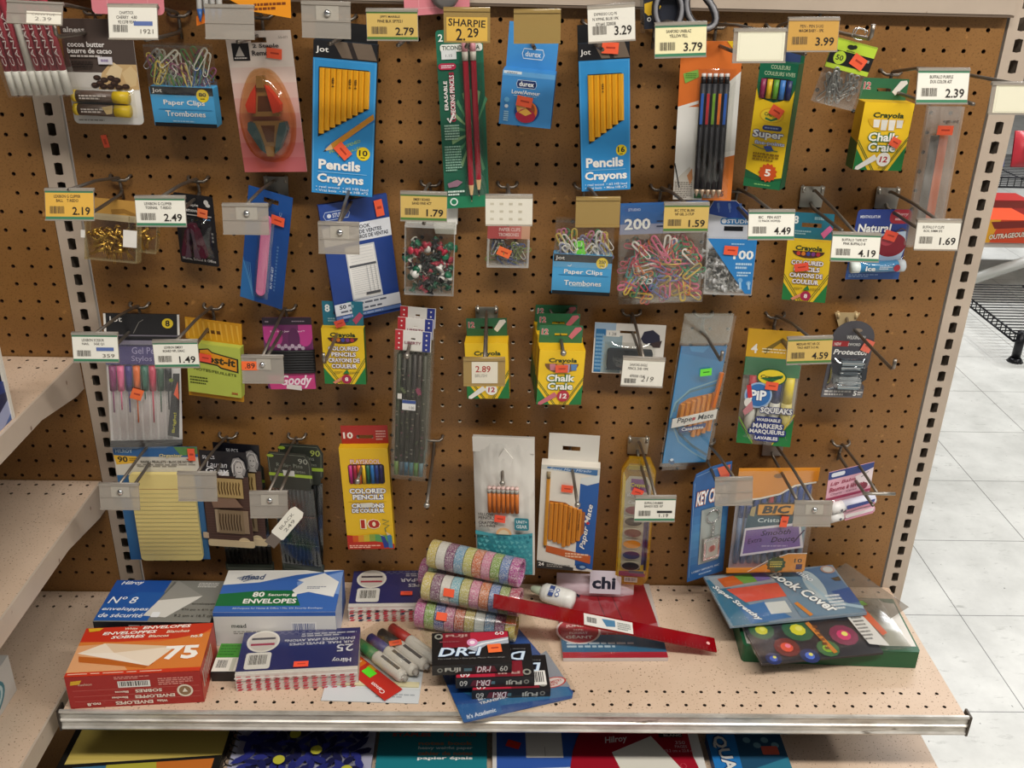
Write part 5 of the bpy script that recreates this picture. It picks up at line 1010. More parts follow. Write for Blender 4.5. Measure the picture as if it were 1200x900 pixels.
g = i.part('label'); g.d = .0095; g.e(.5, .385, .27, '1d5a34', .075); g.e(.5, .385, .245, 'e8d02c', .066); g.p([(.3, .4), (.7, .36), (.7, .38), (.5, .43)], '1d6a3a'); g.t('Crayola', .49, .385, .38, .036, '16381f', b=.025, i=.1)
g.e(.3, .55, .25, '9cb8d8', .115); g.e(.3, .55, .22, '2f6fb4', .1); g.to('PiP', .3, .55, .3, .09, 'eef2f4', '1c4a8c', b=.04, g=.06); g.p([(.07, .47), (.15, .46), (.2, .57), (.12, .59)], 'c8303a'); g.e(.13, .62, .07, 'e0dcd4', .04); g.p([(.05, .7), (.2, .6), (.24, .68), (.1, .74)], 'c8848a')
g.to('SQUEAKS', .66, .68, .58, .06, 'f0f0ec', '23347a', b=.04, g=.08); 
for k, (s, L, c) in enumerate((('WASHABLE', .44, .03), ('MARKERS', .54, .045), ('MARQUEURS', .64, .045), ('LAVABLES', .42, .03))): v = .765+.055*k; g.rr(.54-L*.55, v-.03, .54+L*.55, v+.03, .004, '23347a'); g.t(s, .54, v, L, c, 'f0f0ec', b=.03)
f = i.part('pouch'); f.film(0, .22, 1, 1, .0085, FILM, .001, .001, 12, 9); i.sticker(.52, .455, L=.017, H=.012, rot=-3, d=.0115); i.done()

i = Item('protector_pack', 'dark grey rounded blister pack lettered Protector, hung from the cream-plated hook', 'blade pack', Q['protect'])
f = i.part('card'); pts = [(.5+.5*math.cos(R(180+15*k)), .22+.22*math.sin(R(180+15*k))) for k in range(13)]+[(1, .5), (.92, .8), (1, .85), (1, 1), (0, 1), (0, .8), (.02, .5)]; f.prism(pts, -.001, 0, '4e4c52'); f.d = .0001
f.e(.56, .12, .12, '8a7a6a', .025); f.t('WILKINSON', .56, .21, .44, .05, 'dcdad6', b=.02); f.r(.02, .26, .42, .33, 'a82c30'); f.t('NEW', .16, .3, .16, .04, 'e8dcd8', b=.02); f.t('SWORD', .55, .3, .3, .035, 'dcdad6', b=.02); f.to('Protector', .52, .4, .86, .07, 'eceae6', '26242a', b=.03, i=.2)
f.r(0, .88, 1, 1, '5e5c60'); f.l(.06, .9, .7, .98, 2, 'c8c4c0', 2); f.t('5', .8, .94, .08, .07, 'eceae6', b=.03); f.l(.86, .91, .98, .97, 2, 'c8c4c0', 5)
for k in range(6): g = i.part('blade_cartridge'); g.slab(.28, .5+.062*k, .78, .54+.062*k, .002, .012, mt('8f9ca2', .25, .5)); g.slab(.26, .505+.062*k, .8, .515+.062*k, .012, .013, CHROME)
f = i.part('blister'); f.film(.08, .48, .94, .9, .001, clear('smoky_blister', 'd8dce0', .3, .1, 'e8ecf0', film=True), .014, .0006, 12, 5); f.p([(.74, .58), (.86, .54), (.88, .7), (.78, .74)], '2a2e34', .0155); i.sticker(.86, .31, 'e8705a', L=.014, H=.018, rot=-20, d=.002); i.done()

# ---------------------------------------------------------------- fourth row
i = Item('writing_pad_pack', 'blue and white backing card with a yellow ruled pad of paper', 'pad', Q['pad'])
f = i.part('backing_card'); f.slab(0, 0, 1, 1, -.001, 0, '2a6090'); f.d = .0001; f.r(.0, .0, 1, .24, 'c9c4b8'); f.r(.0, 0, 1, .085, '2a5f96'); f.p([(.72, .0), (1, 0), (1, .06), (.8, .075)], '5a8a4a'); f.p([(.85, .1), (.96, .1), (.9, .125)], 'b04038')
f.p([(.0, .07), (.26, .08), (.3, .1), (.24, .135), (.02, .15)], 'd8aa30'); f.t('90', .1, .105, .12, .05, '2a241a', b=.03); f.l(.18, .09, .28, .12, 2, '8a6a1a'); f.t('HILROY', .13, .035, .2, .03, 'a8c4da', b=.02); f.to('Organizer', .68, .075, .28, .035, 'd8c8a0', '3a5a3c', b=.02, i=.2); f.t('RINGS • FEUILLETS • BLOC DE NOTAS', .62, .125, .62, .02, '4a4640', b=.02); f.l(.26, .14, .96, .17, 2, '8b867c')
g = i.part('yellow_pad'); g.rslab(.16, .21, .93, .98, .006, .001, .008, 'd8c680'); g.d = .0081; g.r(.16, .335, .93, .34, 'b08a58'); [g.r(.16, .375+.036*k, .93, .379+.036*k, 'b0a878') for k in range(16)]
i.sticker(.93, .06, 'f2603c', L=.01, H=.02, rot=0, d=.002); i.done()

def bobby(key, front, lb):
    i = Item('bobby_pin_card', lb, 'hair pins', Q[key], 'brown cards of bobby pins')
    f = i.part('card'); f.slab(0, 0, 1, .25, -.0008, 0, '15151d'); f.slab(0, .25, 1, .93, -.0008, 0, '4a332c'); f.d = .0001
    for k in range(24): f.s_([(0, .28+.028*k), (.04*min(1, 1), .255+.028*k)] if k < 1 else [(.0, .26+.027*k), (1, .25+.027*k)], .006, '5f463c')
    f.t('50 PCS', .2 if front else .42, .06, .26, .035, 'c8c8cc', b=.02); f.t('Lauran', .36, .13, .44, .06, 'dcdce0', i=.3); f.t('Gray', .36, .2, .5, .08, 'e8e8ea', i=.3, b=.02)
    f.p([(.7, .24), (.66, .14), (.72, .06), (.84, .045), (.95, .09), (.98, .17), (.93, .235), (.86, .2), (.8, .22)], '8f8b8a'); f.s_([(.69, .2), (.7, .12), (.78, .07), (.9, .08), (.95, .16)], .022, 'd0cdca'); f.s_([(.72, .22), (.74, .13), (.82, .09)], .016, '4a484a'); f.e(.83, .155, .085, 'bdb8b4', .062); f.e(.8, .145, .014, '2a282a', .006); f.e(.87, .145, .014, '2a282a', .006); f.s_([(.8, .19), (.835, .195), (.87, .188)], .014, '4a4446'); f.p([(.78, .21), (.89, .21), (.92, .25), (.74, .25)], 'a8a4a0')
    f.p([(.15, .47), (.7, .47), (.85, .56), (.2, .58)], '7d6250')
    for (u, v0, v1, n) in ((.38, .27, .46, 8), (.34, .6, .84, 8)):
        f.r(u-.06, v0-.005, u+.5, v1+.005, 'a98f5c' if v0 < .5 else '7d6a50')
        for k in range(n): g = i.part('bobby_pin'); uu_ = u-.02+.062*k; g.mb.tube([g.P(uu_, v0, .001), g.P(uu_+.01, v0+.05, .0022), g.P(uu_-.006, (v0+v1)/2, .0022), g.P(uu_+.01, v1-.04, .0022), g.P(uu_+.004, v1, .001)], .0011, mt('5d4420' if v0 < .5 else '4a3824', .35, .6), 6)
        if front:
            g = i.part('pin_band'); g.slab(u-.12, v0+.0, u-.02, v1, .001, .0024, '9c8a70')
            if v0 > .5: g = i.part('pin_band'); g.slab(u+.44, v0, u+.6, v1, .001, .0024, '8b765e')
    g = i.part('base_strip'); g.rslab(-.0, .93, 1.02, 1.0, .003, -.001, .001, 'c9b48e'); g.e(.8, .945, .13, 'c9b48e', .05) ; g.slab(-.1, .86, .02, .92, -.0005, .0005, 'b8a48c')
    if front: g = i.part('price_sticker'); g.slab(.38, .2, .6, .24, .0012, .0016, 'd6d3d0')
    i.done()
bobby('bobbyB', False, 'rear brown bobby pin card with portrait rising behind the front one')
bobby('bobby', True, 'front brown card of bobby pins with black portrait top, behind clear tag holder')
def roller(key, front, lb, pose=None, only=False):
    i = Item('roller_pin_card', lb, 'hair pins', pose or Q[key], 'dark cards of roller pins')
    f = i.part('card'); c = '33362f'; pts = [(.06, 0), (.88, 0), (1, .06), (1, .24), (.94, .26), (.94, .3), (.04, .3), (.04, .26), (0, .24), (0, .03)]; f.prism(pts, -.001, 0, c); f.d = .0001
    f.s_([(.08, .015), (.86, .015), (.95, .07), (.95, .235)], .008, '8a8f7c'); f.s_([(.03, .03), (.03, .24)], .008, '8a8f7c'); f.r(0, .17, 1, .195, '9cb83c'); f.t('90', .82, .06, .22, .045, 'a8b45a' if not front else '9a9c90', b=.01); f.t('Roller Pins', .5, .1, .6, .03, '8b8f82'); f.t('Pinces Bouclettes', .5, .145, .7, .025, '8b8f82'); f.e(.08, .03, .08, '9cb83c', .012)
    f.slab(.03, .3, .97, .98, -.006, -.003, '1a1c1b')
    for k in range(9): g = i.part('roller_pin'); u = .12+.095*k; g.mb.tube([g.P(u, .31, -.002), g.P(u, .95, -.001), g.P(u+.02, .96, -.001), g.P(u+.025, .31, -.002)], .0008, mt('2c2e30', .25, .6), 5)
    g = i.part('clear_cover'); g.film(.02, .29, .98, .97, -.0015, FILM, .003, .0006, 8); g.slab(.02, .52, .98, .53, .001, .002, FILMH); g.slab(.02, .77, .98, .78, .001, .002, FILMH)
    f = i.part('card_foot'); f.prism([(.0, .97), (.14, .94), (.14, .9), (.86, .9), (.86, .94), (1, .97), (1, 1.05), (0, 1.05)], -.006, -.0045, '3a4038'); f.d = -.0044; f.s_([(.04, 1.03), (.04, .975), (.2, .955), (.8, .955), (.96, .975), (.96, 1.03)], .012, '7d8274', True)
    if front: g = i.part('price_sticker'); g.slab(.34, .14, .6, .185, .001, .0014, 'd4d2cc')
    i.done()
roller('rollerB', False, 'rear dark green-grey card of 90 roller pins with a lime stripe')
roller('roller', True, 'front dark green-grey card of roller pins with white price sticker and lime stripe')
b = Q['bobby']
roller('', False, 'dark card of roller pins hanging behind the bobby pins, only its foot showing', (b[0]+.012, -.024, b[2]-.046, 0, 0, 0, .075, .19))

i = Item('coloured_pencil_box', 'tall yellow and red box of ten coloured pencils in the bottom row', 'pencils', Q['play'])
t = .014; f = i.part('carton'); f.slab(0, 0, 1, 1, -t, 0, 'dcae1c'); f.d = .0001; f.r(0, 0, 1, 1, 'e2b620'); f.rr(.15, .155, .9, .345, .004, '2a2018'); f.to('PLAYSKOOL', .52, .13, .62, .045, 'e8d0c0', 'b8281c', b=.03, g=.05)
f.to('COLORED', .52, .415, .76, .05, 'f2efe8', '23347a', b=.04, g=.07); f.to('PENCILS', .52, .475, .64, .05, 'f2efe8', '23347a', b=.04, g=.07); f.r(.1, .52, .9, .523, 'a88416'); f.to('CRAYONS', .5, .56, .68, .045, 'f2efe8', '23347a', b=.04, g=.07); f.to('DE COULEUR', .5, .61, .68, .04, 'f2efe8', '23347a', b=.04, g=.07); f.p([(.34, .535), (.6, .53), (.6, .575), (.36, .58)], 'd8d4c8')
f.to('10', .52, .745, .4, .09, 'b02818', 'f0e4c0', b=.04, g=.06); f.s_([(.78, .7), (.92, .715), (.78, .745), (.92, .76), (.82, .79), (.84, .83)], .02, '3a6a50')
pal = ('b82818', 'd05a1c', 'd8902a', 'c8b030', '8aa040', '5a9a5a')
for k in range(8): f.p([(.12*k, .855+.008*math.sin(k)), (.12*k+.12, .855+.008*math.sin(k+1)), (.12*k+.12, .935), (.12*k, .93)], pal[min(k, 5)])
f.p([(0, .93), (.6, .92), (1, .95), (1, 1), (0, 1)], 'b8301c'); f.l(.04, .955, .7, .99, 2, 'e8b8a0'); f.p([(.72, .86), (.8, .87), (.9, .98), (.78, .99)], '2a3f8a'); f.p([(.86, .86), (.94, .85), (.97, .99), (.88, .99)], '3f7aa8'); f.p([(.72, .86), (.68, .84), (.8, .87)], 'd8c090'); f.p([(.86, .86), (.84, .82), (.94, .85)], 'd8c090')
for k, c in enumerate(('b02a70', '982038', 'd8602a', 'd8b020', '1f5a3c', '2a6aa8', '243a78', '2a2450')): u = .2+.09*k; g = i.part('coloured_pencil'); g.tub([(u, .165, -.0004), (u, .338, -.0004)], .0029, c, 7)
g = i.side(f, t, 'right'); g.d = .0002; g.r(0, 0, 1, 1, 'b48c14')
f = i.part('hang_tab'); dt = -t+.001; tab(f, -.17, .04, .04, 1.0, dt, 'a82a24', .36, .5, .16); f.d = dt+.0002; f.t('10', .18, -.08, .2, .06, 'ece4dc', b=.03); f.l(.75, -.13, .95, -.03, 4, 'd8a8a0', 3, .45); i.done()

i = Item('pencil_bag', 'crinkled white pencil bag with a turquoise triangle pattern on its lower part', 'pencils', Q['unit'])
f = i.part('bag'); f.film(0, 0, 1, 1, 0, mt('d2cec6', .25), .011, .0042, 20, 7); f.film(0, 0, 1, 1, -.004, mt('d2cec6', .3), -.001, .001, 6, 7)
g = i.part('printed_front'); n = 14
q = random.Random(4)
def bd(u, v): return .0035+.011*(math.sin(math.pi*min(max(u, .01), .99))**.5)*(math.sin(math.pi*min(max(v, .01), .99))**.5)
def patch(u0, v0, u1, v1, c, k=5):
    vs = [g.P(u0+(u1-u0)*a/k, v0+(v1-v0)*b_/k, bd(u0+(u1-u0)*a/k, v0+(v1-v0)*b_/k)) for b_ in range(k+1) for a in range(k+1)]
    g.mb.add(vs, [(y*(k+1)+x, (y+1)*(k+1)+x, (y+1)*(k+1)+x+1, y*(k+1)+x+1) for y in range(k) for x in range(k)], mt(c), True)
patch(.03, .66, .97, .985, '3f97a4', 8)
for r_ in range(9):
    for c_ in range(11):
        u = .05+.085*c_+(.04 if r_ % 2 else 0); v = .67+.035*r_
        if u < .92: g.p([(u, v), (u+.075, v+.012), (u+.02, v+.03)], q.choice(('2f8290', '57b0b8', '6ab8be', '2a7484', '4aa6ae', '4aa6ae')), bd(u+.04, v)+.0006)
g.p([(.02, .64), (.3, .66), (.3, .68), (.02, .67)], '3f97a4', .013); g.d = .0152
g.t('YELLOW', .2, .515, .26, .022, '3a3632', b=.02); g.t('PENCILS', .22, .54, .28, .022, '3a3632', b=.02); g.t('CRAYONS', .24, .575, .32, .022, '3a3632', b=.02); g.t('JAUNES', .22, .6, .28, .022, '3a3632', b=.02); g.rr(.68, .53, .92, .62, .003, '2f7f8c'); g.t('UNIT+', .8, .558, .18, .022, 'd8e4e4', b=.02); g.t('GEAR', .8, .592, .18, .025, 'd8e4e4', b=.02); g.e(.5, .655, .13, 'd8a878', .05, 18, 180, 360); g.e(.5, .655, .09, 'd8c8a8', .033, 18, 180, 360)
for k in range(7): p = i.part('pencil'); u = .27+.075*k; p.tub([(u, .36, .0125), (u, .5, .013)], .0033, 'c06a26', 6); p.tub([(u, .335, .0125), (u, .36, .0125)], .0034, 'a8a49c', 8); p.tub([(u, .32, .0125), (u, .336, .0125)], .0032, 'd8b8b0', 8)
p = i.part('header_fold'); p.slab(0, -.0, 1, .1, .0025, .0035, 'dedad2'); p.prism([(.4, .14), (.52, .06), (.66, .13), (.6, .2), (.5, .16)], .006, .008, 'e2ded6'); p.d = .0082; p.slab(.46, .08, .54, .11, .0036, .0042, '2a2624')
i.sticker(.44, .54, 'f2553c', L=.016, H=.012, rot=-6, d=.0165); i.done()

i = Item('pencil_box', 'wide white and blue box of 24 yellow pencils with an orange band', 'pencils', Q['pm24'])
t = .018; f = i.part('carton'); f.slab(0, 0, 1, 1, -t, 0, 'd8d2c6'); f.d = .0001; f.r(0, 0, 1, 1, 'ddd7cb'); f.p([(.68, .12), (1, .09), (1, .98), (.68, .95)], '20569c'); f.p([(0, 0), (1, 0), (1, .08), (0, .04)], 'c8c6bc'); f.p([(.1, .015), (.96, .015), (.96, .07), (.1, .03)], '3a6a9c'); f.t('Paper Mate Mirado', .5, .035, .7, .03, 'c8d6e4', i=.3)
f.p([(.68, .1), (1, .06), (1, .13), (.8, .165), (.68, .15)], 'cfd4d2')
f.p([(.17, .33), (.45, .34), (.58, .38), (.8, .42), (.8, .62), (.68, .71), (.46, .77), (.42, .72), (.17, .71)], '9c5a22')
f.to('Paper Mate', .845, .56, .44, .12, 'eceae4', '163c74', rot=84, b=.015, i=.3, g=.02); f.e(.86, .52, .03, 'b82838')
f.p([(.15, .765), (.95, .84), (.95, .92), (.15, .83)], 'bc5a26'); f.l(.5, .82, .92, .87, 2, 'e8c0a0', 3); f.p([(0, .93), (.66, 1.0), (0, 1)], '2a2826'); f.p([(0, .92), (.66, .97), (.66, 1), (0, 1)], '2e2c2a'); f.t('24', .08, .955, .1, .035, 'e2ded6', b=.03); f.l(.18, .945, .6, .98, 2, '9a968e'); f.e(.8, .955, .1, '17467e', .03); f.e(.82, .955, .05, '8aa8c8', .014)
g = i.part('single_pencil'); g.tub([(.13, .12, .0006), (.13, .76, .0006)], .003, 'c98a2a', 6, False); g.mb.tube([g.P(.13, .76, .0006), g.P(.13, .8, .0006)], [.003, .0003], mt('5a4630'), 6); g.tub([(.13, .06, .0006), (.13, .12, .0006)], .003, '8b7a5a', 8)
for k in range(7): pencil(i, .21+.082*k, .345+.012*max(0, k-2), (.7, .72, .73, .76, .745, .715, .69)[k], .0036, 'c8802a', .0006)
for k in (4, 6): p = i.part('pencil_print'); p.d = .0046; p.t('MIRADO', .21+.082*k, .5, .16, .02, '4a2c10', rot=88, b=.02)
g = i.side(f, t, 'left'); g.r(0, 0, 1, 1, 'b8b2a6')
f = i.part('hang_tab'); dt = -t+.001; f.d = dt; f.slot(.1, -.24, .96, .02, dt-.001, dt, 'ddd9d0', .34, -.13, .64, -.09)
i.sticker(.46, .2, 'f2603c', L=.017, H=.012, rot=-3, d=.003); i.done()

i = Item('watercolour_set', 'narrow clear yellow-edged watercolour set with oval paint pans behind a white tag', 'paints', Q['wc'])
f = i.part('tray'); pts = [(.2, 0), (.8, 0), (1, .09), (1, .95), (.85, 1), (.15, 1), (0, .95), (0, .09)]; f.prism(pts, -.008, 0, AMBER); f.d = .0002
f.p([(.24, .13), (.76, .13), (.9, .19), (.9, .9), (.1, .9), (.1, .19)], 'b8b0a0'); f.p([(.06, .1), (.14, .14), (.14, .92), (.06, .94)], 'd0b030'); f.p([(.3, .15), (.7, .15), (.84, .2), (.84, .25), (.3, .24)], '7a3a80'); f.to('Crayola', .54, .2, .5, .04, 'e8d040', '2a5a34', b=.02); f.to('Watercolors', .52, .275, .66, .035, 'eeeae4', '3a3444', b=.03); f.to('Couleurs', .5, .33, .5, .03, 'eeeae4', '3a3444', b=.03)
f.r(.76, .4, .84, .85, '4a4478'); f.p([(.1, .84), (.4, .86), (.9, .82), (.9, .9), (.1, .92)], 'd0b030'); f.t('8', .68, .855, .12, .035, '3a3020', b=.03); f.p([(.1, .885), (.6, .885), (.9, .9), (.9, .925), (.1, .925)], '8a3a5a'); f.r(.4, .88, .86, .9, '4a5a6a'); f.bar(.28, .935, .68, .975, bg='d8d4cc')
for k, c in enumerate(('7a2028', '24242a', '6a2c28', 'd8880c', '2a1c50', '14141c')): v = .385+.09*k-.0; g = i.part('paint_pan'); g.prism([(.44+.3*math.cos(R(18*z)), v+.037*math.sin(R(18*z))) for z in range(20)], 0, .0035, 'a8a090'); g.d = .0036; g.e(.44, v, .26, c, .032)
f = i.part('brush'); f.tub([(.88, .4, .003), (.88, .86, .003)], .002, '2a2a5a', 7)
f = i.part('cover'); f.prism([(.2, .02), (.8, .02), (.96, .1), (.96, .94), (.82, .99), (.18, .99), (.04, .94), (.04, .1)], .006, .0068, BLIST); f.slab(.2, .045, .8, .075, .0005, .003, 'a08a20'); i.sticker(.5, .23, 'f2553c', L=.016, H=.012, rot=-20, d=.0085); i.done()

i = Item('key_chain_card', 'blue card with a silver square key chain under a clear blister', 'key chain', Q['key'])
f = i.part('card'); f.prism([(.06, .03), (.5, 0), (1, 0), (1, 1), (0, 1), (.0, .1)], -.001, 0, '2f5f9a'); f.d = .0001
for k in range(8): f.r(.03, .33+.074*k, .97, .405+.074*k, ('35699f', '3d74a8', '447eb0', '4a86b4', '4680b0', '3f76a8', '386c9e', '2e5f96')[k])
f.s_([(.06, .05), (.5, .025), (.96, .025)], .012, '8aa8cc'); f.s_([(.03, .1), (.03, .96)], .01, '8aa8cc'); f.p([(.6, .02), (.95, .02), (.95, .09), (.7, .1)], 'd86a50'); f.p([(.66, .1), (.95, .09), (.95, .15), (.7, .16)], 'c85a48'); f.to('KEY CHAIN', .52, .25, .84, .12, 'eef0f0', 'b8642c', b=.03, i=.15); f.t('LOBBY IMPORTS, INC', .48, .92, .76, .02, 'c0d0e2', b=.02); f.l(.3, .945, .7, .965, 1, '9cb4d0')
f.r(.26, .36, .82, .86, 'a8b0ae')
g = i.part('key_ring'); g.mb.tube([g.P(.56+.17*math.cos(R(18*k)), .43+.055*math.sin(R(18*k)), .004) for k in range(20)], .0011, CHROME, 6, False, True)
for k in range(4): g.mb.tube([g.P(.57+.03*math.cos(R(45*z)), .505+.028*k+.016*math.sin(R(45*z)), .004+.001*(k % 2)) for z in range(8)], .0008, CHROME, 5, False, True)
g = i.part('square_frame'); g.slab(.34, .62, .78, .82, .002, .006, mt('c9c9c6', .2, .9)); g.slab(.4, .645, .72, .795, .006, .0066, 'b8b4ac'); g.d = .0067; g.e(.56, .72, .1, 'c88a84', .03); g.p([(.5, .7), (.6, .69), (.62, .74), (.52, .75)], '9a5a54')
f = i.part('blister'); f.film(.24, .35, .84, .87, .001, BLIST, .01, .0006, 12); i.done()

i = Item('pen_bag', 'orange-yellow bag of ten blue pens with a purple panel, in the bottom row', 'pens', Q['bic'])
f = i.part('bag_print'); f.slab(.03, .2, .97, .97, -.004, -.002, '9a949c'); f.d = -.0015
g = i.part('header'); g.prism([(0, .0), (1, 0), (1, .12), (.8, .14), (.55, .24), (.0, .3)], .0055, .006, 'd88a1c'); g.d = .0061; g.s_([(0, .3), (.3, .275), (.55, .235), (.72, .16), (.98, .13)], .025, 'e2ded6'); g.e(.5, .07, .06, '8a5a14', .02)
for k in range(10): p = i.part('pen'); u = .1+.09*k; p.tub([(u, .24-.01*k, .001), (u, .46, .001)], .0042, '24448a' if k not in (4,) else 'a02a34', 8); p.tub([(u, .46, .001), (u, .9, .001)], .0038, '6a7a98' if k < 8 else '7a9aa8', 8)
g = i.part('front_label'); g.d = .0062; g.p([(.18, .42), (.78, .38), (.74, .56), (.16, .58)], '1e4a5c'); g.rr(.28, .315, .78, .44, .006, '2a1c10'); g.p([(.3, .33), (.76, .33), (.74, .425), (.3, .425)], 'e09a1e'); g.t('BIC', .53, .378, .36, .075, '1a1410', b=.045, i=.15); g.p([(.21, .36), (.27, .34), (.26, .44), (.2, .43)], 'a8986a'); g.t('Cristal', .46, .475, .3, .04, 'cfe0e4', b=.01); g.p([(.16, .55), (.86, .5), (.94, .74), (.14, .82)], 'd8d4dc'); g.p([(.18, .57), (.84, .525), (.9, .725), (.17, .795)], '7a62a0'); g.t('Smooth', .56, .59, .38, .05, '251a3a', b=.01, i=.3, rot=4); g.t('Douce', .66, .655, .3, .05, '251a3a', b=.01, i=.3, rot=4); g.t('Extra', .3, .665, .18, .045, '251a3a', i=.3, rot=12); g.l(.4, .71, .78, .73, 1, 'b0a0c8'); g.s_([(.8, .69), (.92, .57)], .02, '35245a')
g.p([(.3, .97), (.56, .86), (.76, .8), (1, .8), (1, .97)], 'd88a1c'); g.s_([(.26, .97), (.54, .85), (.76, .795), (1, .795)], .012, 'e2ded6'); g.star(.62, .9, .13, '3a4a1c', 11, .85); g.l(.54, .865, .7, .93, 3, 'c8b84a'); g.t('10', .9, .865, .1, .04, '3a2a10', b=.02); g.r(.88, .9, .96, .95, '4a2c50')
f = i.part('pouch'); f.film(0, .02, 1, .97, .008, FILM, .003, .0014, 14, 21); f.slab(0, .965, 1, 1.0, -.002, .002, 'd88a1c'); i.sticker(.63, .47, 'f2603c', L=.011, H=.019, rot=-6, d=.0125); i.done()

i = Item('lip_balm_card', 'pink card with navy top holding two pink and white lip balm tubes', 'lip balm', Q['lip2'])
f = i.part('card'); f.slab(0, 0, 1, .98, -.0008, 0, 'd8a4b4'); f.d = .0001; f.r(0, 0, 1, .15, '2a3c7c'); f.rr(.06, .03, .36, .11, .003, 'd6dae4'); f.p([(.6, .2), (1, .1), (1, .45), (.7, .46)], 'e2d2d6'); f.s_([(.74, .24), (.9, .16)], .02, '8a8a84'); f.e(.82, .43, .1, '7a2438', .07); f.t('Lip Balm', .34, .25, .56, .085, '9a2c4a', b=.01, i=.2); f.t('Baume à lèvres', .44, .36, .78, .085, '9a2c4a', b=.02, i=.2); f.t('Cherry - Cerise', .38, .455, .58, .05, '6a3040', i=.2); f.r(0, .51, 1, .56, '9a2c50')
for v in (.66, .84): g = i.part('lip_balm_tube'); g.tub([(.3, v, .008), (1.02, v+.0, .008)], .0078, 'd4d6e4' if v < .8 else 'd8a8b8', 14); g.tub([(.06, v+.005, .008), (.32, v, .008)], .0083, 'e6e4e2', 14); g.d = .0163; g.p([(.34, v-.06), (.98, v-.06), (.96, v), (.36, v+.02)], '2f3f84' if v < .8 else 'e6dde0'); g.p([(.34, v+.03), (.98, v+.0), (.98, v+.05), (.34, v+.06)], 'd08aa4'); g.e(.24, v+.01, .03, '5a5a64')
f = i.part('blister'); f.film(.02, .56, 1.06, .97, .001, BLIST, .018, .0002, 10); i.done()

# ---------------------------------------------------------------- goods lying on the shelf
FL = -math.pi/2
def lying(cx, cy, zt, ang, w, d, tilt=0): return (cx, cy, zt, FL+R(tilt), 0, R(ang), w, d)
i = Item('envelope_box', 'blue and grey box of security envelopes behind the red envelope box', 'box', lying(-.524, -.111, -.806, 0, .166, .097)); t = .0445
f = i.part('carton'); f.slab(0, 0, 1, 1, -t, 0, '3a3c3c'); f.d = .0001; f.r(0, 0, 1, 1, '7d7c76'); f.p([(0, 0), (.5, 0), (.44, .98), (0, .98)], '1d4c98'); f.p([(0, .6), (.26, .3), (.5, .3), (.46, .98), (0, .98)], '22569f'); f.p([(.53, .02), (.74, .4), (.46, .55)], '5f5e5a'); f.p([(.56, .0), (.84, .38), (.47, .5)], '8d8b85'); f.p([(.47, .5), (.84, .38), (.8, .48), (.6, .9), (.4, .86)], 'd2cfc8'); f.t('Hilroy', .16, .08, .2, .11, 'e8eaec', b=.02, i=.3, rot=3); f.t('Nº 8', .16, .5, .25, .16, 'e8eaec', b=.005, i=.2); f.t('enveloppes', .22, .72, .4, .1, 'dfe4ea', b=.015, i=.2); f.t('de sécurité', .21, .86, .38, .1, 'dfe4ea', b=.015, i=.2); f.rr(.47, .78, .54, .9, .002, 'e2e4e6'); f.l(.76, .05, .94, .18, 3, 'c4c2bc'); f.t('enveloppes', .88, .58, .2, .06, '2a2a28'); f.t('3⅝ po x 6½ po', .86, .72, .3, .06, '2a2a28'); f.t('9.2 cm x 16.5 cm', .84, .86, .34, .06, '2a2a28')
g = i.side(f, t, 'front'); g.d = .0002; g.r(0, 0, 1, 1, '191a1e'); g.l(.3, .1, .9, .25, 1, 'a8a49c'); g.r(.02, .4, 1, .95, 'c8c6c0'); i.done()
i = Item('envelope_box', 'blue, green and white box of 80 security envelopes', 'box', lying(-.3505, -.104, -.791, 1.3, .174, .1)); t = .0595
f = i.part('carton'); f.slab(0, 0, 1, 1, -t, 0, 'd8d6d0'); f.d = .0001; f.r(0, 0, 1, 1, '3a66b0'); f.p([(0, 0), (1, 0), (.94, .02), (.6, .12), (.3, .3), (0, .36)], 'e2e0da'); f.p([(0, .42), (.3, .36), (.58, .2), (.64, .24), (.62, .5), (0, .62)], '3c68b4'); f.p([(0, .58), (.35, .5), (.62, .5), (.7, .86), (0, .86)], '1d6a3c'); f.p([(.62, .3), (1, .04), (1, .6), (.64, .42)], '7a9ad0'); f.p([(.6, .5), (.68, .3), (.62, .25), (.84, .08), (.98, .3), (.96, .66), (.74, .54), (.64, .6)], 'e4e4e0'); f.l(.72, .4, .88, .47, 2, '8a8f9c'); f.t('mead', .24, .17, .2, .14, '4a5a78', b=.03, i=.2); [f.s_([(.1+.02*k, .2+.03*k), (.22, .12+.04*k)], .01, '4a5a78') for k in range(4)]
f.t('80', .33, .6, .1, .12, 'ece9e2', b=.03); f.t('Security', .5, .62, .18, .07, 'ece9e2', b=.02); f.rr(.61, .58, .65, .66, .002, 'ece9e2'); f.t('ENVELOPES', .44, .76, .44, .11, 'ece9e2', b=.03); f.t('All-Purpose for Home & Office • No. 6¾ Security Envelopes', .52, .93, .74, .05, 'c4d2ea', b=.01)
g = i.side(f, t, 'front'); g.d = .0002; g.r(0, 0, 1, 1, 'd9d7d2'); g.r(0, 0, 1, .12, '3560ac'); g.t('mead', .2, .4, .12, .12, '4a4a48', b=.02); g.l(.15, .55, .48, .66, 2, '9a9892'); g.bar(.63, .3, .84, .8, '4a5a8a', 'e2e0dc')
g = i.side(f, t, 'right'); g.d = .0002; g.r(0, 0, 1, 1, '3a66b0'); g.p([(0, .2), (1, .5), (1, 1), (0, 1)], 'b8c4d8'); i.done()
i = Item('envelope_box', 'red and orange box of 75 white envelopes at the front left corner of the shelf', 'box', lying(-.514, -.2275, -.797, 4.8, .173, .098)); t = .0538
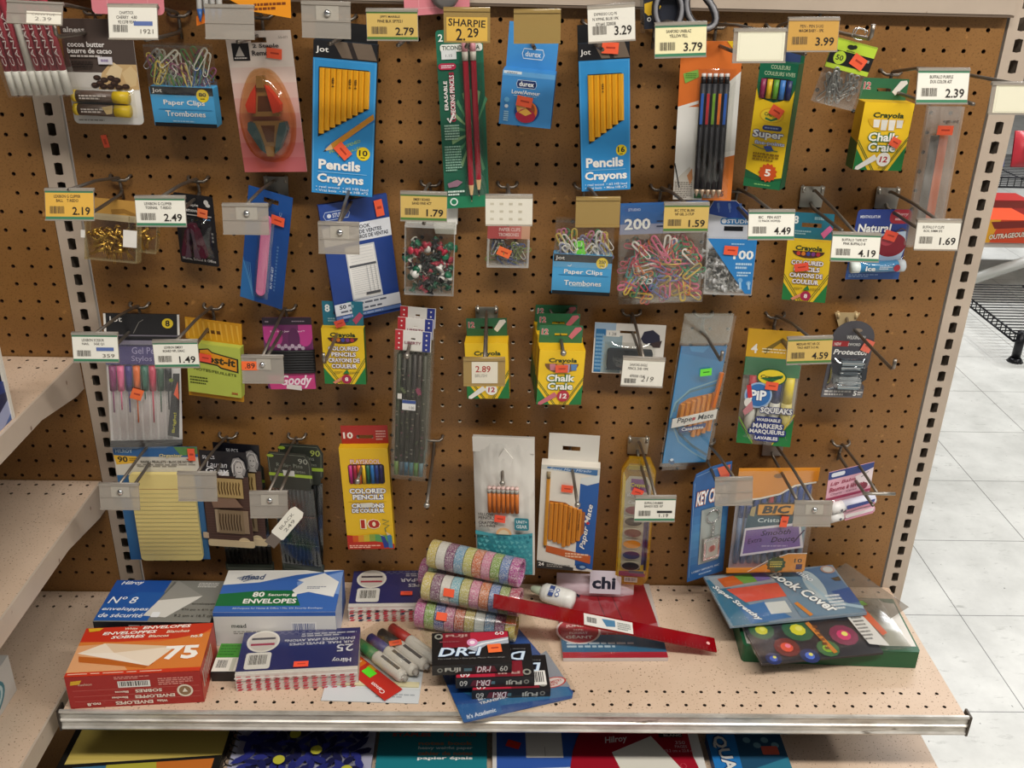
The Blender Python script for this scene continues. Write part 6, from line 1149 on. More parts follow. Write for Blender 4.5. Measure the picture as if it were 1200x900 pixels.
f = i.part('carton'); f.slab(0, 0, 1, 1, -t, 0, 'a8261e'); f.d = .0001; f.r(0, 0, 1, 1, 'd8652a'); f.p([(0, 0), (1, 0), (1, .12), (.9, .3), (0, .34)], 'c2321c'); f.p([(0, .3), (.3, .33), (.62, .36), (1, .2), (1, .92), (0, .92)], 'd47a34'); f.p([(0, .38), (.25, .36), (.45, .92), (0, .92)], 'dca070'); f.r(0, .93, 1, 1, 'c8341c')
f.p([(.04, .6), (.06, .72), (.58, .9), (.64, .8)], 'b86020'); f.p([(.02, .54), (.2, .35), (.76, .48), (.6, .86)], 'ead9c4'); f.p([(.2, .35), (.76, .48), (.3, .56)], 'dcc0a0'); f.p([(.02, .54), (.3, .56), (.6, .86)], 'efe2d2'); f.t('White', .36, .055, .1, .05, 'f0d8c0', b=.02, i=.2); f.t('ENVELOPES', .64, .05, .38, .065, 'f4ece2', b=.03, i=.2); f.t('ENVELOPPES', .36, .145, .42, .065, 'f4ece2', b=.03, i=.2); f.t('Blanches', .74, .16, .18, .06, 'f0d8c0', b=.02, i=.2); f.t('SOBRES', .36, .235, .26, .062, 'f4ece2', b=.03, i=.2); f.t('Blancos', .6, .245, .16, .055, 'f0d8c0', b=.02, i=.2); f.p([(.02, .02), (.14, .02), (.12, .08), (.04, .1)], 'd8a828'); f.t('no.8', .9, .28, .09, .07, 'f4ece2', b=.02); f.t('75', .82, .62, .26, .28, 'f6f0e8', b=.04); f.l(.02, .955, .98, .985, 1, 'e8b8a0', 3)
g = i.side(f, t, 'front'); g.d = .0002; g.r(0, 0, 1, 1, 'a02420'); [g.r(.04, a, .98, a+.01, 'c86a60') for a in (.44, .62, .78)]; g.p([(.04, .14), (.12, .12), (.1, .24), (.03, .26)], 'd8a828'); g.t('cushion', .14, .25, .1, .07, 'e0c8b0', i=.2); g.bar(.38, .2, .62, .4, '2a2424', 'e0dcd6'); g.l(.36, .04, .62, .14, 2, 'd88a80'); g.l(.68, .14, .94, .38, 4, 'd88a80', 2); g.e(.87, .58, .06, 'e0d4c0'); g.e(.87, .58, .045, '8a6a4a'); g.p([(.85, .62), (.87, .5), (.89, .62)], 'e8e0d0')
for s, L, v, u, h in (('SOBRES', .2, .52, .6, .1), ('Blancos', .1, .53, .4, .07), ('ENVELOPPES', .3, .7, .64, .1), ('Blanches', .12, .7, .38, .07), ('ENVELOPES', .28, .87, .48, .11), ('White', .08, .86, .69, .08), ('no.8', .1, .87, .18, .1)): g.t(s, u, v, L, h, 'ecdccc', rot=180, b=.03)
g = i.side(f, t, 'right'); g.d = .0002; g.r(0, 0, 1, 1, 'b02c1e'); g.r(.2, .3, .7, .9, 'c8bcb0'); [g.r(.22, .34+.08*k, .68, .38+.08*k, 'b02c1e') for k in range(7)]; i.done()
i = Item('small_box', 'small green, white and black box between the red box and the airmail envelopes', 'box', lying(-.408, -.2, -.835, 1, .033, .06)); t = .015
f = i.part('carton'); f.slab(0, 0, 1, 1, -t, 0, '18181a'); f.d = .0001; f.r(0, 0, 1, .5, '3f8a2c'); [f.l(.06, .05+.1*k, .94, .12+.1*k, 1, '2a6a1e', k) for k in range(4)]; f.r(0, .5, 1, .97, 'dedbd0'); f.bar(.1, .55, .6, .92); f.r(.72, .52, .9, .95, 'b8b8a8'); i.done()
def airmail(pose, lb, big, st):
    i = Item('envelope_pack', lb, 'envelopes', pose, 'packs of airmail envelopes'); t = .028
    f = i.part('wrapped_stack'); f.slab(0, 0, 1, 1, -t, 0, 'd8d0c8'); f.d = .0001; f.r(0, 0, 1, .93, '262c68'); f.r(0, .93, 1, 1, 'dcd6ce'); [f.s_([(.25+.06*k, .02), (.3+.06*k, .1), (.35+.06*k, .02)], .008, '6a6a8a') for k in range(7)]
    f.e(.18, .25, .14, 'e0dcd4'); f.e(.18, .25, .12, 'cfc8c0'); f.r(.08, .16, .28, .21, '3a3440'); f.r(.08, .3, .28, .35, 'a83048'); f.rr(.06, .52, .27, .9, .004, 'e2dfd8'); f.bar(.08, .55, .25, .86)
    for s, u, v, L, h in ((('25', .88, .5, .14, .17), ('AIR MAIL ENVELOPES', .68, .36, .55, .06), ('ENVELOPPES «PAR AVION»', .66, .27, .6, .06), ('Hilroy', .86, .78, .16, .12)) if big else (('AVION» «PAR', .7, .3, .5, .1), ('ENVELOPPES', .74, .45, .42, .09))): f.t(s, u, v, L, h, 'd8d8de', rot=180, b=.015)
    f.l(.5, .1, .97, .2, 2, 'b0b0bc', 3)
    g = i.side(f, t, 'front'); g.d = .0002; g.r(0, 0, 1, 1, 'd2cac2'); q = random.Random(5)
    for k in range(13):
        for j in range(6): g.p([(.012+.077*k+.012*(j % 2), .1+.15*j), (.05+.077*k+.012*(j % 2), .1+.15*j), (.04+.077*k, .22+.15*j), (.004+.077*k, .22+.15*j)], q.choice(('b83a4a', 'b83a4a', 'c86a70', '2e3050' if not big else 'c04a58')))
    g.r(0, 0, 1, .08, 'e2ded8'); g = i.side(f, t, 'right'); g.d = .0002; g.r(0, 0, 1, 1, 'c8c0b8')
    w_ = i.part('clear_wrap'); w_.film(-.003, -.003, 1.003, 1.0, .0012, FILM, .0006, .0008, 10)
    i.sticker(*st, d=.003); i.done()
airmail(lying(-.307, -.1975, -.8228, 5, .165, .088), 'front pack of 25 airmail envelopes with red and white striped edges', True, (.53, .86, 'f2553c', .02, .011, 0))
airmail(lying(-.172, -.052, -.8228, 2, .165, .088), 'rear pack of airmail envelopes partly under the striped tape rolls', False, (.52, .7, 'e8553c', .018, .009, 0))
i = Item('loose_envelope', 'loose white paper envelope lying flat under the marker bag', 'envelope', lying(-.2, -.226, -.8492, -2, .132, .085))
f = i.part('envelope_body'); f.slab(0, 0, 1, 1, -.0012, 0, 'c8ccce'); f.d = .0001; f.slab(.12, .55, .98, .66, .0002, .0022, 'cfc6a0'); f.l(.55, .8, .95, .9, 2, '9aa0a4'); f.r(0, .7, 1, .705, 'b0b4b6'); i.done()
# marker bag
i = Item('marker_bag', 'clear bag of red, black, blue and green capped markers with a red card', 'markers', lying(-.179, -.19, -.842, -45, .105, .115))
M_ = i.o.matrix_basis.copy()
f = i.part('red_card'); f.slab(.0, .73, 1.02, 1.0, -.005, -.0042, 'b8281f'); f.d = -.0041; f.r(.04, .75, .3, .9, 'd87020'); [f.r(.06+.05*k, .77, .08+.05*k, .88, 'f0d8b0') for k in range(4)]; f.t('Canon', .78, .93, .26, .06, 'eadcd8', rot=180, b=.02); f.r(.36, .74, .5, .8, 'b88a20')
g = i.part('price_sticker', 'green price sticker'); g.slab(.38, .78, .56, .89, -.0039, -.0034, '5ad82a')
for k, c in enumerate(('1f7a48', '283080', '2a2a2c', 'b02a2a')):
    v = .64-.16*k; g = i.part('marker'); u0 = -.02+.02*k; g.tub([(u0, v, .004), (u0+.38, v, .004)], [.0074, .0084], c, 14); g.tub([(u0+.38, v, .004), (u0+.4, v, .004), (u0+.9, v, .004), (u0+.94, v, .004)], [.0088, .0092, .009, .007], 'd9d5d0', 14); g.tub([(u0+.94, v, .004), (u0+1.0, v, .004)], [.0045, .004], 'a8a4a0', 10); g.slab(u0+.5, v-.02, u0+.86, v+.02, .0126, .0134, '55555a' if k < 3 else 'd9d5d0')
i.sticker(.42, .38, 'f2603c', L=.018, H=.011, rot=60, d=.0145)
f = i.part('bag'); f.film(-.1, -.05, 1.06, .84, .0135, FILMH, .004, .007, 12, 31); i.done()

# tape rolls
PAL = ('c8b45a', 'd4d0c8', '7a3a68', '6a98b8', 'b8b45a', 'c86a3a', 'c87a98', '7a9a3a', '5a78b0', 'a8408a')
PAL2 = ('c8b45a', '7a4a68', 'd4d0c8', '7ab0c0', 'b8b068', 'c87a98', 'c8703a', '6a80b4', '8a9a4a', 'a83a5a')
PAL3 = ('b0488a', '7a9a3a', '4a5a98', 'b8688a', 'b85a3a', 'b8a85a', 'c4ccc8', '6a90b0', '8a4a74', 'c8b44a')
GL = {}
def glit(c):
    if c not in GL: GL[c] = tex_mat('glitter_tape_'+c, lambda nt, v, b: mix(nt, ramp(nt, noise(nt, v, 700, 2), [(.45, '000000'), (.75, 'ffffff')]), c, 'e8e4de'), .28)
    return GL[c]
def tapes(a, b, pal, lb, st=None, r=.021):
    a, b = Vector(a), Vector(b); d = b-a; L = d.length; ax = d.normalized()
    root = empty('tape_pack', a+d/2, lb, 'tape', 'packs of ten glitter tape rolls'); org = a-(a+d/2)
    for k, c in enumerate(pal):
        p0 = org+ax*(L*k/10+.0004); p1 = org+ax*(L*(k+1)/10-.0004); mb = MB(); m_ = glit(c)
        prof = [(0, .016), (0, r-.0006), (.0006, r), ((p1-p0).length-.0006, r), ((p1-p0).length, r-.0006), ((p1-p0).length, .016), (0, .016)]
        mb.lathe(p0, ax, prof, m_, 28, False, False); mb.build('tape_roll', root)
    mb = MB(); q = random.Random(3); N = 26; vs = []; K = 16
    for j in range(K+1):
        for i_ in range(N):
            an = 2*math.pi*i_/N; e1 = ax.orthogonal().normalized(); e2 = ax.cross(e1); rr_ = r+.0012+.0012*q.random()*(0 < j < K)
            vs.append(org+ax*(L*(j/K)*1.02-.01*L)+rr_*(math.cos(an)*e1+math.sin(an)*e2))
    mb.add(vs, [(j*N+i_, j*N+(i_+1) % N, (j+1)*N+(i_+1) % N, (j+1)*N+i_) for j in range(K) for i_ in range(N)], FILM, True); mb.build('shrink_wrap', root)
    if st:
        t_, an = st; up = Vector((0, 0, 1)); n1 = (up-ax*up.dot(ax)).normalized(); n2 = ax.cross(n1)
        if n2.y > 0: n2 = -n2
        mb = MB(); pts = []
        for rad in (r+.0026, r+.003):
            for x, ang in ((-.008, an-14), (.008, an-14), (.008, an+14), (-.008, an+14)):
                pts.append(org+ax*(L*t_+x)+rad*(math.cos(R(ang))*n1+math.sin(R(ang))*n2))
        mb.add(pts, [(0, 1, 2, 3), (4, 5, 6, 7), (0, 1, 5, 4), (1, 2, 6, 5), (2, 3, 7, 6), (3, 0, 4, 7)], mt('f2603c')); mb.build('price_sticker', root)
tapes((-.149, -.1035, -.829), (.0, -.1365, -.829), PAL3, 'lowest pack of ten glitter tape rolls, pink at its left end', (.28, 52))
tapes((-.138, -.095, -.786), (.004, -.133, -.786), PAL2, 'middle pack of ten glitter tape rolls with an orange price sticker', (.3, 62))
tapes((-.129, -.068, -.7465), (.005, -.116, -.7465), PAL, 'topmost pack of ten glitter tape rolls, magenta at its right end')
tapes((-.146, -.04, -.8), (-.007, -.078, -.8), ('b0488a',)+PAL3[1:], 'rear pack of glitter tape rolls, only its pink end showing behind the others')

# cassettes
def cassette(pose, lb, rev, st=None):
    i = Item('audio_cassette', lb, 'cassette', pose, 'blank audio cassettes'); t = .0168; ro = 180 if rev else 0
    X = (lambda u: 1-u) if rev else (lambda u: u); Y = (lambda v: 1-v) if rev else (lambda v: v)
    f = i.part('case'); f.slab(0, 0, 1, 1, -t, 0, '121214'); f.d = .0001
    pp = lambda L, c: f.p([(X(u), Y(v)) for u, v in L], c)
    pp([(.14, .02), (.99, .02), (.99, .36), (.5, .48), (.14, .48)], '7a1424'); pp([(.5, .02), (.99, .02), (.99, .24), (.5, .4)], 'b02038'); pp([(.44, .52), (.6, .32), (.99, .2), (.99, .4), (.7, .44), (.56, .62)], 'a8b0bc'); pp([(.5, .52), (.64, .36), (.99, .24), (.99, .28), (.68, .4)], 'e0e4e8'); f.e(X(.52), Y(.34), .07, 'd890b8'); f.e(X(.52), Y(.34), .035, 'f4e4ee')
    f.e(X(.09), Y(.13), .055, '8a8a80'); f.e(X(.09), Y(.13), .03, '121214'); f.t('FUJI', X(.32), Y(.13), .28, .1, 'b08a84', ro, .04); f.l(.1, .28, .4, .33, 1, '8a4a50') if not rev else None; f.t('60', X(.88), Y(.08), .12, .11, 'e6e2e0', ro, .01); f.to('DR-I', X(.36), Y(.62), .56, .26, 'cfe0ee', '3a5a8c', ro, .02, .2, .02); f.t('Personal Use • Everyday Music Recordings', X(.5), Y(.83), .84, .05, '8a8a88', ro)
    g = i.side(f, t, 'front'); g.d = .0002; g.r(0, 0, 1, 1, '141416'); g.e(X(.1), .5, .035, '7a7a74'); g.e(X(.1), .5, .018, '141416'); g.t('FUJI', X(.26), .5, .2, .5, 'a8a8a0', ro, .04); g.r(.4, .35, .5, .65, '4a6a74'); g.p([(X(.54), .2), (X(.78), .2), (X(.82), .8), (X(.56), .8)], '5a1424'); g.t('DR-I', X(.65), .5, .18, .6, 'd4c8cc', ro, .02, .2); g.t('60', X(.9), .5, .1, .55, 'b8b8b4', ro, .01)
    g = i.side(f, t, 'right'); g.d = .0002; g.r(0, 0, 1, 1, '161618')
    if not rev: i.sticker(.8, .56, 'f2703a', L=.019, H=.017, rot=4, d=.0015)
    return i
i = cassette(lying(-.012, -.226, -.834, 3.5, .107, .067), 'lowest cassette of the pile, upside down with a barcode at its right end', True)
g = i.part('barcode_label'); g.d = .0012; g.bar(.62, .5, .96, .92, '2a2a2a', 'dedcd6', 3, False); i.done()
cassette(lying(-.034, -.222, -.817, 3, .107, .067), 'middle cassette of the pile with its lettering upside down', True).done()
cassette(lying(-.066, -.216, -.8, 3.7, .108, .067, 0), 'top cassette of the pile in a black and red case with orange sticker', False).done()

i = Item('geometry_set_pack', 'flat blue and clear pack under the cassettes, its corner over the shelf edge', 'pack', lying(-.03, -.19, -.849, 20, .16, .2))
f = i.part('card'); f.prism([(.0, .22), (.55, .0), (.82, .0), (1, .95), (.96, 1), (.0, .97)], -.001, 0, '1f4a8c'); f.d = .0001; f.p([(.45, .06), (.8, .02), (.9, .45), (.5, .6)], '274f9a'); f.p([(.1, .7), (.95, .6), (.98, .98), (.3, .9)], '2a6a98'); f.p([(0, .8), (.36, .86), (.34, .97), (0, .97)], '1c5a98'); f.t("It's Academic", .17, .93, .26, .04, 'd8e0ea', b=.02, i=.2); f.p([(.62, .62), (.98, .5), (1, .9), (.7, .8)], '8f98a4'); f.e(.88, .82, .12, 'c8342c', .05); f.e(.88, .82, .105, 'dcd4d0', .042); f.t('GEOMETRY', .88, .815, .17, .025, 'b8342c', b=.02); f.t('SET', .88, .84, .08, .02, 'b8342c', b=.02)
for k, (s, L) in enumerate((('RULER', .2), ('PROTRACTOR', .3), ('SET SQUARES', .3), ('TRANSPARENT', .34))): f.to(s, .3+.02*k, .74+.035*k, L, .025, 'dfe4ea', '1c3a6a', b=.02)
g = i.part('sleeve'); g.film(-.03, -.02, 1.03, 1.02, .002, FILM, .003, .001, 12, 6); i.done()

i = Item('envelope_bag', 'clear bag of large red envelopes with a blue strip and round jumbo label', 'envelopes', lying(.14, -.096, -.8445, 1, .152, .174))
f = i.part('bag_body'); f.slab(0, 0, 1, 1, -.006, 0, 'c8bcb8'); f.d = .0001; f.r(0, 0, 1, 1, 'cfc6c2'); f.p([(0, .04), (.94, .0), (.98, .55), (.7, .64), (.0, .56)], '9c1826'); f.p([(.02, .56), (.7, .64), (.98, .55), (.98, .72), (0, .72)], 'b8747c'); f.s_([(.42, .0), (.44, .3), (.5, .62)], .008, '4a0a14'); f.s_([(.56, .0), (.6, .3), (.66, .62)], .008, '4a0a14'); f.p([(0, .72), (1, .7), (1, .93), (0, .93)], '2c6a90'); f.r(0, .93, 1, 1, 'b0283a'); f.l(.05, .8, .7, .88, 2, 'b8d0de', 2); f.l(.36, .68, .95, .72, 1, 'b02838', 2)
f.e(.18, .66, .22, 'e0d4d0', .17); f.e(.18, .66, .2, 'b0202e', .155); f.t('JUMBO', .18, .6, .24, .04, 'e8d0cc', b=.02); f.t('SIZE', .18, .65, .1, .025, 'e8d0cc', b=.02); f.t('FORMAT', .18, .69, .18, .025, 'e8d0cc', b=.02); f.t('GÉANT', .18, .74, .26, .045, 'f0e8e4', b=.03)
g = i.part('clear_film'); g.film(0, 0, 1, 1, .001, FILM, .004, .0022, 14, 12); i.done()

i = Item('tissue_packet', 'white and pink packet with dark lettering lying against the pegboard', 'packet', (.125, -.03, -.834, R(-14), 0, R(-3), .122, .034))
f = i.part('packet'); f.film(0, -.1, 1, 1, 0, mt('d8c4cc', .25), .012, .003, 12, 8); f.film(0, -.1, 1, 1, -.002, mt('cdb8c2', .25), -.004, .001, 6, 8); f.d = .0165; f.r(.42, -.5, .82, .62, 'd4ccd6'); f.t('chi', .6, .1, .3, .6, '1d2436', b=.04); f.s_([(.06, .7), (.2, .6), (.3, .8)], .03, '22283a'); i.done()

i = Item('glue_bottle', 'small white bottle with blue print lying between the tapes and the red envelopes', 'bottle', (0, 0, 0, 0, 0, 0, 1, 1))
i.o.location = (.062, -.066, -.8245); i.o.scale = (1.2, 1.2, 1.2); a = Vector((.0235, -.011, 0)).normalized()
g = i.part('bottle_body'); g.mb.lathe(-a*.022, a, [(0, .006), (.002, .0095), (.006, .012), (.038, .0125), (.045, .011), (.047, .002)], mt('dcdcd6', .3), 20)
g2 = i.part('printed_label'); g2.mb.lathe(-a*.012, a, [(0, .0123), (.024, .0126)], mt('e2e2dc', .35), 20)
def onb(t0, an, L, h, s, c):
    e1 = Vector((0, 0, 1)); e2 = a.cross(e1); e2 = e2 if e2.y < 0 else -e2; n_ = (math.cos(R(an))*e1+math.sin(R(an))*e2); v_ = (math.cos(R(an+90))*e1+math.sin(R(an+90))*e2)
    F_ = Face(g2.mb, a*t0+n_*.0131-v_*h/2, a*L, v_*h, n_); F_.d = .0; return F_
F_ = onb(-.008, 32, .016, .014, '', ''); F_.r(0, 0, .42, 1, '27407c'); F_.t('GLUE', .2, .5, .3, .9, 'dfe4ea', rot=90, b=.02); F_.e(.7, .3, .16, '3a5a9c'); F_.e(.7, .3, .1, 'e2e2dc'); F_.e(.72, .72, .18, '3a5a9c'); F_.e(.72, .72, .12, 'e2e2dc')
g3 = i.part('nozzle'); g3.mb.lathe(-a*.036, a, [(0, .002), (.002, .0045), (.012, .006), (.0145, .0062)], mt('b8c4ac', .35), 14); i.done()

A_, B_ = Vector((-.036, -.161, -.763)), Vector((.2885, -.163, -.8375)); d = B_-A_
i = Item('ruler', 'long translucent red plastic ruler lying across the red envelopes', 'ruler', (0, 0, 0, 0, 0, 0, d.length, .026))
i.o.location = (A_+B_)/2; xa = d.normalized(); za = Vector((0, -.15, 1)); za = (za-xa*za.dot(xa)).normalized(); ya = za.cross(xa)
i.o.rotation_euler = Matrix((xa, -za, ya)).transposed().to_euler()
f = i.part('ruler_body'); f.slab(0, 0, 1, 1, 0, .0022, REDAC); f.d = .0024
for k in range(61): f.r(.01+.0163*k, .82 if k % 2 else .7, .0115+.0163*k, 1, '5a0810', .0024)
f.d = .0025; f.e(.965, .5, .008, 'e8b0a8'); g = i.part('paper_label'); g.slab(.4, .12, .62, .95, .0024, .0028, 'd8d6d0'); g.d = .003; g.bar(.41, .3, .46, .85); g.p([(.48, .3), (.54, .25), (.54, .7), (.5, .8)], '4a7a9c'); g.l(.55, .3, .61, .85, 4, '8a8f8a'); i.done()

# right-hand pile
i = Item('green_box', 'flat dark green and white carton under the book cover bags', 'box', lying(.453, -.126, -.8215, -2.5, .252, .122)); t = .029
f = i.part('carton'); f.rslab(0, 0, 1, 1, .006, -t, 0, '1c5a38'); f.d = .0001; f.p([(.02, .02), (.99, .02), (.99, .9), (.02, .95)], 'd6d2ca'); f.p([(.9, .0), (1, 0), (1, .1), (.93, .08)], '1c5a38'); f.r(.02, .8, .25, .96, 'cfcbc4'); f.t('mead', .1, .97, .1, .05, 'b8c8bc'); f.to('20', .9, .35, .06, .14, 'e4e4de', '1c5a38', b=.03)
g = i.side(f, t, 'front', .01, 0, .99, 1); g.d = .0003; g.r(0, .02, 1, .98, '1b5634'); g = i.part('paper_flap'); g.prism([(.5, .94), (.72, .97), (.66, 1.1), (.6, 1.02)], .0005, .0009, 'c4c2ba'); i.done()
i = Item('book_cover_bag', 'clear bag of book covers with big yellow, green and pink flowers on black', 'book cover', lying(.442, -.152, -.8125, 8, .232, .115, 4))
f = i.part('folded_cover'); f.slab(.02, 0, .8, 1, -.004, 0, '1c1a22'); f.slab(.8, .05, 1, .95, -.002, -.001, FILMH); f.d = .0001
for u, v, ru, c1, c2 in ((.12, .45, .08, '2a5a34', 'c8c828'), (.35, .5, .1, '1f5a3c', 'd0cc2a'), (.62, .66, .09, '7a2048', 'c8286a'), (.22, .78, .08, '6a2018', 'd84a2a'), (.47, .86, .07, '3a6a3c', '8ab42a'), (.1, .95, .05, '1c2a5a', '3a5ab8'), (.33, .96, .06, '1c2a5a', '4a6ac8')): f.e(u, v, ru, c1, None, 11); f.star(u, v, ru*.9, c1, 6, .8); f.e(u, v, ru*.5, c2, None, 9); f.e(u+.01, v-.02, ru*.22, 'e0dc6a' if c2 < 'd1' else 'e87a9a')
f.r(.52, .1, .7, .34, 'c8c6c4'); f.s_([(.43, .4), (.5, .95)], .03, 'c87a20'); f.l(.45, .45, .48, .9, 6, '6a3a10'); f.p([(.7, .2), (.8, .1), (.86, .92), (.74, .86)], 'd6d4d0'); f.l(.73, .3, .8, .8, 8, '6a6a6a', 3, .5); f.p([(.79, .16), (.85, .14), (.9, .7), (.86, .74)], 'c8582a'); f.p([(.8, .1), (.88, .1), (.9, .18), (.82, .2)], '5a8a3a')
g = i.part('bag'); g.film(0, -.02, 1, 1.02, .001, FILM, .005, .002, 14, 14); i.done()
i = Item('clear_bag_flap', 'crumpled empty clear bag end lying behind the book covers', 'bag', lying(.535, -.07, -.808, -62, .125, .05, 12)); f = i.part('flap'); f.film(0, 0, 1, 1, 0, clear('grey_film', 'c8c2ba', .45, .12, '8b857c'), .004, .003, 10, 4); i.done()
i = Item('book_cover_bag', 'blue and grey bag of stretchable jumbo book cover lying on top of the pile', 'book cover', lying(.412, -.088, -.799, 9, .232, .115, 3))
f = i.part('folded_cover'); f.slab(.0, .02, .92, 1, -.004, 0, '7a8c9c'); f.d = .0001; f.p([(0, 0.1), (.1, .1), (.26, 1), (.02, 1)], '2c6a88'); f.p([(.02, .05), (.46, .02), (.46, .25), (.05, .3)], '9aa0a6'); f.p([(.08, .1), (.2, .06), (.24, .24), (.1, .28)], 'c8602a'); f.p([(.2, .06), (.32, .05), (.34, .22), (.24, .24)], '6aa04a'); f.p([(.32, .05), (.42, .04), (.44, .2), (.34, .22)], '7a6aa8')
f.p([(.1, .32), (.46, .28), (.5, .55), (.18, .6)], 'd0503c'); f.p([(.12, .68), (.3, .62), (.42, .95), (.14, 1)], '2a6aa4'); f.r(.3, .64, .44, .86, 'c8ccc8'); f.p([(.46, .05), (.62, .02), (.8, .6), (.9, .98), (.48, .98)], '5f8098'); f.p([(.6, .1), (.9, .02), (.92, .98), (.78, .7)], '4f6f94'); f.e(.7, .4, .06, 'a8b8c0', .3); f.s_([(.66, .3), (.74, .75), (.92, .9)], .03, '9ab4c4'); f.p([(.78, .55), (.92, .5), (.92, .8), (.84, .8)], '1f4a88'); f.l(.72, .6, .82, .9, 5, 'd0d6da', 3)
f.to('Super Stretchy', .12, .6, .8, .05, 'eaeeee', '20303c', rot=-62, b=.03, i=.2); f.to('Jumbo', .66, .16, .36, .07, 'dfe6ea', '2a4a68', rot=-60, b=.03, i=.2); f.to('Book Cover', .6, .5, .98, .085, 'eef2f2', '26384a', rot=-58, b=.03, i=.2); f.s_([(.5, .7), (.55, .96)], .03, 'c87a20'); f.e(.86, .12, .05, 'a88a80', .08); f.e(.86, .12, .035, 'b8bcbc', .055); f.p([(.84, .3), (.9, .28), (.9, .36), (.86, .36)], '4a4030')
g = i.part('bag'); g.film(-.01, -.02, 1.06, 1.02, .001, FILM, .005, .0025, 14, 17); i.sticker(.66, .04, 'f2603c', L=.012, H=.01, rot=0, d=.009); i.done()

# ---------------------------------------------------------------- pads on the lower shelf
ZD = -.9845
def flat(cx, w, y0, d, th, name, lb, cat): return Item(name, lb, cat, lying(cx, y0-d/2, ZD+th, .5, w, d)), th
i, th = flat(-.53, .226, -.1, .31, .012, 'legal_pad', 'yellow writing pad with a black edge on the lower shelf', 'pad')
f = i.part('pad'); f.slab(0, 0, 1, 1, -th, 0, '1c1a18'); f.d = .0001; f.r(.04, 0, .99, .54, 'c4ae58'); f.r(.04, .5, .99, .52, 'd2bc68'); f.p([(.0, .53), (.99, .47), (.99, 1), (0, 1)], '1c1a18'); f.p([(.1, .545), (.95, .49), (.95, .9), (.1, .9)], '3a6a8a'); f.p([(.55, .515), (.95, .49), (.95, .9), (.7, .9)], 'c8702a'); f.p([(.3, .53), (.6, .512), (.75, .9), (.4, .9)], 'b0a83a'); i.done()
i, th = flat(-.308, .205, -.1, .3, .012, 'spiral_notebook', 'spiral notebook with navy leaves and yellow dots on a pale cover', 'notebook')
f = i.part('cover'); f.slab(.02, 0, 1, 1, -th, 0, 'a8a8bc'); f.d = .0001; q = random.Random(12)
for k in range(230):
    u, v, an = .1+.86*((k*.618) % 1), .05+.9*k/230, q.uniform(0, 360); a, L, b_ = R(an), q.uniform(.05, .085), .025; c_, s__ = math.cos(a), math.sin(a); k2 = f.w/f.h
    f.p([(min(max(u+(x*c_-y*s__), .03), .995), v+(x*s__+y*c_)*k2) for x, y in ((-L, 0), (-L*.4, b_), (L*.4, b_), (L, 0), (L*.4, -b_), (-L*.4, -b_))], q.choice(('1c1f52', '23286a', '191a40', '2a2f78')))
for u, v in ((.45, .4), (.62, .5), (.38, .56), (.85, .62), (.3, .2), (.7, .28), (.55, .75), (.25, .85), (.8, .9)): f.e(u, v, .04, 'b8b43c')
for k in range(24): g = i.part('wire_coil'); v = .03+.04*k; g.mb.tube([g.P(.02+.035*math.cos(R(40*z)), v, -.0042+.0075*math.sin(R(40*z))) for z in range(9)], .0009, mt('2a2a2c', .3, .6), 5, False, True)
i.done()
i, th = flat(-.121, .158, -.1, .24, .009, 'paper_pad', 'teal pad of heavy weight paper with white lettering on the lower shelf', 'pad')
f = i.part('pad'); f.slab(0, 0, 1, 1, -th, 0, '1d7a86'); f.d = .0001; f.t('STAPLES', .3, .42, .36, .03, 'b04a3a', b=.03); f.t('EN GROS', .75, .42, .3, .03, 'b04a3a', b=.02)
for s, v, c in (('notes book', .49, 'a86a4a'), ('heavy weight paper', .53, 'c8d8d8'), ('cahier de notes', .57, 'a86a4a'), ('papier épais', .61, 'eef0ec')): f.t(s, .62, v, .5, .03, c, b=.03)
i.done()
i, th = flat(.042, .152, -.1, .26, .011, 'envelope_box', 'blue and white box with a pale sheet pictured, on the lower shelf', 'box')
f = i.part('carton'); f.slab(0, 0, 1, 1, -th, 0, 'd2d0cc'); f.d = .0001; f.r(.04, 0, .98, 1, '2f55a4'); f.r(.32, .1, .67, .56, 'c9c5be'); f.r(.33, .11, .66, .55, 'd4d0c8'); f.s_([(.5, .48), (.5, .55)], .006, '9a968e'); f.p([(.16, .64), (.98, .62), (.98, 1), (.14, 1)], 'd6d4d0'); f.p([(.19, .66), (.98, .64), (.98, 1), (.17, 1)], '5a80c0'); i.sticker(.2, .47, 'c8281c', L=.02, H=.013, rot=-20, d=.002); i.done()
i, th = flat(.197, .146, -.1, .26, .012, 'paper_pad', 'red pad of 350 sheets with a white sheet printed on its cover', 'pad')
f = i.part('pad'); f.slab(0, 0, 1, 1, -th, 0, 'd4d2ce'); f.d = .0001; f.r(0, 0, .9, 1, 'b01c30'); f.e(.3, .75, .64, '980f24', .6, 30); f.p([(.9, 0), (1, 0), (1, 1), (.86, 1), (.93, .6), (.93, .4)], 'd8d6d2'); f.p([(.1, .52), (.52, .4), (.9, .78), (.5, 1.0), (.3, .92)], 'd8d4c8'); f.t('Hilroy', .16, .43, .24, .06, 'e8e2de', b=.02, i=.3, rot=8); f.r(.6, .38, .84, .41, '1c1014'); f.t('BLANC', .74, .395, .18, .018, 'd8ccc8', b=.02); f.t('350', .8, .45, .1, .025, 'e0c8c8'); f.t('PAGES', .8, .48, .12, .02, 'e0c8c8'); f.t('15.2 cm x 22.8 cm', .78, .51, .3, .02, 'e0c8c8')
for k in range(5): f.s_([(.78+.03*math.cos(R(60*z))+.05*(k % 2), .62+.02*math.sin(R(60*z))+.04*k) for z in range(6)], .006, 'c84a58', True)
i.done()
i, th = flat(.337, .11, -.203, .2, .016, 'blue_box', 'blue box with silver lettering nearest the aisle end of the lower shelf', 'box')
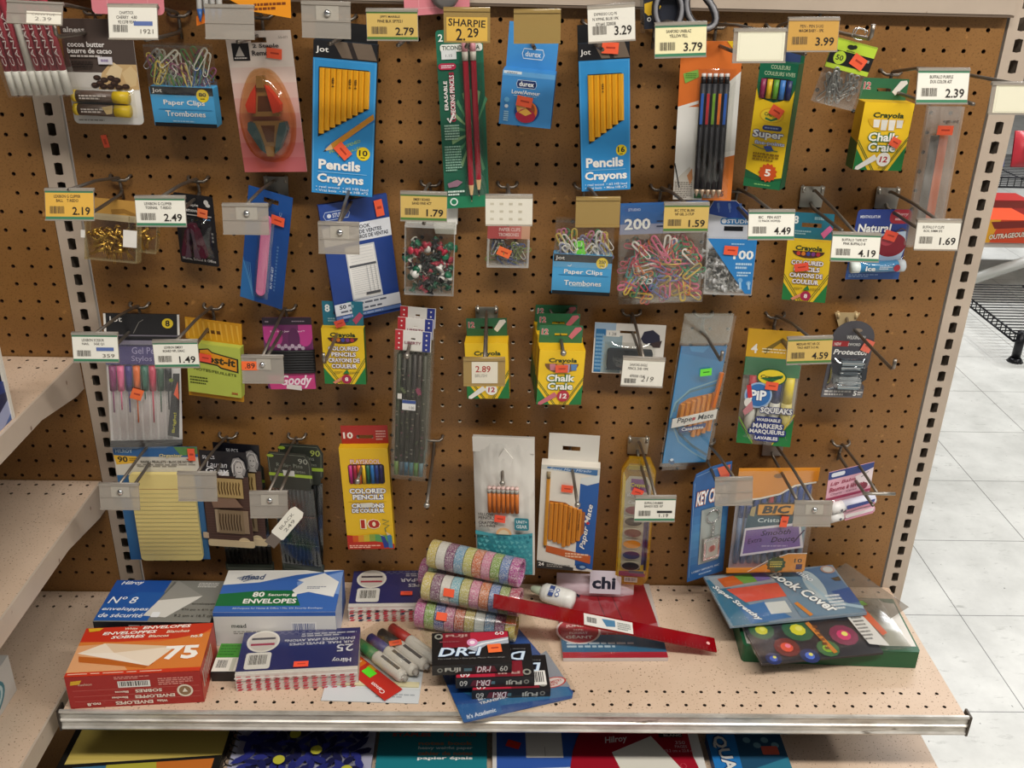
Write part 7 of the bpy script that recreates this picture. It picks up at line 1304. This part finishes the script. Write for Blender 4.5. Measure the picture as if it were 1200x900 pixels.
f = i.part('carton'); f.slab(0, 0, 1, 1, -th, 0, '174a84'); f.d = .0001; f.r(0, 0, 1, 1, '2273b8'); f.p([(.38, 0), (1, 0), (1, 1), (.3, 1)], '1f4a68'); f.p([(.4, .35), (1, .22), (1, .34), (.5, .42)], '2f7890'); f.p([(.45, .42), (1, .34), (1, 1), (.3, 1)], '7ab0c8'); f.p([(.5, .5), (.8, .36), (1, .5), (.9, .7), (.6, .8)], '2f6f88'); [f.e(.52+.12*k, .06+.05*(k % 2), .05, '6f98a8') for k in range(4)]; f.to('QUALLXX', .2, .36, .68, .2, 'd8d8d4', '123a6a', rot=-84, b=.03); f.rr(.68, .12, .9, .2, .002, 'c85a48'); i.done()

# ---------------------------------------------------------------- the neighbouring bay's boxes
i = empty('display_box', (-.762, -.3, -.4635), 'blue display box with tall dark back panel on the upper neighbouring shelf', 'box')
m = MB(); bl = mt('2a3a74'); m.box(-.13, .124, -.12, .108, 0, .004, bl); m.box(.12, .124, -.12, .108, 0, .052, bl); m.box(-.13, -.126, -.12, .108, 0, .052, bl); m.box(-.13, .124, -.124, -.12, 0, .035, bl)
f = Face(m, (.124, -.12, .052), (0, .228, 0), (0, 0, -.052), (1, 0, 0)); f.d = .0002; f.p([(0, .3), (.5, .1), (1, .5), (1, 1), (0, 1)], '3a5a98'); f.p([(.3, .9), (.9, .2), (1, .3), (1, .5), (.5, 1)], '23284a'); f.p([(.6, 1), (1, .45), (1, .8), (.9, 1)], '9aa0c0'); f.p([(.0, .2), (.5, .6), (.4, .8), (0, .5)], '4a2a50'); m.build('tray', i)
m = MB(); m.box(-.13, .124, .104, .108, .004, .125, mt('20243c')); m.box(.1225, .126, .1035, .1095, .0, .127, mt('d8d2c6')); m.build('back_panel', i)
m = MB(); [m.box(-.11+.04*k, -.08+.04*k, -.1, .09, .005, .04, mt(c)) for k, c in enumerate(('1c2a28', '24303a', '1c2a28', '2a3a3c', '1c2424', '24302c'))]; m.build('dark_contents', i)
i = empty('white_box', (-.84, -.36, -.8735), 'white box with a teal ring drawn on it on the lowest neighbouring shelf', 'box')
m = MB(); m.box(-.14, .142, -.14, .135, 0, .062, mt('c9c6c0')); f = Face(m, (.142, -.14, .062), (0, .275, 0), (0, 0, -.062), (1, 0, 0)); f.d = .0003
for k in range(5): f.e(.74, .5, .17-.02*k, ('3a7a88', 'b8d0d4', '4a90a0', '9cc0c8', '2f6a7c')[k], .42-.07*k)
m.build('carton', i)

# ---------------------------------------------------------------- beyond the aisle
def wire_shelf(x0, x1, y0, y1, z, lip, label, legs=True):
    r = empty('wire_rack', ((x0+x1)/2, (y0+y1)/2, -1.305), label, 'rack'); ox, oy = (x0+x1)/2, (y0+y1)/2; zz = z+1.305; mk = mt('1a1a1e', .35, .4)
    m = MB(); n = int((y1-y0)/.03)
    for k in range(n+1): y = y0+(y1-y0)*k/n-oy; m.tube([(x0-ox, y, zz), (x1-ox, y, zz)], .0025, mk, 5)
    for k in range(4): x = x0+(x1-x0)*k/3-ox; m.tube([(x, y0-oy, zz-.005), (x, y1-oy, zz-.005)], .004, mk, 6)
    m.build('wire_deck', r); m = MB()
    for q_ in (0, lip): m.tube([(x0-ox, y1-oy, zz-.005+q_), (x0-ox, y0-oy, zz-.005+q_), (x1-ox, y0-oy, zz-.005+q_)], .004, mk, 6)
    for k in range(int((y1-y0)/.035)+1): y = y0-oy+.035*k; m.tube([(x0-ox, y, zz-.006), (x0-ox, y, zz+lip)], .0025, mk, 5)
    for k in range(int((x1-x0)/.035)+1): x = x0-ox+.035*k; m.tube([(x, y0-oy, zz-.006), (x, y0-oy, zz+lip)], .0025, mk, 5)
    m.build('wire_lip', r)
    if legs:
        for x, y in ((x0+.03, y0+.01), (x1, y0+.01), (x0+.03, y1), (x1, y1)):
            m = MB(); m.tube([(x-ox, y-oy, .01), (x-ox, y-oy, zz+lip)], .016, mk, 10); m.tube([(x-ox, y-oy, 0), (x-ox, y-oy, .015)], [.03, .02], mk, 10); m.build('leg', r)
    return r
wire_shelf(1.87, 2.9, 1.98, 2.6, -1.215, .03, 'black wire rack standing on the floor tiles across the aisle')
r = empty('white_candy_shelf', (2.6, 2.95, -1.305), 'white shelf with bracket across the aisle carrying orange candy', 'shelf')
m = MB(); m.box(-.62, .6, -.25, .3, .225, .25, mt('c4c0b8', .5)); m.build('shelf_board', r)
m = MB(); m.tube([(-.72, -.27, .03), (-.2, -.27, .23)], .024, mt('b8b8b2', .4), 10); m.build('diagonal_bar', r)
for x, y, w, d, h, c, lb, c2 in ((2.135, 2.78, .2, .2, .1, 'd0461e', 'orange and yellow candy carton with dark lettering on the white shelf across the aisle', 'e0a020'), (2.2, 3.05, .34, .14, .11, 'a02420', 'dark red bag of candy behind the orange carton', '5a1814')):
    i = Item('candy_carton', lb, 'carton', (x, y-d/2, -1.0535+h/2, 0, 0, 0, w, h)); f = i.part('carton'); f.slab(0, 0, 1, 1, -d, 0, c); f.d = .0005; f.step = .0005; f.p([(0, 0), (.3, 0), (.15, 1), (0, 1)], c2); f.p([(.1, .1), (.9, .02), (.95, .3), (.2, .4)], '7a2014')
    if c2 == 'e0a020': f.to('OUTRAGEOUS', .5, .68, .76, .22, 'f0dcc8', '4a1408', b=.03, i=.1, rot=6)
    i.done()
wire_shelf(2.35, 3.4, 3.5, 4.3, -1.0, .05, 'farther black wire rack behind the candy shelf, at the edge of the photo')
for x, c, lb in ((2.62, '2a4a9c', 'blue snack packet on the farther wire rack'), (2.85, 'b03038', 'red snack packet on the farther wire rack'), (3.1, 'd8d4cc', 'white snack packet on the farther wire rack')):
    i = Item('snack_packet', lb, 'packet', (x, 3.95, -.9, R(-12), 0, 0, .19, .19)); f = i.part('packet'); f.film(0, 0, 1, 1, 0, mt(c, .3), .04, .004, 10, int(x*10)); f.film(0, 0, 1, 1, -.01, mt(c, .3), -.03, .004, 8, 2); f.d = .05; f.rr(.2, .3, .8, .6, .02, 'd8d0c8'); i.done()
